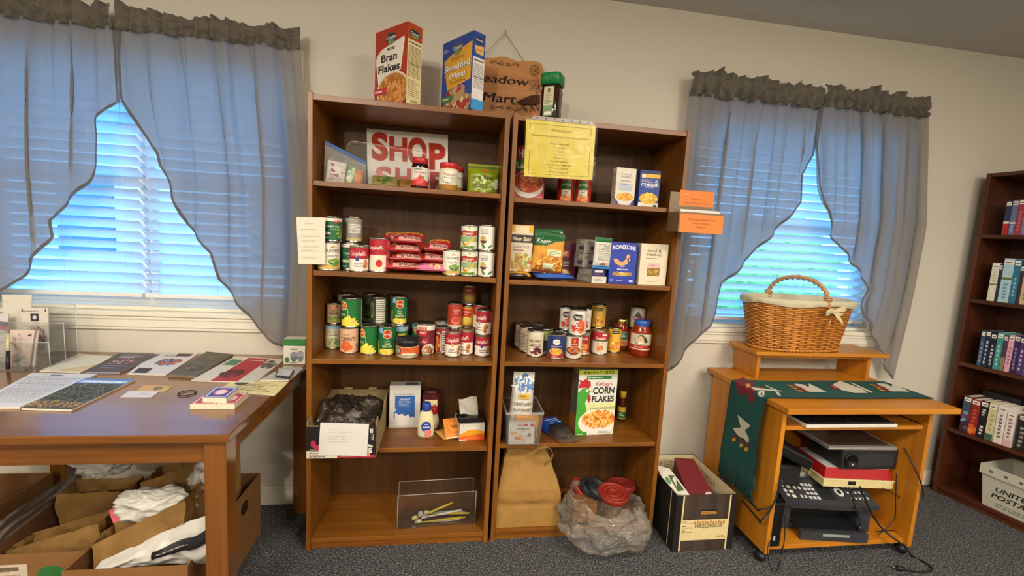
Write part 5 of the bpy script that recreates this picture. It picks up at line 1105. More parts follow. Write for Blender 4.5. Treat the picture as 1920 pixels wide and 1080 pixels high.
# envelope box fixed to the right edge
AC = mat('#7a6248', .3); ORN = '#e27a2a'
fl, fr_ = P(1273, 402, y=-.425), P(1357, 402, y=-.425); bl_ = P(1262, 386, y=-.345)
t = thing('envelope_box', 'brown envelope holder with two orange labels fixed to the right edge of the bookcase', 'envelope box', ((fl.x+fr_.x)/2, -.4, P(1310, 437, y=-.425).z))
z0, z1 = P(1273, 434, y=-.425).z, P(1273, 398, y=-.425).z+.004; x0, x1 = fl.x, P(1357, 404, y=-.425).x
zb1 = P(1300, 362, y=-.342).z; yb_ = YF2-.0015
m = MB(); m.box(x0, x1, yb_-.004, yb_, z0+.003, zb1, AC); pr = Print(m, lambda u, v, o: (u, yb_-.004-o, v), 1, 1); a, c = P(1272, 385, y=yb_), P(1338, 366, y=yb_); pr.r(a.x, a.z, c.x, c.z+.012, ORN); pr.t('Meadowlark', (a.x+c.x)/2, a.z+.03, .008, '#5a2c10', .05); pr.t('Cash Contribution Envelopes', (a.x+c.x)/2, a.z+.014, .008, '#5a2c10', .115)
m.build('back_plate', t, bevel=.001)
m = MB(); m.box(x0, x1, -.428, -.424, z0, z1, AC); m.box(x0, x0+.004, -.4235, yb_-.0045, z0, z1, AC); m.box(x1-.004, x1, -.4235, yb_-.0045, z0, z1, AC); m.box(x0+.0045, x1-.0045, -.4235, yb_-.0045, z0, z0+.004, AC); m.build('pocket', t)
m = MB(); m.box(x0+.004, x1-.002, -.4305, -.4285, z0-.002, z1-.008, ORN); pr = Print(m, lambda u, v, o: (u, -.4305-o, v), 1, 1); xm = (x0+x1)/2; zm = (z0+z1)/2
for s_, dz, w in (('Please place envelopes in the', .012, .125), ('Secure Lock Box', -.003, .075), ('Thank you', -.018, .042)): pr.t(s_, xm, zm+dz, .009, '#6a3410', w)
m.build('front_label', t)
for k in range(2):
    m = MB(); m.box(x0+.012+k*.004, x1-.012, -.415+k*.012, -.4135+k*.012, z0+.006, z1+.008+k*.004, mat('#d8d4ca', .7)); o = m.build('envelope'); tag(o, ('white envelope at the front of the orange-labelled holder', 'white envelope standing behind another in the orange-labelled holder')[k], 'envelope', 'envelopes in the holder')
m = MB()
for px, py in ((1287, 365), (1285, 388)): q = P(px, py, y=yb_); m.lathe([(0, 0), (.004, .001), (.0045, .003)], STEEL, 10, c=(q.x, yb_-.005, q.z)) if False else m.blob((q.x, yb_-.0055, q.z), (.004, .002, .004), STEEL, 0, 1, 10, 6)
m.build('screw', t)
# --- right bookcase, second compartment
z = SR[3]
def d_ne(p): p.r(-.5, 0, .5, 1, '#d8cdb2'); p.r(-.5, .84, .5, 1, '#e0aa30'); p.r(-.3, .82, .3, .98, '#e8d9b0'); p.r(-.5, .62, .5, .79, '#3f2c22'); p.t('Near East', 0, .705, .085, '#ece2cc', .82, .015, .25); p.t('COUSCOUS', 0, .53, .045, '#4a3a30', .7, .01); p.l(-.35, .43, .35, .48, 1, '#8a5a3a'); p.b(0, .2, .48, .19, ['#c8ae54', '#dcc674', '#9a8a3a', '#b86a34', '#8a9a44'], 90, .04, 4, .6)
carton('couscous_box', 'couscous box with yellow top at the left end of the second shelf', 'food box', 953, 995.5, 516, 436, z, .045, '#d8cdb2', yf=-.255, front=d_ne, zoff=.032)
def d_kn(p): p.r(-.5, 0, .5, 1, '#d8982c'); p.p([(-.5, .66), (-.1, .68), (.2, .8), (.5, .84), (.5, 1), (-.5, 1)], '#175a2e'); p.t('Knorr', -.2, .79, .1, '#eef0e4', .45, .015, .25); p.r(-.05, .44, .42, .6, '#d8dcae'); p.l(-.02, .46, .4, .58, 3, '#7a8a5a'); p.b(0, .24, .45, .2, ['#e0a83c', '#f0c860', '#c47a24', '#b85a28'], 70, .06, 5, .4); p.r(-.15, .12, .2, .25, '#cfd8b0'); p.r(-.5, .02, .5, .08, '#6a2a1c')
q = P(1023, 509, y=-.265); sc = depth(q)/FPX
pouch('pasta_pouch', 'green and yellow pasta side pouch, front one of two', 'pouch', 57*sc, 75*sc, .034, (q.x, q.y, z+.03), (.0, .06, -.05), '#d8982c', d_kn, .2, 3, 'pasta side pouches', .03)
pouch('pasta_pouch', 'dark green pasta side pouch behind the front one', 'pouch', 55*sc, 82*sc, .03, (q.x+.022, q.y+.055, z+.03), (0, -.04, -.08), '#175a2e', lambda p: (p.t('Pasta Sides', 0, .86, .08, '#e4ecd8', .7, .01, .2), p.r(-.5, .1, .5, .6, '#2f6a3c')), .2, 6, 'pasta side pouches', .03)
def d_mar(p): p.r(-.5, 0, .5, 1, '#541a26'); p.r(-.5, .6, .1, .78, '#a8442c'); p.t('EAST', -.25, .69, .1, '#e8d0b0', .4, .02); p.t('Roasted', -.1, .46, .08, '#e0ccb4', .5, 0, .2); p.l(-.4, .33, .35, .4, 1, '#c89a90'); p.b(-.15, .12, .3, .12, ['#d8a05c', '#c8703a', '#e8c890'], 40, .06, 2, .6)
carton('rice_box', 'maroon rice box behind the pasta pouches', 'food box', 1046, 1079, 514, 455, z, .04, '#541a26', yf=-.17, yaw=.12, front=d_mar)
for i, (lb, px, py, yf, w, h, c, rz, cols, zz) in enumerate((('blue packet lying flat at the shelf front', 1044, 521, -.30, .175, .085, '#3a62b4', .12, ['#7fa0dc', '#2c4a94', '#d8d0dc'], .013), ('yellow packet lying under the couscous box', 974, 514, -.30, .1, .075, '#d09a2e', -.1, ['#e8c060', '#a86a1c'], .015), ('dark packet lying flat at the left front corner of the second shelf', 972, 521, -.315, .09, .03, '#33261e', .05, ['#8a8474', '#c8c4b8'], .014))):
    q = P(px, py, y=yf); pouch('seasoning_packet', lb, 'packet', w, h, .026 if i < 2 else .018, (q.x, q.y, z+zz), (math.radians(-85 if i else -82), 0, rz), c, lambda p, cols=cols: p.b(0, .5, .4, .3, cols, 12, .1, 4), .25, 20+i, 'flat packets on the second shelf')
# stacked stuffing boxes
def d_grey(p): p.r(-.5, 0, .5, 1, '#8f887c'); p.l(-.4, .62, .1, .92, 4, '#55504a'); p.r(.1, .7, .42, .88, '#b8b0a4'); p.r(-.1, .22, .45, .5, '#4a3a68'); p.l(-.4, .05, .3, .18, 2, '#6a645c')
def d_navy(p): p.r(-.5, 0, .5, 1, '#2a2c58'); p.r(-.3, .55, .3, .85, '#d8d0d0'); p.l(-.3, .2, .3, .45, 1, '#c85a6a')
def d_smallwhite(p): p.r(-.5, 0, .5, 1, '#d4cebf'); p.l(-.3, .3, .3, .7, 2, '#8a847a')
def d_side(p): p.r(-.5, 0, .5, 1, '#8a857a'); p.r(-.4, .2, .1, .8, '#b0aa9e'); p.r(.15, .2, .4, .8, '#a8a296'); p.l(-.38, .25, .08, .75, 3, '#6a645a')
carton('mix_box', 'small white box at the bottom of the stack left of the blue elbow pasta', 'food box', 1107, 1137.5, 534, 519, z, .13, '#cfc8b8', yf=-.315, yaw=.22, front=d_smallwhite, left=d_side, group='stacked mix boxes')
tb = height_at((P(1120, 534, y=-.315).x, -.315, z), 519)
q = P(1121, 520, y=-.305)
carton('mix_box', 'navy box in the middle of the stack left of the blue elbow pasta', 'food box', 1108, 1136, 519, 505.5, z, .12, '#2a2c58', yf=-.31, yaw=.22, h=.031, front=d_navy, left=d_side, group='stacked mix boxes', zoff=.0012+tb)
def d_bag(p): p.r(-.5, .86, .5, 1, '#1d6a3a'); p.r(-.38, .2, .38, .84, '#d4d0c2'); p.l(-.32, .26, .32, .8, 10, '#8a867c', full=True); p.r(-.5, 0, .5, .1, '#3a86c4'); p.e(0, .16, .15, .03, '#b84a44')
q = P(1126, 505, y=-.295); sc = depth(q)/FPX
pouch('rice_bag', 'white bag with green top and nutrition panel standing on the box stack', 'bag', 34*sc, 58*sc, .03, (q.x, q.y+.0, z+tb+.034), (0, .03, .1), '#d8d4c8', d_bag, .25, 9, None, .02)
for i, (dx, dy, dz, lb) in enumerate(((-.034, .105, .0, 'grey box with purple square, on the navy box behind the white bag'), (-.03, .106, .062, 'grey lettered box on top of the grey box with a purple square'))):
    m = carton_mesh(.085, .06, .06, '#8f887c', left=d_grey, front=d_grey); o = m.build('mix_box', loc=(q.x+dx, q.y+dy-.06, z+tb+.0345+dz), rot=(0, 0, .35), world=False, bevel=.001); tag(o, lb, 'food box', 'stacked mix boxes')
def d_ron(p): p.r(-.5, 0, .5, 1, '#2138a0'); p.t('RONZONI', 0, .865, .1, '#e8e6e0', .86, .03, 0, 0, .03); p.e(-.06, .6, .3, .16, '#e8a462', 24, PI, 2*PI); p.e(-.06, .62, .14, .09, '#2138a0', 20, PI, 2*PI); p.e(.18, .66, .07, .06, '#e8a462'); p.e(.25, .58, .1, .055, '#1b2a6a'); p.t('R', .25, .58, .05, '#dfe2ea', .07, .01); p.l(-.1, .4, .15, .43, 1, '#c8cce0'); p.t('Elbows', 0, .355, .05, '#e8e6e0', .4, .015); p.r(-.36, .2, .36, .28, '#a88a3c'); p.b(0, .24, .34, .035, ['#c8a44c', '#a07a2a', '#e0c478'], 50, .025, 2); p.l(-.2, .06, .15, .09, 1, '#c8cce0'); p.r(.28, .05, .42, .1, '#c8d4ec'); p.r(-.46, .06, -.32, .11, '#6a86c8')
carton('pasta_box', 'blue elbow pasta box', 'food box', 1139, 1190, 533.5, 455, z, .045, '#2138a0', yf=-.295, yaw=-.03, front=d_ron, group='pasta boxes')
def d_bb2(p): p.r(-.5, 0, .5, 1, '#dfd2b6'); p.t('bowl &', 0, .84, .075, '#55402f', .5, .008); p.t('basket', 0, .75, .075, '#55402f', .52, .008); p.l(-.3, .63, .3, .67, 1, '#8a7460'); p.r(-.22, .43, .24, .53, '#e4aeb0'); p.l(-.12, .46, .14, .5, 1, '#b86a74'); p.r(-.22, .22, .24, .42, '#8a6a28'); p.b(0, .32, .19, .085, ['#b8942e', '#d0ac48', '#6a4a1c', '#9a7a26'], 50, .04, 4, .35); p.l(-.2, .07, .25, .1, 1, '#9a8a70')
carton('pasta_box', 'cream pasta box with a picture window at the right end of the second shelf', 'food box', 1194, 1249, 536.5, 458, z, .05, '#dfd2b6', yf=-.29, yaw=.05, front=d_bb2, left=bside, group='pasta boxes')

# --- fourth shelf, left
z = SH[1]
fx0, fx1 = .0225, .283; yf0 = -.412; H = P(640, 800, y=yf0).z-z
BK = mat('#1d1a1c', .45, var=.2); KR = mat('#9a8458', .8, var=.1); KR2 = mat('#b4a06e', .8, var=.1)
t = thing('produce_tray', 'black printed cardboard produce tray with a white note, poking out of the shelf', 'tray', ((fx0+fx1)/2, yf0, z+.0008))
bz = z+.0008
def d_tray(p):
    p.t('II', .432, .86, .13, '#e6e0d4', .04, .04); p.t('PREMIUM', .18, .66, .18, '#e6e0d4', .56, .04, align='c'); p.l(.2, .5, .46, .55, 1, '#d8d0c4'); p.t('California', .24, .39, .1, '#e6e0d4', .44, .03); p.t('GRAPES', .22, .24, .15, '#e6e0d4', .46, .04); p.r(-.5, .0, .5, .1, '#9c2430'); p.r(-.5, 0, -.06, .24, '#d8d0b8'); p.l(-.46, .02, -.1, .2, 3, '#6a645a'); p.r(-.46, .22, -.32, .3, '#7a746a'); p.b(-.36, .42, .07, .1, ['#8c1c30', '#b0304a'], 9, .07, 2); p.r(.3, .04, .42, .14, '#d88a80'); p.l(-.02, .04, .28, .07, 1, '#d8a0a0')
m = MB(); m.box(fx0, fx1, yf0, yf0+.005, bz, bz+H, BK); p = Print(m, lambda u, v, o: ((fx0+fx1)/2+u, yf0-o, bz+v), fx1-fx0, H); p.cl = 1; d_tray(p); m.box(fx0, fx0+.045, yf0+.0002, yf0+.0048, bz+H, bz+H+.002, KR2)
m.build('front_panel', t)
for a in (fx0, fx1-.004):
    m = MB()
    m.add([(a, yf0+.0055, bz), (a, -.05, bz), (a, -.05, bz+H+.012), (a, -.17, bz+H+.012), (a, -.21, bz+H-.03), (a, -.33, bz+H-.03), (a, -.36, bz+H+.02), (a, yf0+.0055, bz+H+.02)]+[(a+.004, q, w) for q, w in ((yf0+.0055, bz), (-.05, bz), (-.05, bz+H+.012), (-.17, bz+H+.012), (-.21, bz+H-.03), (-.33, bz+H-.03), (-.36, bz+H+.02), (yf0+.0055, bz+H+.02))], [list(range(8)), list(range(8, 16))[::-1]]+[(i, i+8, (i+1) % 8+8, (i+1) % 8) for i in range(8)], KR)
    m.build('side_panel', t)
m = MB(); m.box(fx0, fx1, -.0495, -.045, bz, bz+H+.02, KR)
for cx in (.3, .72): x_ = fx0+(fx1-fx0)*cx; m.box(x_-.018, x_+.018, -.0495, -.045, bz+H+.02, bz+H+.03, KR2)
m.build('back_panel', t); m = MB(); m.box(fx0+.0045, fx1-.0045, yf0+.0055, -.05, bz, bz+.004, KR); m.build('tray_bottom', t)
a = [P(px, py, y=yf0-.003) for px, py in ((597, 853), (688, 855), (692, 795), (601, 792))]
sheet('handwritten_note', 'white penciled note stuck on the front of the produce tray', 'note', a, '#d6d2ca', lambda p: scrawl(p, (.8, .72, .6, .52, .45), .15, .75, seed=5, size=.03), .0015)
DB = bpy.data.materials.new('wrapped_dark_goods')
m = MB(); m.blob(((fx0+fx1)/2, -.225, bz+.07), (.102, .128, .062), mat('#3c2a1b', .4, var=.3, bscale=25), .14, 1.4, 40, 24, 3, flat=bz+.006); o = m.build('wrapped_goods', None); tag(o, 'dark brown wrapped goods filling the produce tray', 'wrapped food')
m = MB(); FL = film('crinkled_wrap', '#b8b0a6', .95, .13, .8, 1.8)
m.grid(lambda u, v: (fx0+.012+(fx1-fx0-.024)*u, -.37+.31*v, bz+H*.8+.075*math.sin(PI*min(1, v*1.15))*(.6+.4*math.sin(PI*u))+.03*noise.noise((u*4, v*4, 2))+.02*abs(noise.noise((u*9, v*7, 5)))), 50, 50, FL)
o = m.build('plastic_wrap'); tag(o, 'crinkled shiny clear wrap over the dark goods in the produce tray', 'wrap')
def d_milk(p): p.r(-.5, 0, .5, 1, '#c9c6be'); p.t('bowl & basket', 0, .8, .05, '#6a6a70', .66, .005); p.r(-.32, .24, .33, .76, '#2a5ba4'); p.t('NON-FAT', 0, .67, .05, '#dfe2e8', .34, .015); p.t('DRY MILK', 0, .61, .05, '#dfe2e8', .4, .015); p.l(-.18, .5, .18, .58, 2, '#c8d0e0'); p.p([(-.32, .05), (.3, .05), (.33, .2), (.26, .27), (.2, .22), (.12, .32), (.02, .27), (-.08, .33), (-.2, .3), (-.28, .36), (-.32, .34)], '#d8d6ce'); p.l(-.2, .03, .3, .05, 1, '#8a8a88'); p.e(-.33, .42, .05, .04, '#b8c0cc'); p.r(-.345, .22, -.315, .38, '#2a4a84')
def d_milktop(p): p.r(0, .2, .4, .7, '#2c3a5c')
carton('dry_milk_box', 'pale grey dry milk box with a blue panel', 'food box', 730, 786, 794, 723, z, .055, '#c9c6be', yf=-.135, front=d_milk, top=d_milktop, yaw=.02)
# squeeze bottles
def oval(m, prof, mm, ry, n=28):
    k = len(m.v); m.lathe(prof, mm, n); m.v[k:] = [(a, b_*ry, c) for a, b_, c in m.v[k:]]
def squeeze(label, l, r_, b_, t_, col, capc, dsn, capfrac, neck, ry=.6, prof=None, yoff=0, rot=0):
    B = P((l+r_)/2, b_, z=z); r = (r_-l)/2*depth(B)/FPX; h = height_at(B, t_); x, y = B.x, B.y+r*ry+yoff
    t = thing('squeeze_bottle', label, 'bottle', (x, y, z+.0006), face_cam(x, y)+rot, 'squeeze bottles'); hb = h*(1-capfrac)
    m = MB(); oval(m, [(0, .0), (r*.9, .0), (r, .01), (r, hb*.45), (r*.93, hb*.65), (r*.75, hb*.86), (r*neck, hb)] if not prof else prof(r, hb), mat(col, .3), ry); m.build('body', t, world=False)
    m = MB(); oval(m, [(r*neck*1.02, hb-.004), (r*neck*1.1, hb), (r*neck*1.05, h*.97), (r*neck*.9, h), (0, h)], mat(capc, .35), min(1, ry/neck)); m.build('cap', t, world=False)
    m = MB(); p = Print(m, lambda u, v, o: (r*math.sin(u/r), -r*ry*math.cos(u/r)-o-.0008, v), r, hb, 2); dsn(p); m.build('label', t, world=False)
def d_mayo(p): p.e(.02, .42, .62, .2, '#26429a', 24); p.l(-.2, .48, .24, .55, 1, '#e8e6e0', full=True); p.l(-.38, .36, .42, .45, 1, '#e8e6e0', full=True); p.r(-.1, .06, .7, .3, '#e07a74'); p.r(-.7, .1, -.12, .26, '#b8c8c0')
squeeze('mayonnaise squeeze bottle with a blue cap', 782, 813, 822, 758.5, '#dcd2a2', '#24439c', d_mayo, .2, .48, .62)
def d_ket(p): p.r(-.75, .28, .75, .82, '#dccf9c'); p.l(-.5, .64, .1, .72, 1, '#6a4a2a'); p.e(.38, .6, .2, .09, '#3a86b8'); p.b(-.1, .45, .4, .08, ['#a83a24', '#c86a3a'], 14, .05, 3)
squeeze('dark red sauce bottle behind the mayonnaise', 789, 823, 806, 738, '#4a1416', '#3a1012', d_ket, .08, .8, .55, lambda r, h: [(0, 0), (r*.8, 0), (r*.9, .008), (r, h*.3), (r, h*.85), (r*.92, h)], .03)
B = P(812, 800, z=z); squeeze('small bottle with red cap between the mayonnaise and the dark red bottle', 801, 822, 806, 765, '#c8b890', '#a81e24', lambda p: p.r(-.5, .3, .5, .7, '#d8d0b8'), .3, .6, .8, None, .0)
# taco packets and box
def d_taco(p): p.r(-.5, 0, .5, 1, '#d8862c'); p.r(-.5, .0, .5, .06, '#e4d8b8'); p.r(-.42, .12, .42, .9, '#dd7f24'); p.e(0, .55, .33, .3, '#b85a1c', 24); p.e(0, .55, .31, .28, '#de8a30', 24); p.t('TACO', 0, .56, .14, '#3a1c10', .42, .02)
q = P(854, 823, z=z); pouch('taco_packet', 'orange TACO seasoning packet lying on top', 'packet', .085, .095, .007, (q.x+.0, q.y-.005, z+.006), (math.radians(-50), 0, .25), '#d8862c', d_taco, .5, 3, 'taco seasoning packets', .02, wr=.0006)
pouch('taco_packet', 'orange seasoning packet underneath the TACO one', 'packet', .085, .095, .006, (q.x-.012, q.y+.0, z+.005), (math.radians(-88), 0, .5), '#d89a4a', None, .5, 4, 'taco seasoning packets', .02, wr=.0005)
def d_tb(p): p.r(-.5, 0, .5, 1, '#d8d0c2'); p.p([(-.5, 0), (.5, 0), (.5, .38), (-.5, .26)], '#d85a1c'); p.p([(-.5, .26), (.5, .38), (.5, .5), (.15, .66), (-.2, .62), (-.5, .38)], '#e09a22'); p.r(-.5, .03, -.2, .1, '#e8dcc8'); p.l(-.4, .85, .4, .92, 1, '#9a9288'); p.l(-.3, .1, .4, .24, 2, '#e88a4a')
q = P(887, 826, z=z)
o = carton('taco_shell_box', 'orange and white taco shell box lying near the right panel', 'food box', 861, 908, 826, 795, z, .13, '#b8b0a4', yaw=.14, front=d_tb)
hb = height_at(P(888, 826, z=z), 795); bx = o.location
m = MB(); m.grid(lambda u, v: (-.058+.11*u, .008+.1*v, .0016+.012*noise.noise((u*2, v*2, 1))**2), 8, 8, mat('#191716', .25)); m.grid(lambda u, v: (-.058+.11*u, .008+.1*v, .022-.004*u+.006*noise.noise((u*3, v*3, 7))), 10, 10, mat('#1f1c1b', .2)); m.grid(lambda u, v: (-.058+.11*u, .008, .0016+.02*v), 8, 2, mat('#1f1c1b', .2)); m.build('liner', None)
o2 = COL.objects[-1] if False else bpy.data.objects['liner']; o2.name = 'foil_pouch'; o2.location = (bx.x, bx.y, z+hb+.0016); o2.rotation_euler = (0, 0, .14); tag(o2, 'black foil pouch lying on the taco shell box', 'pouch')
m = MB(); m.grid(lambda u, v: (-.05+.085*u, .045+.05*v-.025*math.sin(PI*v)*0, .028+.055*v+.006*math.sin(u*5+v*4)-.02*u*(1-v)), 12, 10, mat('#b4ae9e', .5)); m.grid(lambda u, v: (-.05+.085*u, .048+.05*v, .026+.055*v+.006*math.sin(u*5+v*4)-.02*u*(1-v)), 12, 10, mat('#8a8478', .5), flip=True)
o = m.build('paper_packet', loc=(bx.x, bx.y, z+hb+.0016), rot=(0, 0, .14), world=False); tag(o, 'grey-white folded packet leaning on the black foil pouch', 'packet')
q = P(851, 800, z=z); pouch('seasoning_packet', 'small dark packet left of the taco shell box', 'packet', .04, .045, .012, (q.x, q.y+.02, z+.002), (-.15, 0, .2), '#2c211d', plain(['#5a3a2c', '#8a5a3a']), .4, 8)

# --- fourth shelf, right
z = SR[1]
CB = film('frosted_clear_plastic', '#d4d2cc', .88, .12)
q0, q1 = P(949, 836, z=z), P(1012, 838, z=z); bw = (q1.x-q0.x); bh = height_at(q0, 772); bd = .17
cxm = (q0.x+q1.x)/2; cxm = max(cxm, X2+PT+.006+bw/2*1.13); yb0 = q0.y
t = thing('storage_bin', 'clear plastic bin holding a sugar bag and cookie box', 'bin', (cxm, yb0, z+.0006))
m = MB(); th = .0025
def rg(zz, g): return [(cxm-bw/2-g, yb0-g, zz), (cxm+bw/2+g, yb0-g, zz), (cxm+bw/2+g, yb0+bd+g, zz), (cxm-bw/2-g, yb0+bd+g, zz)]
zb = z+.0006
A = rg(zb, 0)+rg(zb+bh, .009)+rg(zb+th, -th)+rg(zb+bh, .009-th)
m.add(A, [(3, 2, 1, 0)]+[(i, (i+1) % 4, (i+1) % 4+4, i+4) for i in range(4)]+[(8, 9, 10, 11)]+[(8+(i+1) % 4, 8+i, 12+i, 12+(i+1) % 4) for i in range(4)], CB); m.build('body', t)
m = MB(); A = rg(zb+bh-.012, .0095)+rg(zb+bh, .0105)+rg(zb+bh, .006); m.add(A, [(i, (i+1) % 4, (i+1) % 4+4, i+4) for i in range(4)]+[(4+i, 4+(i+1) % 4, 8+(i+1) % 4, 8+i) for i in range(4)], film('frosted_rim', '#e0ddd6', .4, .2)); m.build('rim', t)
def d_sug(p): p.r(-.5, .0, .5, .6, '#d8d4c8'); p.b(0, .84, .46, .13, ['#3a6aa8', '#d8d8d4', '#5a88bc', '#e4e4e0'], 60, .05, 3, .3); p.r(-.22, .62, .25, .7, '#d8a83a'); p.l(-.15, .64, .18, .69, 1, '#6a4a1c'); p.t('CONFECTIONERS', 0, .54, .05, '#55503f', .8, .01); p.t('10-X POWDERED', 0, .45, .05, '#55503f', .8, .01); p.t('SUGAR', 0, .36, .055, '#55503f', .4, .01)
q = P(978, 775, y=yb0+.075); sc = depth(q)/FPX
pouch('sugar_bag', 'white and blue powdered sugar bag standing in the clear bin', 'bag', 45*sc, height_at((cxm-.01, yb0+.09, zb), 700), .06, (cxm-.004, yb0+.09, zb+.006), (0, .03, 0), '#cfcbc0', d_sug, .4, 12, None, .05, .12, gusset=1)
def d_dom(p): p.r(-.5, 0, .5, 1, '#e0982c'); p.r(-.25, .5, .3, .68, '#3a3a44'); p.t('Domino', .02, .59, .1, '#e8e4da', .48, .015); p.b(0, .3, .4, .1, ['#d87a20', '#f0b44c'], 12, .06, 3)
o = carton_mesh(.105, .028, .105, '#e0982c', front=d_dom).build('sugar_box', loc=(cxm+.012, yb0+.034, zb+.0035), rot=(-.04, .1, 0), world=False, bevel=.001); tag(o, 'orange sugar box standing in the clear bin behind the cookie box', 'food box'); o.location.z += .006
def d_mil(p): p.r(-.5, 0, .5, 1, '#d6cfc6'); p.r(-.17, .83, .22, .93, '#a8403c'); p.l(-.14, .85, .18, .91, 1, '#e8d0c4'); p.e(.4, .87, .09, .08, '#c03044'); p.t('Milano', .02, .71, .12, '#3a2c28', .52, .006, .25); p.l(-.1, .58, .3, .62, 1, '#8a7a70'); p.re(-.3, .5, .17, .075, .15, '#cfa068'); p.re(-.3, .505, .155, .063, .15, '#d8ae7c'); p.re(-.16, .27, .15, .075, -.2, '#b98450'); p.re(.02, .27, .22, .085, -.95, '#c0884e'); p.re(.015, .275, .205, .072, -.95, '#dcae7c'); p.b(.28, .42, .1, .08, ['#3a241c', '#54342a'], 6, .04, 3, .5); p.l(-.45, .05, -.05, .14, 2, '#a89a90')
o = carton_mesh(.112, .024, .098, '#d6cfc6', front=d_mil).build('cookie_box', loc=(cxm-.006, yb0+.0062, zb+.0035), rot=(-.03, 0, 0), world=False, bevel=.001); tag(o, 'white cookie box with oval cookies at the front of the clear bin', 'food box')
q = Vector((cxm+bw/2-.014, yb0+.045, zb+.004)); pouch('seasoning_packet', 'green packet at the right side inside the clear bin', 'packet', .05, .075, .01, q, (0, 0, 1.3), '#5f8a3c', plain(['#8fb45a', '#d8dcc0', '#3f6a2c']), .4, 31)
# brownie pack
q = P(1050, 826, z=z)
t = thing('cake_pack', 'chocolate cake slab in clear wrap with a blue label', 'cake', (q.x, q.y+.07, z+.0008), .42)
m = MB(); m.blob((0, 0, .022), (.045, .085, .021), mat('#2f1d14', .6, var=.4, bscale=120), .04, 2, 24, 12, 2); k = m.v; m.v = [(max(-.04, min(.04, a)), max(-.08, min(.08, b_)), max(.002, min(.036, c))) for a, b_, c in k]; m.build('slab', t, world=False)
m = MB(); WR = film('cake_wrap', '#d0c8c0', .92, .06, .7, 1.2); m.grid(lambda u, v: ((u-.5)*.1, (v-.5)*.21, .004+.042*min(1, 5*min(u, 1-u))*min(1, 4*min(v, 1-v))+.003*noise.noise((u*8, v*10, 1))), 30, 40, WR); m.build('wrap', t, world=False)
m = MB(); m.grid(lambda u, v: ((u-.5)*.098, .005+.07*v, .0475-.042*max(0, abs(u-.5)*2-.86)/.14), 12, 4, mat('#1f47a0', .35)); p = Print(m, lambda u, v, o: (u, v, .048+o), 1, 1, gap=.0006); p.l(-.035, .044, .035, .058, 1, '#c8d4ec', full=True); p.l(-.02, .028, .03, .04, 1, '#c8d4ec', full=True); p.e(-.02, .014, .012, .006, '#7fa4dc'); p.e(.025, .014, .01, .005, '#c8d8ee'); m.build('label', t, world=False)
# corn flakes
def d_cf(p):
    p.r(-.5, 0, .5, 1, '#d8d8cc'); p.r(-.5, .93, .5, 1, '#b8c22e'); p.t('FAMILY SIZE', .02, .965, .042, '#6a3a14', .78, .02); p.r(-.3, .86, .34, .91, '#2f7a3c'); p.l(-.27, .87, .3, .9, 1, '#d8e4c8'); p.r(-.5, .38, .5, .5, '#d8dc9a')
    p.t("Kellogg's", .16, .79, .06, '#b0203c', .44, .01, .3); p.t('CORN', .16, .69, .1, '#16181a', .56, .03); p.t('FLAKES', .16, .56, .09, '#16181a', .58, .03); p.t('4 SIMPLE INGREDIENTS', .16, .415, .032, '#4a7a1c', .64, .01)
    p.p([(-.5, .0), (-.22, 0), (-.3, .15), (-.34, .3), (-.24, .38), (-.3, .5), (-.22, .62), (-.2, .68), (-.26, .73), (-.38, .73), (-.46, .68), (-.5, .66)], '#3fa032')
    p.p([(-.5, .73), (-.46, .82), (-.5, .86), (-.38, .84), (-.36, .86), (-.3, .87), (-.26, .84), (-.2, .83), (-.18, .76), (-.24, .72), (-.3, .735), (-.4, .735)], '#b8202e'); p.e(-.27, .69, .035, .02, '#e8eadc'); p.p([(-.2, .7), (-.12, .68), (-.2, .66)], '#e8b060'); p.p([(-.24, .63), (-.18, .62), (-.16, .56), (-.2, .5), (-.25, .55)], '#b01c2a')
    p.e(.06, .2, .5, .2, '#e4e0d6', 30); p.e(.08, .24, .44, .14, '#e8c88a', 28); p.b(.08, .25, .42, .13, ['#e0902c', '#f0b04a', '#d87a24', '#f4c870', '#c86a20'], 110, .03, 7, .6); p.r(-.5, .0, -.2, .055, '#3f8a2c'); p.l(-.45, .01, -.22, .045, 1, '#e8ead8'); p.l(.1, .02, .46, .06, 2, '#8a8a80')
def d_cfs(p): p.r(-.5, 0, .5, 1, '#5a5148'); p.r(-.5, .0, .5, .3, '#8a5a24'); p.e(.3, .55, .25, .22, '#3f5a34'); p.r(-.5, .93, .5, 1, '#7a8030')
carton('cereal_box', 'family size corn flakes box with a green rooster', 'cereal box', 1075, 1152, 815.5, 694, z, .075, '#d8d8cc', yaw=.1, front=d_cf, left=d_cfs, h=None)
x, y, r, B = pxpos(1153, 1167.5, 787, z); y = min(y, -.08)
h = height_at((x, y-r, z), 736)
def d_ycap(p): p.r(-1.6, .0, 1.6, 1, '#d0b02c'); p.r(-1.6, .1, 1.6, .6, '#2f6a34'); p.l(-.7, .25, .7, .5, 2, '#dfe4c8')
jar('food_jar', 'slim brown bottle with yellow cap right of the corn flakes box', [(0, 0), (r*.9, 0), (r, .005), (r, h*.55), (r*.85, h*.7), (r*.7, h*.78), (r*.7, h*.82)], ([(r*.72, h*.8), (r*.85, h*.805), (r*.85, h*.98), (r*.8, h), (0, h)], mat('#d8b42c', .4)), x, y, z, 1, mat('#4a1c12', .12), 0, d_ycap, (h*.08, h*.5), r+.0006)

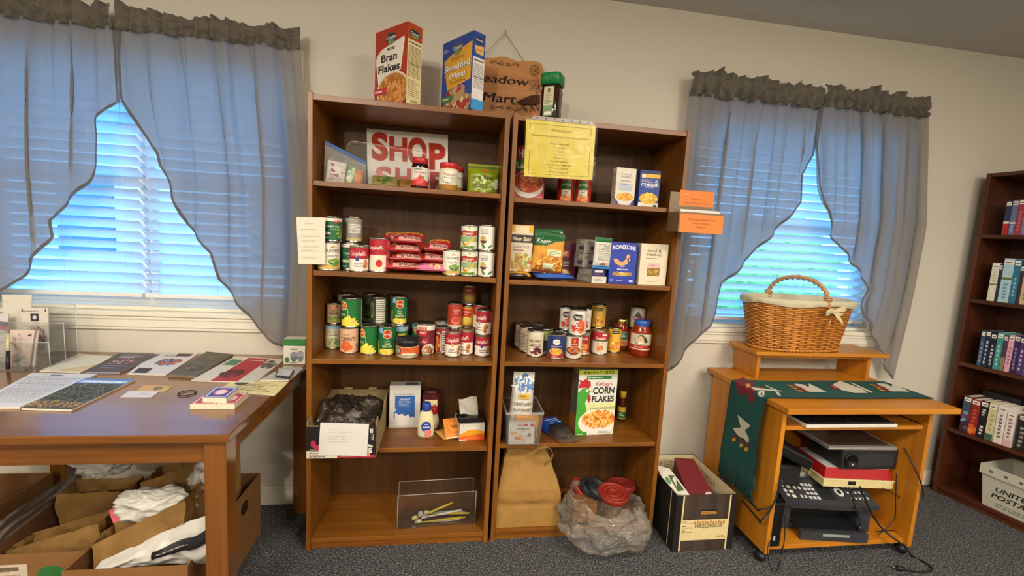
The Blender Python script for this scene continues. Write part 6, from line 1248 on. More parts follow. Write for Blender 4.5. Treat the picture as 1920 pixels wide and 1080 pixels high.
# --- bottom shelf: acrylic box of toothbrushes
z = SH[0]
AY = film('clear_acrylic', '#e4dccf', .985, .06)
q0, q1 = P(744.5, 993, z=z), P(890, 982, z=z); q1.x = min(q1.x, BX+BW-PT-.012); ln = (q1-q0).length; rz = math.atan2(q1.y-q0.y, q1.x-q0.x); hh = height_at(q0, 930); dd = .11
t = thing('acrylic_box', 'clear acrylic box holding toothbrushes on the bottom shelf', 'box', (q0.x, q0.y, z+.0006), rz)
for nm, bx_ in (('front_wall', (0, ln, 0, .003, 0, hh)), ('back_wall', (0, ln, dd-.003, dd, 0, hh)), ('side_wall', (0, .003, .0035, dd-.0035, 0, hh)), ('side_wall', (ln-.003, ln, .0035, dd-.0035, 0, hh)), ('floor_plate', (.0035, ln-.0035, .0035, dd-.0035, 0, .003))): m = MB(); m.box(*bx_, AY); m.build(nm, t, world=False)
m = MB(); ED = film('acrylic_edge', '#f4ece0', .3, .1)
for a in ((0, 0), (ln, 0), (0, dd), (ln, dd)): m.tube([(a[0], a[1], 0), (a[0], a[1], hh)], .0017, ED, 6)
for a in ((0, 0), (0, dd)): m.tube([(0, a[1], hh), (ln, a[1], hh)], .0017, ED, 6)
m.build('edges', t, world=False)
MX = Matrix.Translation((q0.x, q0.y, z+.0006)) @ Matrix.Rotation(rz, 4, 'Z')
TB = [('#d0b82e', '#e8dfa0', .03, .04, .17, .085, .012, .055, 'yellow toothbrush lying across the top, its handle poking out of the acrylic box'), ('#d8cfc8', '#a8c8c0', .04, .03, .19, .03, .006, .006, 'white toothbrush lowest at the front of the acrylic box'), ('#8fb8b0', '#d8e4e0', .05, .08, .2, .085, .01, .012, 'pale green wrapped toothbrush at the back of the acrylic box'), ('#c8b02c', '#e8e0c0', .045, .02, .21, .028, .012, .016, 'yellow toothbrush with white head at the front of the acrylic box'), ('#d8a8a0', '#e8d8d0', .05, .055, .21, .06, .017, .02, 'pinkish white toothbrush in the middle of the heap'), ('#c4ae34', '#e4dcb0', .07, .07, .225, .04, .02, .026, 'yellow toothbrush crossing toward the right wall of the acrylic box'), ('#e0d8d0', '#c8a8b4', .06, .03, .2, .065, .025, .028, 'white toothbrush lying diagonally in the heap')]
for i, (c, c2_, xa, ya, xb, yb_, za, zb_, lb) in enumerate(TB):
    f_ = ln/.25; A = MX @ Vector((xa*f_+.02, ya, za)); B = MX @ Vector((xb*f_+.015, yb_, zb_))
    t = thing('toothbrush', lb, 'toothbrush', A, 0, 'toothbrushes in the acrylic box'); d = (B-A).normalized(); L = (B-A).length
    m = MB(); m.tube([A+d*L*k for k in (0, .1, .14, .3, .45, .6, .85, 1)], [.0035, .004, .002, .0025, .0045, .0055, .005, .0035], mat(c, .3), 8); m.build('handle', t)
    m = MB(); s_ = d.cross(Vector((0, 0, 1))).normalized()*.004; u_ = Vector((0, 0, 1)); 
    m.hexa([A+d*.002-s_+u_*.002, A+d*.002+s_+u_*.002, A+d*.022+s_+u_*.002, A+d*.022-s_+u_*.002], [A+d*.002-s_+u_*.012, A+d*.002+s_+u_*.012, A+d*.022+s_+u_*.012, A+d*.022-s_+u_*.012], mat(c2_, .8)); m.build('bristles', t)

# --- bottom shelf right: paper bag and plastic bag
KB = mat('#977034', .8, var=.07, bscale=30); KBI = mat('#7a5a30', .85, var=.07)
z = SR[0]
q0, q1 = P(928, 989, z=z), P(1050, 991, z=z); bw = q1.x-q0.x; bx0 = max(q0.x, X2+PT+.004); yb0 = min(q0.y, YF2+.012)+.0; bd = .13; zt = z+height_at((bx0, yb0+.05, z), 846)
zt = min(zt, SR[1]-.028)
t = thing('paper_bag', 'brown paper grocery bag with a curled handle, standing on the bottom shelf', 'bag', (bx0+bw/2, yb0+bd/2, z+.0008), 0)
m = MB(); Hb = zt-z-.004
def bagf(u, v):
    # u round the bag, v up
    per = [(0, 0), (1, 0), (1, 1), (0, 1)]; k = int(u*4) % 4; f = u*4-int(u*4); a = per[k]; b_ = per[(k+1) % 4]; x = a[0]+(b_[0]-a[0])*f; y = a[1]+(b_[1]-a[1])*f
    tp = 1-.42*max(0, v-.45)/.55*(.75 if x < .5 else 1.0)
    cx = .42+.05*v
    X = bx0+bw*(cx+(x-cx)*tp); Y = yb0+.004+bd*(.5+(y-.5)*(1-.55*v))
    if y < .5: Y += -.012*math.exp(-((v-.5)/.2)**2)*math.sin(PI*x)+.02*math.exp(-((v-.3)/.05)**2)*(1-abs(x-.5)*1.6)*.5+.10*max(0, v-.5)
    Y += .008*noise.noise((x*4, v*5, y*3))*min(1, v*4); X += .006*noise.noise((y*3, v*5, x*4+5))*min(1, v*4)
    return (X, max(Y, yb0-.004), z+.001+v*Hb)
m.grid(bagf, 96, 60, KB, False); m.build('sack', t)
m = MB(); m.box(bx0+.002, bx0+bw-.002, yb0+.008, yb0+bd-.004, z+.001, z+.002, KB); m.build('base', t)
m = MB(); pts = [P(px, py, y=YF2-.032) for px, py in ((990, 853), (1002, 850), (1010, 843), (1018, 840), (1027, 839), (1035, 845), (1038, 853), (1034, 864), (1022, 874))]
up_ = Vector((0, .026, -.004))
m.add([q for p_ in pts for q in (p_, p_+up_, p_+up_+Vector((0, .0005, -.0015)), p_+Vector((0, 0, -.0015)))], [(4*i+k, 4*i+4+k, 4*i+4+(k+1) % 4, 4*i+(k+1) % 4) for i in range(len(pts)-1) for k in range(4)], mat('#a07a42', .8)); 
zmx = max(q[2] for q in m.v); dz = 0;  m.build('handle', t)
# rings in a clear bag
CBG = film('clear_bag', '#e6ddce', .76, .08, .5, .7)
q = P(1133, 1022, z=0.0); cx, cy = q.x, YF2-.02
pl_ = P(1055, 960, y=cy); pr_ = P(1212, 960, y=cy); R = (pr_.x-pl_.x)/2; cx = (pl_.x+pr_.x)/2; htop = P(1133, 905, y=cy).z
t = thing('plastic_bag', 'clear crinkled plastic bag of red and black plastic lids, spilling over the shelf edge', 'bag', (cx, cy, .001))
m = MB()
def pbag(u, v):
    a = 2*PI*u; th = PI*(1-v*.66); rr_ = math.sin(th)**.6; zz = .004+htop*.84*(v**.85)
    open_ = 1+.1*v
    cr = abs(noise.noise((math.cos(a)*4, math.sin(a)*4, v*5)))+.5*abs(noise.noise((math.cos(a)*9, math.sin(a)*9, v*10)))
    n_ = noise.fractal((math.cos(a)*1.8, math.sin(a)*1.8, v*2.5), .8, 2, 4)*.2*min(1, v*4)-.16*cr*min(1, v*4)+.05
    k = (.74+.26*math.sin(PI*min(1, .15+v*.85))**.8)*(1+n_)
    x, y = cx+R*k*math.cos(a)*(.6+.4*min(1, v*6)), cy-.015+.16*k*math.sin(a)*(.55+.45*min(1, v*6))
    zz *= 1-.28*max(0, math.cos(a-.5))*v-.12*max(0, -math.sin(a))*v
    zz += .06*noise.noise((math.cos(a)*1.8, math.sin(a)*1.8, 7))*v
    if y > YF2-.012 and zz < z+.012 : y = YF2-.012
    return (min(x, X2+BW-PT-.006 if y > YF2-.01 else 9), min(y, -.06), max(.003, zz))
m.grid(pbag, 110, 60, CBG); m.build('film', t)
m = MB()
def disc(lb, px, py, yy, r, tilt, az, col, grp='plastic lids in the clear bag'):
    c = P(px, py, y=yy); m = MB(); m.lathe([(0, .004), (r*.28, .004), (r*.3, .007), (r*.34, .007), (r*.36, .003), (r*.58, .003), (r*.6, .006), (r*.64, .006), (r*.66, .002), (r*.84, .002), (r*.88, .008), (r*.97, .009), (r, .005), (r, -.014), (r*.97, -.016), (r*.94, -.012), (r*.9, 0), (0, .001)], mat(col, .4), 40)
    o = m.build('plastic_disc', loc=c, rot=(tilt, .0, az), world=False); tag(o, lb, 'lid', grp)
disc('red ridged lid lying face up at the right of the clear bag', 1150, 925, YF2-.0, .07, .12, .1, '#8a2a1e')
disc('dark red lid leaning at the back right of the clear bag', 1165, 908, YF2+.10, .066, -.12, -.2, '#74241e')
disc('black lid standing left of the red ridged lid', 1122, 917, YF2+.035, .056, .55, 1.0, '#22262a')
disc('black lid second from the left in the clear bag', 1108, 915, YF2+.07, .056, .6, 1.1, '#2a2e32')
disc('red lid leaning at the left of the clear bag', 1088, 913, YF2+.09, .05, .65, 1.15, '#8c2c20')
m = MB(); a = P(1095, 955, y=YF2-.03); m.box(a.x-.05, a.x+.06, a.y, a.y+.09, .09, .18, mat('#7a5230', .7, var=.1)); o = m.build('cardboard_box', bevel=.002); tag(o, 'small brown carton under the lids inside the clear bag', 'box')
# ------------------------------------------------------------------ bankers box on the floor
def open_box(m, x0, x1, y0, y1, z0, z1, th, mo, mi_):
    for a in ((x0, x1, y0, y0+th), (x0, x1, y1-th, y1), (x0, x0+th, y0+th, y1-th), (x1-th, x1, y0+th, y1-th)): m.box(*a, z0, z1, mo)
    m.box(x0+th, x1-th, y0+th, y1-th, z0, z0+th, mi_)
    for a in ((x0+th, x1-th, y0+th, y0+th+.0008), (x0+th, x1-th, y1-th-.0008, y1-th), (x0+th, x0+th+.0008, y0+th, y1-th), (x1-th-.0008, x1-th, y0+th, y1-th)): m.box(*a, z0+th, z1-.001, mi_)
GRAIN = wood('printed_dark_woodgrain', '#1f1813', '#4a3a30', 'z', .6, 1.3); KRF = mat('#c49a58', .85, var=.08); CRM = mat('#d8c89c', .8, var=.03)
gx0, gx1, gy0, gy1, gz = 1.565, 1.852, -.455, -.09, .265
t = thing('storage_box', 'wood-grain printed cardboard file box with paper label beside the bookcase', 'file box', ((gx0+gx1)/2, gy0, .001))
m = MB(); open_box(m, gx0, gx1, gy0, gy1, .001, gz, .004, GRAIN, CRM)
p = Print(m, lambda u, v, o: (gx0+u, gy0-o, v), gx1-gx0, gz); p.cl = 0
K2 = mat('#15120f', .6); Cm = mat('#d8c490', .8)
p.r(0, 0, .1, 1, K2); p.r(.9, 0, 1, 1, K2); p.r(.1, .01, .125, .99, Cm); p.r(.875, .01, .9, .99, Cm); p.r(.125, .2, .875, .57, Cm); p.r(.4, .66, .68, .74, K2); p.r(.41, .66, .68, .695, mat('#a8742c', .8)); p.r(.41, .7, .67, .71, mat('#c88f3c', .8)); p.r(.125, .565, .875, .575, K2)
for v in (.5, .42, .34): p.r(.13, v, .3, v+.005, K2)
p.l(.13, .52, .22, .55, 1, '#4a3a20'); p.l(.13, .44, .2, .47, 1, '#4a3a20'); p.l(.13, .36, .2, .39, 1, '#4a3a20')
BR2 = mat('#b07a3c', .8)
for k in range(12): p.e(.33+.044*k, .51+.012*math.sin(k*2.3), .016, .035, BR2, 8)
p.t('MISCELLANEOUS', .57, .455, .06, '#2a2018', .46); p.t('12 x 10 in', .79, .26, .04, '#2a2018', .14)
p2 = Print(m, lambda u, v, o: (gx0-o, gy1-u, v), gy1-gy0, gz); p2.r(0, 0, 1, 1, K2); p2.r(.86, .02, .875, .98, Cm)
p3 = Print(m, lambda u, v, o: (gx0+.0048+u, gy1-.0048-o, v), gx1-gx0-.0096, gz); p3.t('LETTER SIZE', .35, .83, .09, '#5a4018', .52); p3.e(.68, .83, .022, .022, K2, 8); p3.r(.1, .62, .5, .73, '#a8742c'); p3.r(.1, .615, .51, .62, K2); p3.r(.1, .73, .51, .735, K2)
for a, b_ in (((.2, .4), (.28, .52)), ((.28, .52), (.36, .44)), ((.36, .44), (.44, .55)), ((.44, .55), (.5, .35))): p3.p([a, (a[0]+.012, a[1]), (b_[0]+.012, b_[1]), b_], K2)
p4 = Print(m, lambda u, v, o: (gx1-.0048-o, gy0+.0048+(gy1-gy0-.0096)*u, v), 1, gz); p4.t('RECEIPTS', .6, .82, .1, '#5a4018', .34)
p5_ = Print(m, lambda u, v, o: (gx1+o, gy0+u, v), gy1-gy0, gz); p5_.r(0, 0, 1, 1, K2)
m.build('body', t)
m = MB(); m.hexa([(gx0+.1, gy0+.05, .06), (gx0+.2, gy0+.05, .06), (gx0+.235, gy1-.04, .06), (gx0+.16, gy1-.04, .06)], [(gx0+.085, gy0+.08, .245), (gx0+.21, gy0+.07, .238), (gx0+.235, gy1-.09, .285), (gx0+.13, gy1-.09, .295)], mat('#6e1d24', .6)); m.blob((gx0+.19, gy0+.066, .225), (.018, .0025, .014), mat('#c8c0b0', .4), 0, 1, 16, 8); o = m.build('binder', bevel=.003); tag(o, 'dark red box file standing in the wood-grain file box', 'box file')
sheet('leaflet', 'white leaflet with green pictures at the left inside the wood-grain file box', 'leaflet', [(gx0+.012, gy0+.02, .2), (gx0+.085, gy0+.012, .235), (gx0+.07, gy1-.16, .275), (gx0+.008, gy1-.14, .285)], '#d6d2c4', lambda p: (p.e(.3, .6, .16, .1, '#5f8a5a'), p.r(.5, .3, .9, .75, '#4a5a2c'), p.l(.1, .1, .8, .25, 2, '#8a8678')))
sheet('leaflet', 'cream leaflet tucked beneath the green picture leaflet', 'leaflet', [(gx0+.012, gy0+.025, .18), (gx0+.09, gy0+.02, .22), (gx0+.08, gy1-.2, .255), (gx0+.01, gy1-.18, .265)], '#c8c0a4', None)

# ------------------------------------------------------------------ computer cart
OAKS = wset('golden_oak_laminate', '#a86614', '#c8821f', .36)
TX0, TX1, TY0, TY1, TZ = 1.90, 2.72, -.62, -.055, .725
PX0, PX1, PYF, PYB = 1.926, 2.66, -.565, -.075
t = thing('computer_cart', 'golden oak rolling computer cart with a small raised shelf on top', 'computer cart', ((TX0+TX1)/2, TY0, 0))
MB().box(TX0, TX1, TY0, TY1, TZ-.024, TZ, OAKS['x']).build('desktop', t, bevel=.002)
for a in (PX0, PX1-.02): MB().box(a, a+.02, PYF, PYB, .055, TZ-.0245, OAKS['z']).build('side_panel', t, bevel=.0015)
MB().box(PX0+.0205, PX1-.0205, PYF+.02, PYB-.02, .06, .08, OAKS['x']).build('lower_shelf', t, bevel=.0015)
MB().box(PX0+.028, PX1-.028, PYF+.012, PYB-.1, .605, .622, OAKS['x']).build('keyboard_tray', t, bevel=.0015)
MB().box(PX0+.0205, PX1-.0205, PYB-.018, PYB-.002, .2, .5, OAKS['x']).build('back_panel', t)
BLK = mat('#141416', .45, var=.1)
for a in (PX0+.0205, PX1-.027): MB().box(a, a+.006, PYF+.03, PYB-.08, .6, .625, BLK).build('drawer_slide', t)
for a in (PX0, PX1-.02): MB().box(a+.002, a+.018, PYF+.04, PYB-.01, .035, .0545, BLK).build('runner_bar', t)
for a in (PX0+.01, PX1-.01):
    for yy in (PYF+.035, PYB-.04):
        m = MB(); m.blob((a, yy, .024), (.021, .026, .0235), BLK, 0, 1, 18, 12); m.tube([(a, yy, .04), (a, yy, .0545)], .006, STEEL, 8); m.build('caster', t)
HX0, HX1, HYF, HZ = 2.04, 2.675, -.235, .865
for a in (HX0, HX1-.018): MB().box(a, a+.018, HYF+.0, TY1-.005, TZ+.0005, HZ-.0185, OAKS['z']).build('riser_side', t, bevel=.001)
MB().box(HX0-.03, HX1+.07, HYF-.03, TY1+.0, HZ-.018, HZ, OAKS['x']).build('riser_top', t, bevel=.0015)
MB().box(HX0+.0185, HX1-.0185, HYF+.004, HYF+.018, HZ-.036, HZ-.0185, OAKS['x']).build('riser_rail', t)

# runner cloth draped over the cart
GRN = mat('#0f4a44', .95, var=.12, bscale=700, bump=.35); MAR = mat('#6e2028', .95, var=.1, bscale=500); IVO = mat('#c8c4ae', .95, var=.1, bscale=500); GLD = mat('#c8942c', .95, var=.1, bscale=500)
t = thing('table_runner', 'dark green knitted table runner with pixel turkeys, draped over the cart', 'table runner', (TX0, -.37, TZ-.35))
ya, yb = -.51, -.275
top_len = TX1-TX0-.0; drop = .36
def runner(s_, w):       # s_: arc length from the right end, w: 0 front .. 1 back
    y = ya+(yb-ya)*w+.004*math.sin(s_*9)
    rr_ = .008
    if s_ < top_len: return Vector((TX1-s_+.002, y, TZ+.0042+.0012*math.sin(s_*14+w*3)))
    d = s_-top_len; q = min(1, d/(rr_*1.57)); a = q*PI/2
    base_ = Vector((TX0-rr_*math.sin(a)-.0005, y, TZ+.0042-rr_*(1-math.cos(a))))
    e_ = max(0, d-rr_*1.57); return base_+Vector((-.012*min(1, e_/.2)-.004*math.sin(e_*16+w*2)*min(1, e_/.1), .03*e_*(.5-w)*0+.02*e_, -e_*(1+.0*w)))
def RF(s_, w, o): 
    q = runner(s_, w); return q+(Vector((0, 0, o)) if s_ < top_len else Vector((-o, 0, 0)))
m = MB(); LT = top_len+drop
m.grid(lambda u, v: RF(u*LT, v, 0), 110, 14, GRN, flip=True); m.grid(lambda u, v: RF(u*LT, v, -.0016), 110, 14, GRN)
p = Print(m, lambda u, v, o: RF(u, (v-ya)/(yb-ya), o+.0008), 1, 1, 2)
def S_(px, py):
    """runner coordinates of a photo point"""
    q = P(px, py, z=TZ+.002)
    if q.x > TX0: return (TX1-q.x, q.y)
    q = P(px, py, x=TX0-.01); return (top_len+.004+(TZ-q.z), q.y-.02*(TZ-q.z))
c4 = lambda u, v: (1330+u*170/874, 690+v*210/1080)
def poly(pts, mt, off=False): p.p([S_(*(c4(*q) if not off else (1320+q[0]/2.7, 680+q[1]/2.7))) for q in pts], mt)
poly([(260, 190), (330, 95), (370, 150), (430, 120), (420, 180), (520, 195), (530, 215), (430, 230), (450, 330), (400, 350), (370, 260), (300, 280), (275, 230)], MAR); poly([(345, 165), (385, 160), (400, 190), (370, 205), (350, 190)], GLD); poly([(400, 195), (520, 205), (690, 222), (690, 230), (520, 222), (420, 222)], IVO); poly([(525, 170), (545, 172), (650, 218), (630, 220)], IVO); poly([(630, 230), (660, 235), (690, 272), (660, 270)], IVO); poly([(480, 230), (530, 225), (525, 290), (490, 295), (470, 265)], IVO); poly([(495, 250), (510, 248), (508, 272), (496, 270)], GRN)
poly([(285, 460), (420, 570), (360, 610), (400, 690), (395, 730), (370, 720), (350, 690), (300, 670), (250, 610), (245, 590), (320, 585)], IVO)
for a in ((240, 650), (295, 690), (360, 730)): poly([(a[0], a[1]), (a[0]+35, a[1]-5), (a[0]+38, a[1]+40), (a[0]+5, a[1]+45)], MAR)
for a in ((235, 685), (305, 740), (352, 775)): poly([(a[0], a[1]), (a[0]+32, a[1]), (a[0]+32, a[1]+30), (a[0], a[1]+30)], GLD)
# top motifs (in crop coordinates of the desk top)
for dx, dy in ((0, 0), (425, 0)):
    poly([(450+dx, 108+dy), (495+dx, 112+dy), (525+dx, 128+dy), (525+dx, 108+dy), (615+dx, 153+dy), (560+dx, 152+dy), (500+dx, 152+dy), (470+dx, 135+dy)], IVO, 1)
    for k in range(3): poly([(425+dx+k*22, 118+dy+k*13), (455+dx+k*22, 116+dy+k*13), (500+dx+k*15, 134+dy+k*9), (475+dx+k*15, 136+dy+k*9)], MAR, 1); poly([(408+dx+k*24, 112+dy+k*14), (440+dx+k*24, 117+dy+k*14), (450+dx+k*24, 123+dy+k*14), (430+dx+k*24, 121+dy+k*14)], GLD, 1)
poly([(640, 128), (655, 112), (690, 98), (730, 112), (800, 138), (830, 158), (760, 158), (700, 146)], IVO, 1); poly([(735, 105), (755, 108), (860, 156), (845, 158)], IVO, 1); poly([(628, 122), (655, 122), (690, 140), (660, 140)], mat('#a02a2c', .95), 1)
MRE = mat('#4a2a2a', .95); p.r(0, ya+.001, LT, ya+.005, MRE); p.r(top_len, yb-.005, LT, yb-.001, MRE)
m.build('cloth', t)
m = MB(); rnd = random.Random(2); FG = mat('#0d3f3a', .95)
for k in range(70):
    w = (k+.5)/70; q = RF(LT, w, -.0008); L = .1+.03*rnd.random(); dx, dy = rnd.uniform(-.008, .006), rnd.uniform(-.006, .006)
    m.tube([q, q+Vector((dx*.4, dy*.5, -L*.5)), q+Vector((dx-.004, dy, -L))], .0021, FG, 5)
stuff_ = m.build('fringe', t)

# wicker basket
WK = mat('#b8762e', .33, var=.28, bscale=30); WK2 = mat('#7a4418', .45, var=.3, bscale=40); WKH = mat('#b88a5c', .4, var=.25, bscale=60)
bx, by, bz = P(1484, 655, y=-.165).x, -.165, HZ+.001
t = thing('wicker_basket', 'large oval wicker basket with a white cloth liner and arched handle on the cart', 'basket', (bx, by, bz), .0)
aT, bT, aB, bB, Hh = .278, .124, .226, .098, .248
def bk(th, k, e=0): 
    a, b_ = aB+(aT-aB)*k+e, bB+(bT-bB)*k+e; n_ = 2.5; c, s_ = math.cos(th), math.sin(th); q = (abs(c)**n_+abs(s_)**n_)**(-1/n_)
    return a*c*q, b_*s_*q
m = MB(); NS = 38; rows = 25; SEG = NS*5
for r in range(rows):
    k = (r+.5)/rows; pts = []
    for i in range(SEG):
        th = 2*PI*i/SEG; x, y = bk(th, k, .0034*math.cos(NS/2*th+PI*r)); pts.append((x, y, .016+(Hh-.016)*k))
    m.tube(pts, .0047, WK, 6, True)
for i in range(NS):
    th = 2*PI*(i+.5)/NS*1.0; m.tube([(*bk(2*PI*(i+.0)/NS+PI/NS*0, k), .012+(Hh-.012)*k) for k in (0, .25, .5, .75, 1)], .0036, WK2, 6)
for q in range(2):
    pts = []
    for i in range(160):
        th = 2*PI*i/160; x, y = bk(th, 0, .003+.004*math.sin(40*th+PI*q)); pts.append((x, y, .0075+.004*math.cos(40*th+PI*q)))
    m.tube(pts, .0052, WK, 6, True)
m.add([(*bk(2*PI*i/48, 0), .006) for i in range(48)], [list(range(48))], WK2)
m.build('woven_body', t, world=False)
LN = mat('#c2b99c', .85, var=.04, bump=.15, bscale=300); m = MB()
def liner(u, v):
    th = 2*PI*u; 
    if v < .45: 
        q = v/.45; x, y = bk(th, .05+.95*q, -.010); return (x, y, .02+(Hh-.018)*q)
    q = (v-.45)/.55; a = q*PI if q < .5 else PI/2
    w = .004*math.sin(th*17)+.003*math.sin(th*29+1)
    if q < .3: x, y = bk(th, 1, -.010+.022*q/.3); return (x, y, Hh+.006+.006*math.sin(q/.3*PI))
    g = (q-.3)/.7; x, y = bk(th, 1-.12*g, .013+.003*math.sin(g*PI)+w*g*.7); return (x, y, Hh+.006-.027*g+.006*g*math.sin(th*5+2))
m.grid(liner, 120, 22, LN); m.build('liner', t, world=False)
m = MB()
hx = P(1550, 572, y=by-bT).x-bx; hxb = P(1441, 548, y=by+bT).x-bx; zc = Hh; hmid = lambda c_: (hx+hxb)/2+(hx-hxb)/2*c_
arc = [(hmid(math.cos(PI*i/24)), -(bT+.004)*math.cos(PI*i/24), zc-.015+.125*math.sin(PI*i/24)**.75) for i in range(25)]
for q in range(2):
    pts = []
    for i in range(97):
        f = i/4; k = min(23, int(f)); a = Vector(arc[k]).lerp(Vector(arc[k+1]), f-k); ph = i*.55+PI*q
        pts.append(a+Vector((.0055*math.cos(ph), 0, .0055*math.sin(ph))))
    m.tube(pts, .0072, WKH, 7)
for sgn in (-1, 1):
    for k in range(5): m.tube([((hx if sgn < 0 else hxb)+.017*math.cos(a), sgn*(bT+.001)+.012*math.sin(a), zc-.012+k*.009+.004*math.sin(a+k)) for a in [2*PI*j/12 for j in range(12)]], .0045, WKH, 6, True)
m.build('handle', t, world=False)
m = MB(); BW = mat('#c4b890', .8, var=.08)
c = Vector((hx+.02, -(bT+.024), zc-.035))
def ribbon(pts, wd, tw=0):
    pts = [Vector(q) for q in pts]; vs = []
    for i, q in enumerate(pts): d = Vector((.4, 0, 1)).normalized()*wd*(.5+.5*math.sin(PI*min(1, .35+i/len(pts)))); vs += [q-d, q+d]
    m.add(vs, [(2*i, 2*i+1, 2*i+3, 2*i+2) for i in range(len(pts)-1)], BW, True)
m.blob(c, (.012, .008, .012), BW, .2, 2, 12, 8, 1)
ribbon([c, c+Vector((.03, -.012, .015)), c+Vector((.055, -.008, .004)), c+Vector((.04, 0, -.012)), c], .013); ribbon([c, c+Vector((-.03, -.012, .008)), c+Vector((-.05, -.008, -.006)), c+Vector((-.03, 0, -.014)), c], .012); ribbon([c, c+Vector((.025, -.01, -.03)), c+Vector((.05, -.008, -.055))], .009); ribbon([c, c+Vector((-.02, -.01, -.035)), c+Vector((-.022, -.006, -.075)), c+Vector((-.028, -.003, -.1))], .008)
m.build('bow', t, world=False)

# things inside the cart
kz = .6225
m = MB(); kx0, kx1 = PX0+.09, PX1-.16
t = thing('keyboard', 'black keyboard with a white edge on the pull-out tray of the cart', 'keyboard', ((kx0+kx1)/2, -.5, kz), .0)
m.box(-.22, .22, -.07, .07, .0006, .014, mat('#d4d0c6', .4)); m.box(-.212, .212, -.066, .066, .014, .0165, BLK); m.build('base', t, world=False, bevel=.002)
m = MB()
for r in range(5):
    for k in range(17): m.box(-.207+k*.0245, -.207+k*.0245+.021, -.06+r*.025, -.06+r*.025+.021, .0166, .021, BLK)
m.build('keys', t, world=False)
SZ = .0806
# printer
PG = mat('#33353a', .4, var=.05); PD = mat('#1b1c20', .35, var=.05); PS = mat('#a8a69c', .45)
pc = P(1560, 1005, y=-.47); pcx, pcy, rzp = 2.315, -.34, -.14
t = thing('printer', 'dark grey all-in-one printer with a keypad panel on the lower shelf of the cart', 'printer', (pcx, pcy, SZ), rzp)
w, d_, h = .21, .13, .205
m = MB(); m.box(-w, w, -.02, d_+.03, .0, h-.045, PS); m.box(-w, -w+.05, -d_, -.02, 0, h-.06, PG); m.box(w-.06, w, -d_, -.02, 0, h-.06, PG); m.box(-w+.05, w-.06, -d_+.04, -.02, .1, h-.06, PD); m.box(-w+.05, w-.06, -d_, -.02, .0, .03, PG); m.build('body', t, world=False, bevel=.006)
m = MB(); n_ = 14
def pan(u, v): x = (u-.5)*2*(w+.004); y = -d_-.03-.018*(1-(2*u-1)**2)+(.15+.0)*v; return (x, y, h-.055+.05*v)
m.grid(pan, n_, 4, PG); m.grid(lambda u, v: (pan(u, 0)[0], pan(u, 0)[1]+.004*v, pan(u, 0)[2]-.022*v), n_, 2, PG, flip=True); m.grid(lambda u, v: (pan(u, v)[0], pan(u, v)[1]+.004, pan(u, v)[2]-.022), n_, 4, PD, flip=True)
p = Print(m, lambda u, v, o: (pan(u, v)[0], pan(u, v)[1], pan(u, v)[2]+o+.0004), 1, 1); LG = mat('#c8c8c2', .5)
p.r(.42, .2, .58, .75, '#15181c'); p.e(.66, .5, .045, .16, LG, 16); p.e(.66, .5, .022, .08, PD, 12)
for c in range(3):
    for r in range(4): p.r(.285+c*.042, .2+r*.15, .315+c*.042, .29+r*.15, LG)
for c, r, ww in ((.06, .2, .03), (.06, .36, .03), (.06, .52, .03), (.06, .68, .03), (.11, .18, .04), (.11, .34, .04), (.11, .5, .04), (.11, .66, .04), (.18, .5, .025), (.18, .7, .025), (.23, .5, .025), (.23, .7, .025), (.2, .2, .02), (.24, .2, .02)): p.r(c, r, c+ww, r+.1, LG if ww != .04 else mat('#d8d0b4', .5))
for c in range(5):
    for r in range(3): p.r(.74+c*.045, .22+r*.2, .74+c*.045+.02, .3+r*.2, LG)
m.build('control_panel', t, world=False)
m = MB(); m.box(-w+.008, w-.03, .0, d_+.028, h-.044, h-.0, PS); m.build('scanner_lid', t, world=False, bevel=.008)
m = MB(); m.box(-w+.055, w-.065, -d_-.055, -.03, .034, .042, PD); m.box(-w+.055, w-.065, -d_-.075, -d_-.055, .0, .04, PG); m.box(-.06, .06, -d_-.0765, -d_-.075, .022, .034, mat('#8a9490', .2)); m.build('paper_tray', t, world=False, bevel=.004)
# stack above it
m = MB(); c = (2.458, -.36); rz = -.12; zz = SZ+h+.001
t = thing('cash_box', 'cream and red plastic case lying on the printer', 'case', (*c, zz), rz)
m.box(-.165, .165, -.11, .11, .0, .036, mat('#d2c48c', .5)); m.box(-.05, -.015, -.112, -.11, .012, .03, BLK); m.box(-.167, .167, -.1115, .112, .033, .038, mat('#ddd0a0', .5)); m.build('base', t, world=False, bevel=.004)
m = MB(); m.hexa([(-.162, -.107, .0385), (.162, -.107, .0385), (.162, .107, .0385), (-.162, .107, .0385)], [(-.15, -.095, .085), (.15, -.095, .085), (.15, .1, .085), (-.15, .1, .085)], mat('#a3161c', .35)); m.build('lid', t, world=False, bevel=.003)
m = MB(); m.box(-.148, .148, -.093, .098, .0852, .0872, mat('#b8b6b4', .4)); m.build('top_plate', t, world=False)
m = MB(); m.blob((-.1675, -.02, .016), (.004, .005, .012), mat('#e0d4a4', .4), 0, 1, 10, 8); m.build('latch', t, world=False)
z1 = zz+.0878
t = thing('projector', 'black box-shaped device on top of the red and cream case', 'electronics box', (2.49, -.36, z1), -.04)
m = MB(); m.box(-.14, .14, -.11, .1, .0006, .095, mat('#1c1d20', .5, var=.1)); m.build('body', t, world=False, bevel=.006); m = MB(); m.box(-.06, .12, -.1115, -.11, .018, .078, mat('#26282c', .6)); m.build('front_panel', t, world=False); m = MB(); m.lathe([(0, 0), (.03, 0), (.032, .006), (.026, .008), (.024, .003), (0, .002)], mat('#0c0c0e', .2), 24); m.v = [(a-.1, -.1105-c_, b_+.045) for a, b_, c_ in m.v]; m.build('dial', t, world=False)
z2 = z1+.0965
t = thing('laptop', 'closed silver laptop on top of the black box in the cart', 'laptop', (2.44, -.36, z2), -.05)
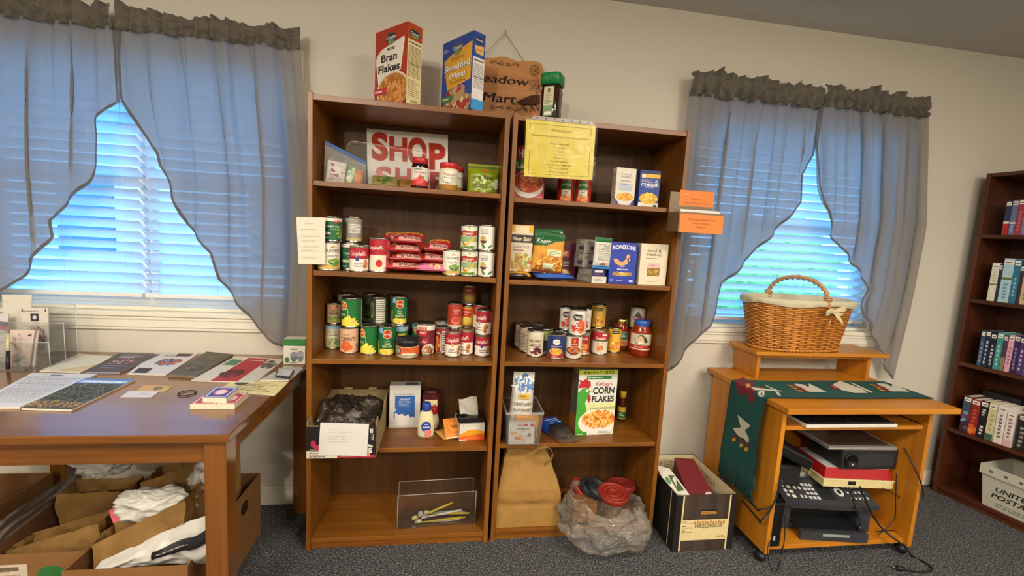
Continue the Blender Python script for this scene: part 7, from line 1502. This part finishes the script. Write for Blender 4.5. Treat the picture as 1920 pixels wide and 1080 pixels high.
m = MB(); m.box(-.17, .17, -.115, .115, .0004, .01, mat('#b4b2ae', .3, .6)); m.build('base', t, world=False, bevel=.003); m = MB(); m.box(-.17, .17, -.115, .115, .0104, .016, mat('#bab8b4', .3, .6)); m.box(-.155, .155, -.1, .105, .016, .0164, mat('#4a3a34', .25)); m.build('lid', t, world=False, bevel=.002)
# monitor lying face down at the left, on a black pedestal
t = thing('monitor', 'black flat monitor leaning sideways in the left half of the cart', 'monitor', (2.09, -.3, zz+.0), .0)
MBK = mat('#0e0e10', .35, var=.1)
m = MB(); A = [(PX0+.024, -.47, zz+.2), (2.17, -.485, zz+.095), (2.2, -.17, zz+.095), (PX0+.024, -.16, zz+.2)]
nr = Vector((.38, 0, .92)).normalized()*.05; m.hexa(A, [tuple(Vector(q)+nr) for q in A], MBK); m.build('screen', t, bevel=.01)
m = MB(); m.box(PX0+.03, 2.17, -.44, -.2, zz+.0, zz+.1, mat('#121214', .7)); m.build('housing', t, bevel=.01)
t = thing('computer_tower', 'slim black computer case standing at the left inside the cart', 'computer', (PX0+.06, -.5, SZ))
MB().box(PX0+.023, PX0+.075, -.555, -.49, SZ, SZ+.345 if False else SZ+.20, MBK).build('case', t, bevel=.004); m = MB(); m.box(PX0+.04, PX0+.048, -.5562, -.555, SZ+.03, SZ+.05, mat('#a8b4bc', .3)); m.build('sticker', t)
# cables
def cable(lb, pts, r=.0032, plug=None, nm='power_cable'):
    pts = [Vector(q) for q in pts]; out = []
    for i in range(len(pts)-1):
        p0, p1, p2, p3 = pts[max(0, i-1)], pts[i], pts[i+1], pts[min(len(pts)-1, i+2)]
        for k in range(8): s_ = k/8; out.append(.5*((2*p1)+(p2-p0)*s_+(2*p0-5*p1+4*p2-p3)*s_*s_+(3*p1-p0-3*p2+p3)*s_**3))
    out.append(pts[-1]); m = MB(); m.tube(out, r, BLK, 7); 
    if not plug: o = m.build(nm); return tag(o, lb, 'cable', 'black cables around the cart')
    t = thing(nm, lb, 'cable', pts[0], 0, 'black cables around the cart'); m.build('cord', t)
    m = MB(); d = (out[-1]-out[-4]).normalized(); e_ = out[-1]; m.tube([e_, e_+d*.006, e_+d*.03, e_+d*.036], [.004, .01, .011, .008], BLK, 8); m.build('plug_body', t)
    if plug == 'prongs': 
        m = MB(); s_ = Vector((0, 0, 1)).cross(d)*.005
        for q in (-1, 1): m.tube([e_+d*.037+s_*q, e_+d*.055+s_*q], .0018, STEEL, 6)
        m.build('prongs', t)
    return t
PXf = lambda px, py, y: P(px, py, y=y)
cable('black cable with a two-pronged plug curling over the carpet at the cart right corner', [PXf(1612, 912, -.535), PXf(1632, 958, -.55), PXf(1655, 992, -.562), PXf(1690, 1020, -.6), P(1712, 1043, z=.006), P(1735, 1055, z=.006), P(1748, 1068, z=.006), P(1725, 1073, z=.006), P(1698, 1068, z=.012)], .004, 'prongs')
cable('black cable hanging from the red case with its connector by the printer', [PXf(1594, 915, -.53), PXf(1603, 950, -.535), PXf(1611, 975, -.535), PXf(1612, 985, -.535)], .0032, 'block')
cable('thin black cable looping against the right inner panel of the cart', [PXf(1655, 915, -.5), PXf(1690, 935, -.5), PXf(1706, 960, -.5), PXf(1703, 990, -.5), (2.6, -.5, .09), (2.54, -.5, .085)], .0022)
cable('thin black cable dropping from the projector right side toward the shelf', [(2.6, -.5, .37), PXf(1679, 935, -.51), PXf(1676, 975, -.51), (2.53, -.52, .085)], .0022)
cable('black cable hanging in front of the right panel edge of the cart', [PXf(1695, 840, -.5), PXf(1711, 870, -.55), PXf(1725, 900, -.575), PXf(1731, 925, -.577), PXf(1730, 935, -.577)], .003)
cable('black cable wound round the left panel edge of the cart, upper loop', [(PX0+.03, -.565, .40), PXf(1463, 905, -.575), PXf(1448, 948, -.578), PXf(1425, 955, -.57), (PX0-.009, -.5, .22), (PX0-.009, -.42, .235)], .0035)
cable('black cable wound round the left panel edge of the cart, lower loop', [(PX0+.034, -.565, .39), PXf(1466, 905, -.582), PXf(1445, 955, -.584), PXf(1425, 978, -.575), (PX0-.007, -.52, .18), (PX0-.007, -.4, .2)], .0035)
cable('thin black cable trailing from the cart left end to the carpet', [PXf(1452, 1000, -.545), PXf(1440, 1025, -.58), P(1441, 1050, z=.05), P(1448, 1070, z=.005), P(1458, 1068, z=.005), P(1464, 1040, z=.03), PXf(1471, 1010, -.572), PXf(1471, 960, -.56)], .002)

# ------------------------------------------------------------------ the table
TW = wset('stained_pine', '#5c3611', '#85521e', .2, .8, .55)
AX0, AX1, AY0, AY1, AZ = -1.13, -.057, -.845, -.012, .741
t = thing('table', 'brown stained pine table with a glossy top, covered in magazines', 'table', ((AX0+AX1)/2, AY0, 0))
MB().box(AX0, AX1, AY0, AY1, AZ-.024, AZ, TW['x']).build('tabletop', t, bevel=.003)
for a, b_ in ((AX0+.015, AY0+.015), (AX1-.075, AY0+.015), (AX0+.015, AY1-.075), (AX1-.075, AY1-.075)): MB().box(a, a+.06, b_, b_+.06, .001, AZ-.0245, TW['z']).build('leg', t, bevel=.002)
for a in ((AX0+.076, AX1-.076, AY0+.024, AY0+.044), (AX0+.076, AX1-.076, AY1-.044, AY1-.024)):
    MB().box(*a, AZ-.094, AZ-.0245, TW['x']).build('apron', t, bevel=.0015)
for a in ((AX0+.03, AX0+.05, AY0+.076, AY1-.076), (AX1-.05, AX1-.03, AY0+.076, AY1-.076)): MB().box(*a, AZ-.094, AZ-.0245, TW['y']).build('apron', t, bevel=.0015)
T = AZ+.0008
def flat(name, label, cat, quad, th, col, draw=None, group=None, edge='#d8d0bc', z0=T, rough=.35, curl=0, pages=False):
    """printed matter lying on the table; quad: photo points front-left, front-right, back-right, back-left"""
    c = [P(a, b_, z=z0+th) for a, b_ in quad]; c = [c[0], c[1], c[2], c[3]]
    m = MB(); e_ = mat(edge, .8)
    def F(u, v, o): q = c[0].lerp(c[1], u).lerp(c[3].lerp(c[2], u), v); return (q.x, q.y, q.z+o+curl*(u*u)*(.5+v)*0+curl*max(0, .25-v)**2*10*u)
    m.grid(lambda u, v: F(u, v, 0), 10, 10, mat(col, rough, var=.03), False)
    E_ = [(a/10, 0) for a in range(10)]+[(1, a/10) for a in range(10)]+[(1-a/10, 1) for a in range(10)]+[(0, 1-a/10) for a in range(10)]; k = len(E_)
    m.add([F(u, v, 0) for u, v in E_]+[(*F(u, v, 0)[:2], z0) for u, v in E_], [(i+k, (i+1) % k+k, (i+1) % k, i) for i in range(k)]+[list(range(k, 2*k))[::-1]], e_)
    if draw: p = Print(m, F, 1, 1, 1, gap=.0004); p.cl = 2; draw(p)
    o = m.build(name); tag(o, label, cat, group); return o
GT = 'papers and magazines on the table'
def d_form(p): p.r(.0, .86, 1, .868, '#3a3c44'); p.l(.35, .9, .62, .96, 1, '#2c2e36'); p.l(.08, .1, .92, .84, 16, '#a8acb8', full=True); p.r(.05, .5, .95, .503, '#8a8e98')
flat('paper_stack', 'stack of white printed forms at the left front of the table', 'papers', ((-60, 763), (37, 763), (182, 701), (60, 699)), .006, '#d2d4da', d_form, GT)
def d_vs(p): p.r(0, .8, 1, 1, '#5a86c0'); p.r(.04, .84, .96, .92, '#b8cce4'); p.l(.12, .82, .88, .9, 1, '#e8ecf0', full=True); p.b(.5, .5, .6, .3, ['#3a3f30', '#5a5a44', '#2a2c28', '#6a6a58', '#8a8468'], 160, .05, 4, .4); p.b(.5, .12, .6, .1, ['#a8864c', '#c8a86a', '#8a6a3c'], 60, .04, 5, .4)
flat('magazine', 'magazine with a dark landscape cover next to the white forms', 'magazine', ((40, 765), (134, 768), (254, 711), (160, 709)), .006, '#3f4238', d_vs, GT)
flat('paper_stack', 'cream envelopes lying before the clear brochure stand', 'papers', ((74, 695), (150, 698), (216, 668), (148, 663)), .004, '#d6d2c0', lambda p: p.p([(.3, .05), (.95, .05), (1, .45)], '#cbb888'), GT)
def d_navy(p): p.l(.2, .7, .8, .95, 3, '#b8b4c4'); p.b(.5, .55, .25, .12, ['#a84a44', '#c8b8b0', '#4a4a6a'], 16, .05, 3); p.l(.2, .15, .8, .45, 3, '#8a88a0')
flat('magazine', 'navy brochure pile with small red picture at the back of the table', 'magazine', ((161, 697), (224, 698), (300, 664), (222, 662)), .006, '#2c2838', d_navy, GT, edge='#8a8890')
def d_w2(p): p.r(.1, .05, .45, .25, '#2c2c3a'); p.b(.6, .55, .3, .15, ['#a8502c', '#c87a4a', '#2a3a7a', '#4a6ab0'], 26, .06, 4); p.l(.3, .8, .9, .92, 2, '#8a8690'); p.r(.55, .85, .9, .97, '#4a2a30')
flat('magazine', 'white newsletter with an orange and blue picture', 'magazine', ((238, 701), (311, 703), (372, 663), (292, 661)), .003, '#cfcdd0', d_w2, GT)
def d_dk(p): p.b(.6, .72, .2, .1, ['#7a6a3c', '#5a5234'], 14, .06, 3); p.b(.45, .3, .35, .12, ['#6a4a44', '#8a7a70', '#34342c'], 24, .05, 4); p.l(.2, .45, .7, .52, 1, '#8a8a78')
flat('magazine', 'dark olive magazine pile at the back of the table', 'magazine', ((315, 702), (367, 705), (437, 664), (388, 659)), .010, '#33342a', d_dk, GT, edge='#7a6a54')
def d_big(p): p.r(.0, 0, 1, 1, '#cfcbbe'); p.r(.3, .0, .72, .97, '#a81c26'); p.b(.45, .3, .18, .16, ['#1c1214', '#3a1416', '#6a1a1e'], 40, .05, 3, .5); p.l(.38, .83, .68, .89, 1, '#e8d0c8', full=True); p.r(.05, .6, .28, .85, '#3f7a5c'); p.b(.86, .72, .12, .2, ['#5a4a44', '#7a6a64', '#3a3430'], 20, .05, 5); p.l(.74, .1, .98, .5, 6, '#9a968a'); p.r(.72, .05, 1, .5, '#c4c0b4')
flat('magazine', 'open magazine with a bold red panel, right of the dark olive pile', 'magazine', ((358, 713), (478, 717), (533, 674), (441, 668)), .004, '#cfcbbe', d_big, GT)
def d_ys(p): p.l(.2, .15, .92, .85, 6, '#8a8058'); p.e(.22, .72, .12, .16, '#3f4430', 18)
flat('paper_sheet', 'cream printed sheet at the right edge of the table', 'paper', ((405, 733), (515, 741), (541, 716), (440, 712)), .002, '#d4c894', d_ys, GT, rough=.7)
flat('clear_packet', 'clear flat packet with white paper under the black phone', 'packet', ((487, 712), (541, 713), (570, 690), (535, 686)), .004, '#b8b4ac', lambda p: p.l(.1, .2, .9, .8, 4, '#d8d4cc'), GT, rough=.15)
flat('card', 'white business card lying alone in the middle of the table', 'card', ((225, 745), (283, 745), (299, 734), (242, 733)), .0008, '#cfccd2', lambda p: p.l(.45, .4, .85, .7, 2, '#a8a8b4'), 'cards on the table')
flat('card', 'tan business card with a tree emblem, behind the white card', 'card', ((256, 733), (309, 734), (324, 724), (271, 722)), .0008, '#c49a58', lambda p: (p.e(.6, .55, .16, .28, '#7a6a44', 14), p.r(.55, .2, .66, .35, '#7a6a44')), 'cards on the table')
def deck(lb, quad, z0, c1): 
    return flat('playing_card_box', lb, 'card box', quad, .017, c1, lambda p: (p.r(.06, .05, .94, .95, '#d8d4d8'), p.r(.12, .1, .88, .9, c1), p.e(.5, .5, .3, .3, '#c85a64', 16), p.e(.5, .5, .22, .22, '#d8d4dc', 16)), 'playing card boxes', '#d6cdb4', z0)
deck('red playing card box at the lower left of the three', ((356, 758), (404, 758), (424, 744), (380, 741)), T, '#b0343c')
deck('red playing card box at the lower right of the three', ((404, 758), (440, 758), (466, 736), (428, 738)), T, '#b0343c')
deck('blue playing card box lying on top of the two red ones', ((380, 745), (424, 746), (448, 727), (404, 725)), T+.0175, '#2c4a9c')
m = MB(); q = P(351, 737, z=T+.002); m.tube([(q.x+.026*math.cos(a), q.y+.026*math.sin(a), T+.0022) for a in [2*PI*i/32 for i in range(32)]], .0018, '#1c1a1a', 6, True); o = m.build('hair_band'); tag(o, 'small black hair band lying on the table', 'hair band')
q = [P(a, b_, z=T+.0105) for a, b_ in ((516, 705), (544, 708), (552, 695), (521, 690))]
m = MB(); m.slab([(p_.x, p_.y) for p_ in q], T+.0045, T+.0125, mat('#26262a', .3)); t = thing('phone', 'small black gadget with a pale top, on the clear packet near the table corner', 'phone', (q[0].x, q[0].y, T+.0045)); m.build('body', t, bevel=.001)
q2 = [Vector((p_.x, p_.y, 0)) for p_ in q]; cc = sum(q2, Vector())/4; m = MB(); m.slab([tuple((cc+(p_-cc)*.85)[:2]) for p_ in q2], T+.0126, T+.0132, mat('#b8b6b6', .3)); m.build('screen', t)
def d_bulb(p): p.r(-.5, 0, .5, 1, '#d8d2c0'); p.r(-.5, .73, .5, 1, '#2c7a34'); p.l(-.2, .55, .3, .65, 1, '#4a4a44'); p.e(-.02, .3, .17, .2, '#6a6a70', 16); p.e(.28, .32, .15, .22, '#7a7a80', 16); p.r(-.19, .3, .15, .46, '#8a8a90'); p.r(.13, .32, .43, .5, '#9a9aa0'); p.e(-.34, .18, .12, .1, '#3a6a3c', 12); p.l(-.4, .04, .4, .1, 1, '#3a5a3c')
carton('light_bulb_box', 'small white and green light bulb box at the back right of the table', 'box', 533, 571, 680.5, 636, T, .05, '#d8d2c0', yf=-.165, front=d_bulb)

# clear brochure stand with leaflets
AC2 = film('clear_acrylic_stand', '#dfe6e8', .98, .06); AE = film('acrylic_stand_edge', '#eef4f4', .35, .1)
sx0, sx1, sy0, sy1 = -1.20, -.955, -.30, -.125
t = thing('brochure_stand', 'clear acrylic brochure stand at the back left of the table', 'brochure stand', ((sx0+sx1)/2, sy0, T))
for k, (y0, z1) in enumerate(((sy1, .225), (sy1-.06, .16), (sy1-.13, .10))):
    m = MB(); m.box(sx0, sx1, y0, y0+.003, T, T+z1, AC2); m.tube([(sx0, y0, T+z1), (sx1, y0, T+z1)], .0016, AE, 6); m.tube([(sx1, y0, T), (sx1, y0, T+z1)], .0016, AE, 6); m.build(('back_wall', 'divider', 'front_wall')[k], t)
for a in (sx1-.003, -1.068):
    m = MB(); m.add([(a, sy0, T+.0), (a, sy1-.001, T+.0), (a, sy1-.001, T+.22), (a, sy1-.055, T+.15), (a, sy1-.13, T+.10), (a, sy0, T+.01)], [[0, 1, 2, 3, 4, 5]], AC2); m.build('side_wall', t)
m = MB(); m.box(sx0, sx1-.004, sy0+.0, sy1-.001, T, T+.003, AC2); m.build('base', t)
def br(lb, quad, y, col, dr): sheet('brochure', lb, 'brochure', [(P(a, b_, y=y+dy)) for (a, b_), dy in zip(quad, (0, 0, .025, .025))], col, dr, .002, .35, .004, 'brochures in the clear stand')
def d_b1(p): p.r(.35, .68, .65, .86, '#2a2632'); p.e(.5, .77, .08, .05, '#c8c4cc', 10); p.l(.12, .88, .88, .95, 1, '#8a8478'); p.b(.5, .35, .4, .2, ['#8a7a88', '#b89a94', '#a85a54', '#c8b8b0'], 40, .06, 3); p.r(.05, .9, .1, .97, '#4a443c'); p.r(.88, .9, .93, .97, '#4a443c')
br('tall white brochure with a dark square emblem, right rear pocket of the stand', ((50, 655), (93, 657), (91, 577), (38, 577)), sy1-.045, '#cfc8ba', d_b1)
def d_b2(p): p.t('L', .4, .88, .07, '#3a3430', .06, .02); p.p([(.7, .86), (.9, .84), (.9, .92)], '#4a4448'); p.l(.2, .74, .85, .82, 2, '#a89a94'); p.b(.6, .2, .35, .14, ['#9aa08a', '#7a8a70', '#c0b0a8'], 24, .06, 4); p.b(.15, .2, .12, .15, ['#b87a70', '#8a5a54'], 8, .05, 5)
br('pale pink brochure with tree drawing, front pocket of the stand', ((17, 694), (55, 695), (66, 619), (20, 618)), sy1-.118, '#cdb8ae', d_b2)
br('white folded leaflet curving right of the pale pink brochure', ((55, 694), (66, 690), (73, 621), (66, 620)), sy1-.108, '#c8c2b8', None)
def d_b3(p): p.p([(0, .78), (1, .68), (1, .76), (0, .86)], '#a83a44'); p.p([(0, .86), (1, .76), (1, .84), (0, .92)], '#2c3a7a'); p.l(.1, .1, .9, .6, 7, '#a8a4a0')
br('white brochure with a red and blue stripe at the left frame edge', ((-22, 690), (10, 693), (17, 588), (-22, 588)), sy1-.07, '#c8c6c4', d_b3)
br('plain white card standing tall behind the brochures', ((12, 650), (60, 650), (60, 552), (4, 552)), sy1-.02, '#d2ccbc', None)
t = thing('pen', 'dark pen with a pale yellow barrel standing beside the pale pink brochure', 'pen', P(14, 693, y=sy0+.005)); a, b_ = P(15, 692, y=sy0+.006), P(15, 626, y=sy0+.05); m = MB(); m.tube([a, a.lerp(b_, .5)], .006, BLK, 8); m.build('grip', t); m = MB(); m.tube([a.lerp(b_, .505), b_], .0055, '#c8c08c', 8); m.build('barrel', t)

# ------------------------------------------------------------------ cartons and bags under the table
CBO = mat('#7c5428', .85, var=.06, bscale=20); CBI = mat('#6e4620', .9, var=.06, bscale=20); KFT = mat('#85622f', .8, var=.1, bscale=18); WPL = mat('#bdb9b0', .35, var=.06, bump=.5, bscale=22)
def carton_open(lb, x0, x1, y0, y1, h, dr=None, cut=False):
    t = thing('cardboard_box', lb, 'cardboard box', ((x0+x1)/2, y0, .001), 0, 'cardboard boxes under the table')
    m = MB(); open_box(m, x0, x1, y0, y1, .001, h, .005, CBO, CBI)
    if dr: p = Print(m, lambda u, v, o: (x0+u, y0-o, v), x1-x0, h); dr(p)
    if cut: p = Print(m, lambda u, v, o: (x1+o, y0+u, v), y1-y0, h); p.e(.72, .78, .06, .1, '#2a1a0c', 14)
    m.build('body', t)
carton_open('front right cardboard box under the table, behind the table leg', -.565, -.222, -.755, -.215, .277, None, True)
def d_lab(p): p.r(.1, .3, .52, .88, '#c4b49c'); p.l(.14, .34, .48, .84, 7, '#8a7a64'); p.r(.2, .8, .45, .85, '#6a5a48'); p.e(.72, .72, .13, .13, '#2f6a34', 16)
carton_open('cardboard box with a white label and green dot under the table', -.90, -.572, -.665, -.26, .272, d_lab)
carton_open('dark cardboard box at the far left under the table', -1.32, -1.07, -.42, -.13, .25)
m = MB(); m.hexa([(-.70, -.83, .001), (-.60, -.80, .001), (-.60, -.79, .001), (-.70, -.82, .001)], [(-.66, -.80, .24), (-.575, -.775, .262), (-.575, -.77, .262), (-.66, -.795, .24)], mat('#cfc6b0', .8)); o = m.build('cardboard_flap'); o.name = 'board'; tag(o, 'white board leaning between the two front cardboard boxes', 'board')
def sack(lb, c, w, d, h, rz, tilt, col=KFT, roll=0, seed=1, group='kraft paper bags under the table', handle=False, nm='paper_bag', slope=0):
    t = thing(nm, lb, 'bag', c, rz, group); t.rotation_euler = (tilt[0], tilt[1], rz)
    def fn(k_, ins):
        def f(u, v):
            per = [(-1, -1), (1, -1), (1, 1), (-1, 1)]; k = int(u*4) % 4; q = u*4-int(u*4); a, b_ = per[k], per[(k+1) % 4]; x = a[0]+(b_[0]-a[0])*q; y = a[1]+(b_[1]-a[1])*q
            n_ = noise.noise((x*2+seed, y*2, v*4+seed)); n2 = noise.noise((x*5, y*4+seed, v*7))
            return ((x*(w/2-ins)+.012*n_+.004*n2), (y*(d/2-ins)+.012*n_*min(1, v*3)+.004*n2), v*(h+slope*x)+.004*n2*v)
        return f
    m = MB(); m.grid(fn(0, 0), 64, 22, col, False); m.grid(fn(0, .003), 64, 22, col, False, flip=True); m.add([(-w/2+.004, -d/2+.004, .001), (w/2-.004, -d/2+.004, .001), (w/2-.004, d/2-.004, .001), (-w/2+.004, d/2-.004, .001)], [(0, 1, 2, 3)], col); m.build('sack', t, world=False)
    if handle:
        m = MB(); pts = [(handle*w/2*.5*(-math.cos(PI*i/14)), d/2*.85, h*.86+.075*math.sin(PI*i/14)) for i in range(15)]
        m.add([q for p_ in pts for q in ((p_[0], p_[1], p_[2]-.007), (p_[0]*.93, p_[1], p_[2]+.007), (p_[0]*.93, p_[1]+.002, p_[2]+.007), (p_[0], p_[1]+.002, p_[2]-.007))], [(4*i+k, 4*i+4+k, 4*i+4+(k+1) % 4, 4*i+(k+1) % 4) for i in range(14) for k in range(4)], KFT); m.build('handle', t, world=False)
    return t
sack('kraft paper bag full of white plastic bags in the front right box', (-.392, -.63, .02), .27, .10, .37, .03, (.05, 0), seed=2, slope=.07)
sack('kraft paper bag with a loop handle standing behind the white plastic bags', (-.395, -.40, .02), .28, .13, .41, .03, (-.03, 0), seed=5, handle=1.0, slope=.05)
sack('folded kraft paper bag sloping out of the box with the green dot', (-.735, -.52, .03), .27, .10, .22, .04, (-.05, -.03), seed=8, slope=.035)
sack('crumpled kraft paper bag at the back of the box with the green dot', (-.735, -.36, .02), .22, .1, .30, .1, (.0, .03), seed=11)
def plas(lb, c, r, seed, col=WPL, amp=.45, fr=1.5, nm='plastic_bag', grp='white plastic bags under the table', flat_=None):
    m = MB(); m.blob((0, 0, 0), r, col, amp, fr, 96, 60, seed, flat_, True); o = m.build(nm, loc=c, world=False); return tag(o, lb, 'plastic bag', grp)
plas('crumpled white plastic bag bulging out of the front kraft bag', (-.375, -.635, .405), (.115, .045, .062), 3)
plas('white plastic bag tuck at the right, against the table leg', (-.262, -.545, .455), (.055, .05, .05), 6)
plas('white plastic bag puffed up at the back under the table', (-.74, -.32, .40), (.10, .06, .055), 9)
# white shipping bag along the front of the kraft bag
t = thing('shipping_bag', 'white plastic mailer with a black stripe hanging over the front box edge', 'bag', (-.39, -.72, .2), 0)
def mail(u, v):
    x = -.495+.325*u; zb_ = .245+.01*noise.noise((u*4, 1, 2)); zt_ = .268+.15*u+.012*noise.noise((u*5, 3, 1)); z_ = zb_+(zt_-zb_)*v
    return (x, -.705-.03*math.sin(PI*v)-.012*noise.noise((u*5, v*4, 3))-.006*noise.noise((u*12, v*9, 3)), z_)
m = MB(); m.grid(mail, 40, 20, WPL); m.grid(lambda u, v: (mail(u, v)[0], mail(u, v)[1]+.012, mail(u, v)[2]), 40, 20, WPL, flip=True); m.build('film', t)
m = MB(); m.grid(lambda u, v: tuple(Vector(mail(.5+.48*u, .42+.25*v+.12*u))+Vector((0, -.003, 0))), 30, 4, mat('#18161a', .4)); p = Print(m, lambda u, v, o: tuple(Vector(mail(.5+.48*u, .42+.25*v+.12*u))+Vector((0, -.0035-o, 0))), 1, 1); p.l(.08, .4, .9, .6, 1, '#8a868a'); m.build('stripe', t)
sheet('paper_sheet', 'bright pink sheet standing in the front kraft bag', 'paper', [P(a, b_, y=y) for a, b_, y in ((221, 1003, -.60), (241, 1000, -.60), (233, 944, -.58), (204, 957, -.58))], '#d8606c', None, .001)
m = MB(); m.blob((0, 0, 0), (.09, .05, .07), mat('#141216', .5), .25, 1.6, 32, 20, 4); o = m.build('dark_bag', loc=(-.58, -.17, .40), world=False); tag(o, 'black bag at the back under the table', 'bag')
CF = film('clear_packing_film', '#aeb0b4', .7, .15, .6)
m = MB(); m.grid(lambda u, v: tuple(P(-20+150*u+20*v, 1035-115*u-60*v*(1-u*.3), y=-.6+.25*u+.03*noise.noise((u*4, v*4, 2)))), 24, 14, CF); o = m.build('plastic_sheet'); tag(o, 'clear plastic sheeting sloping across the left end under the table', 'plastic sheet')
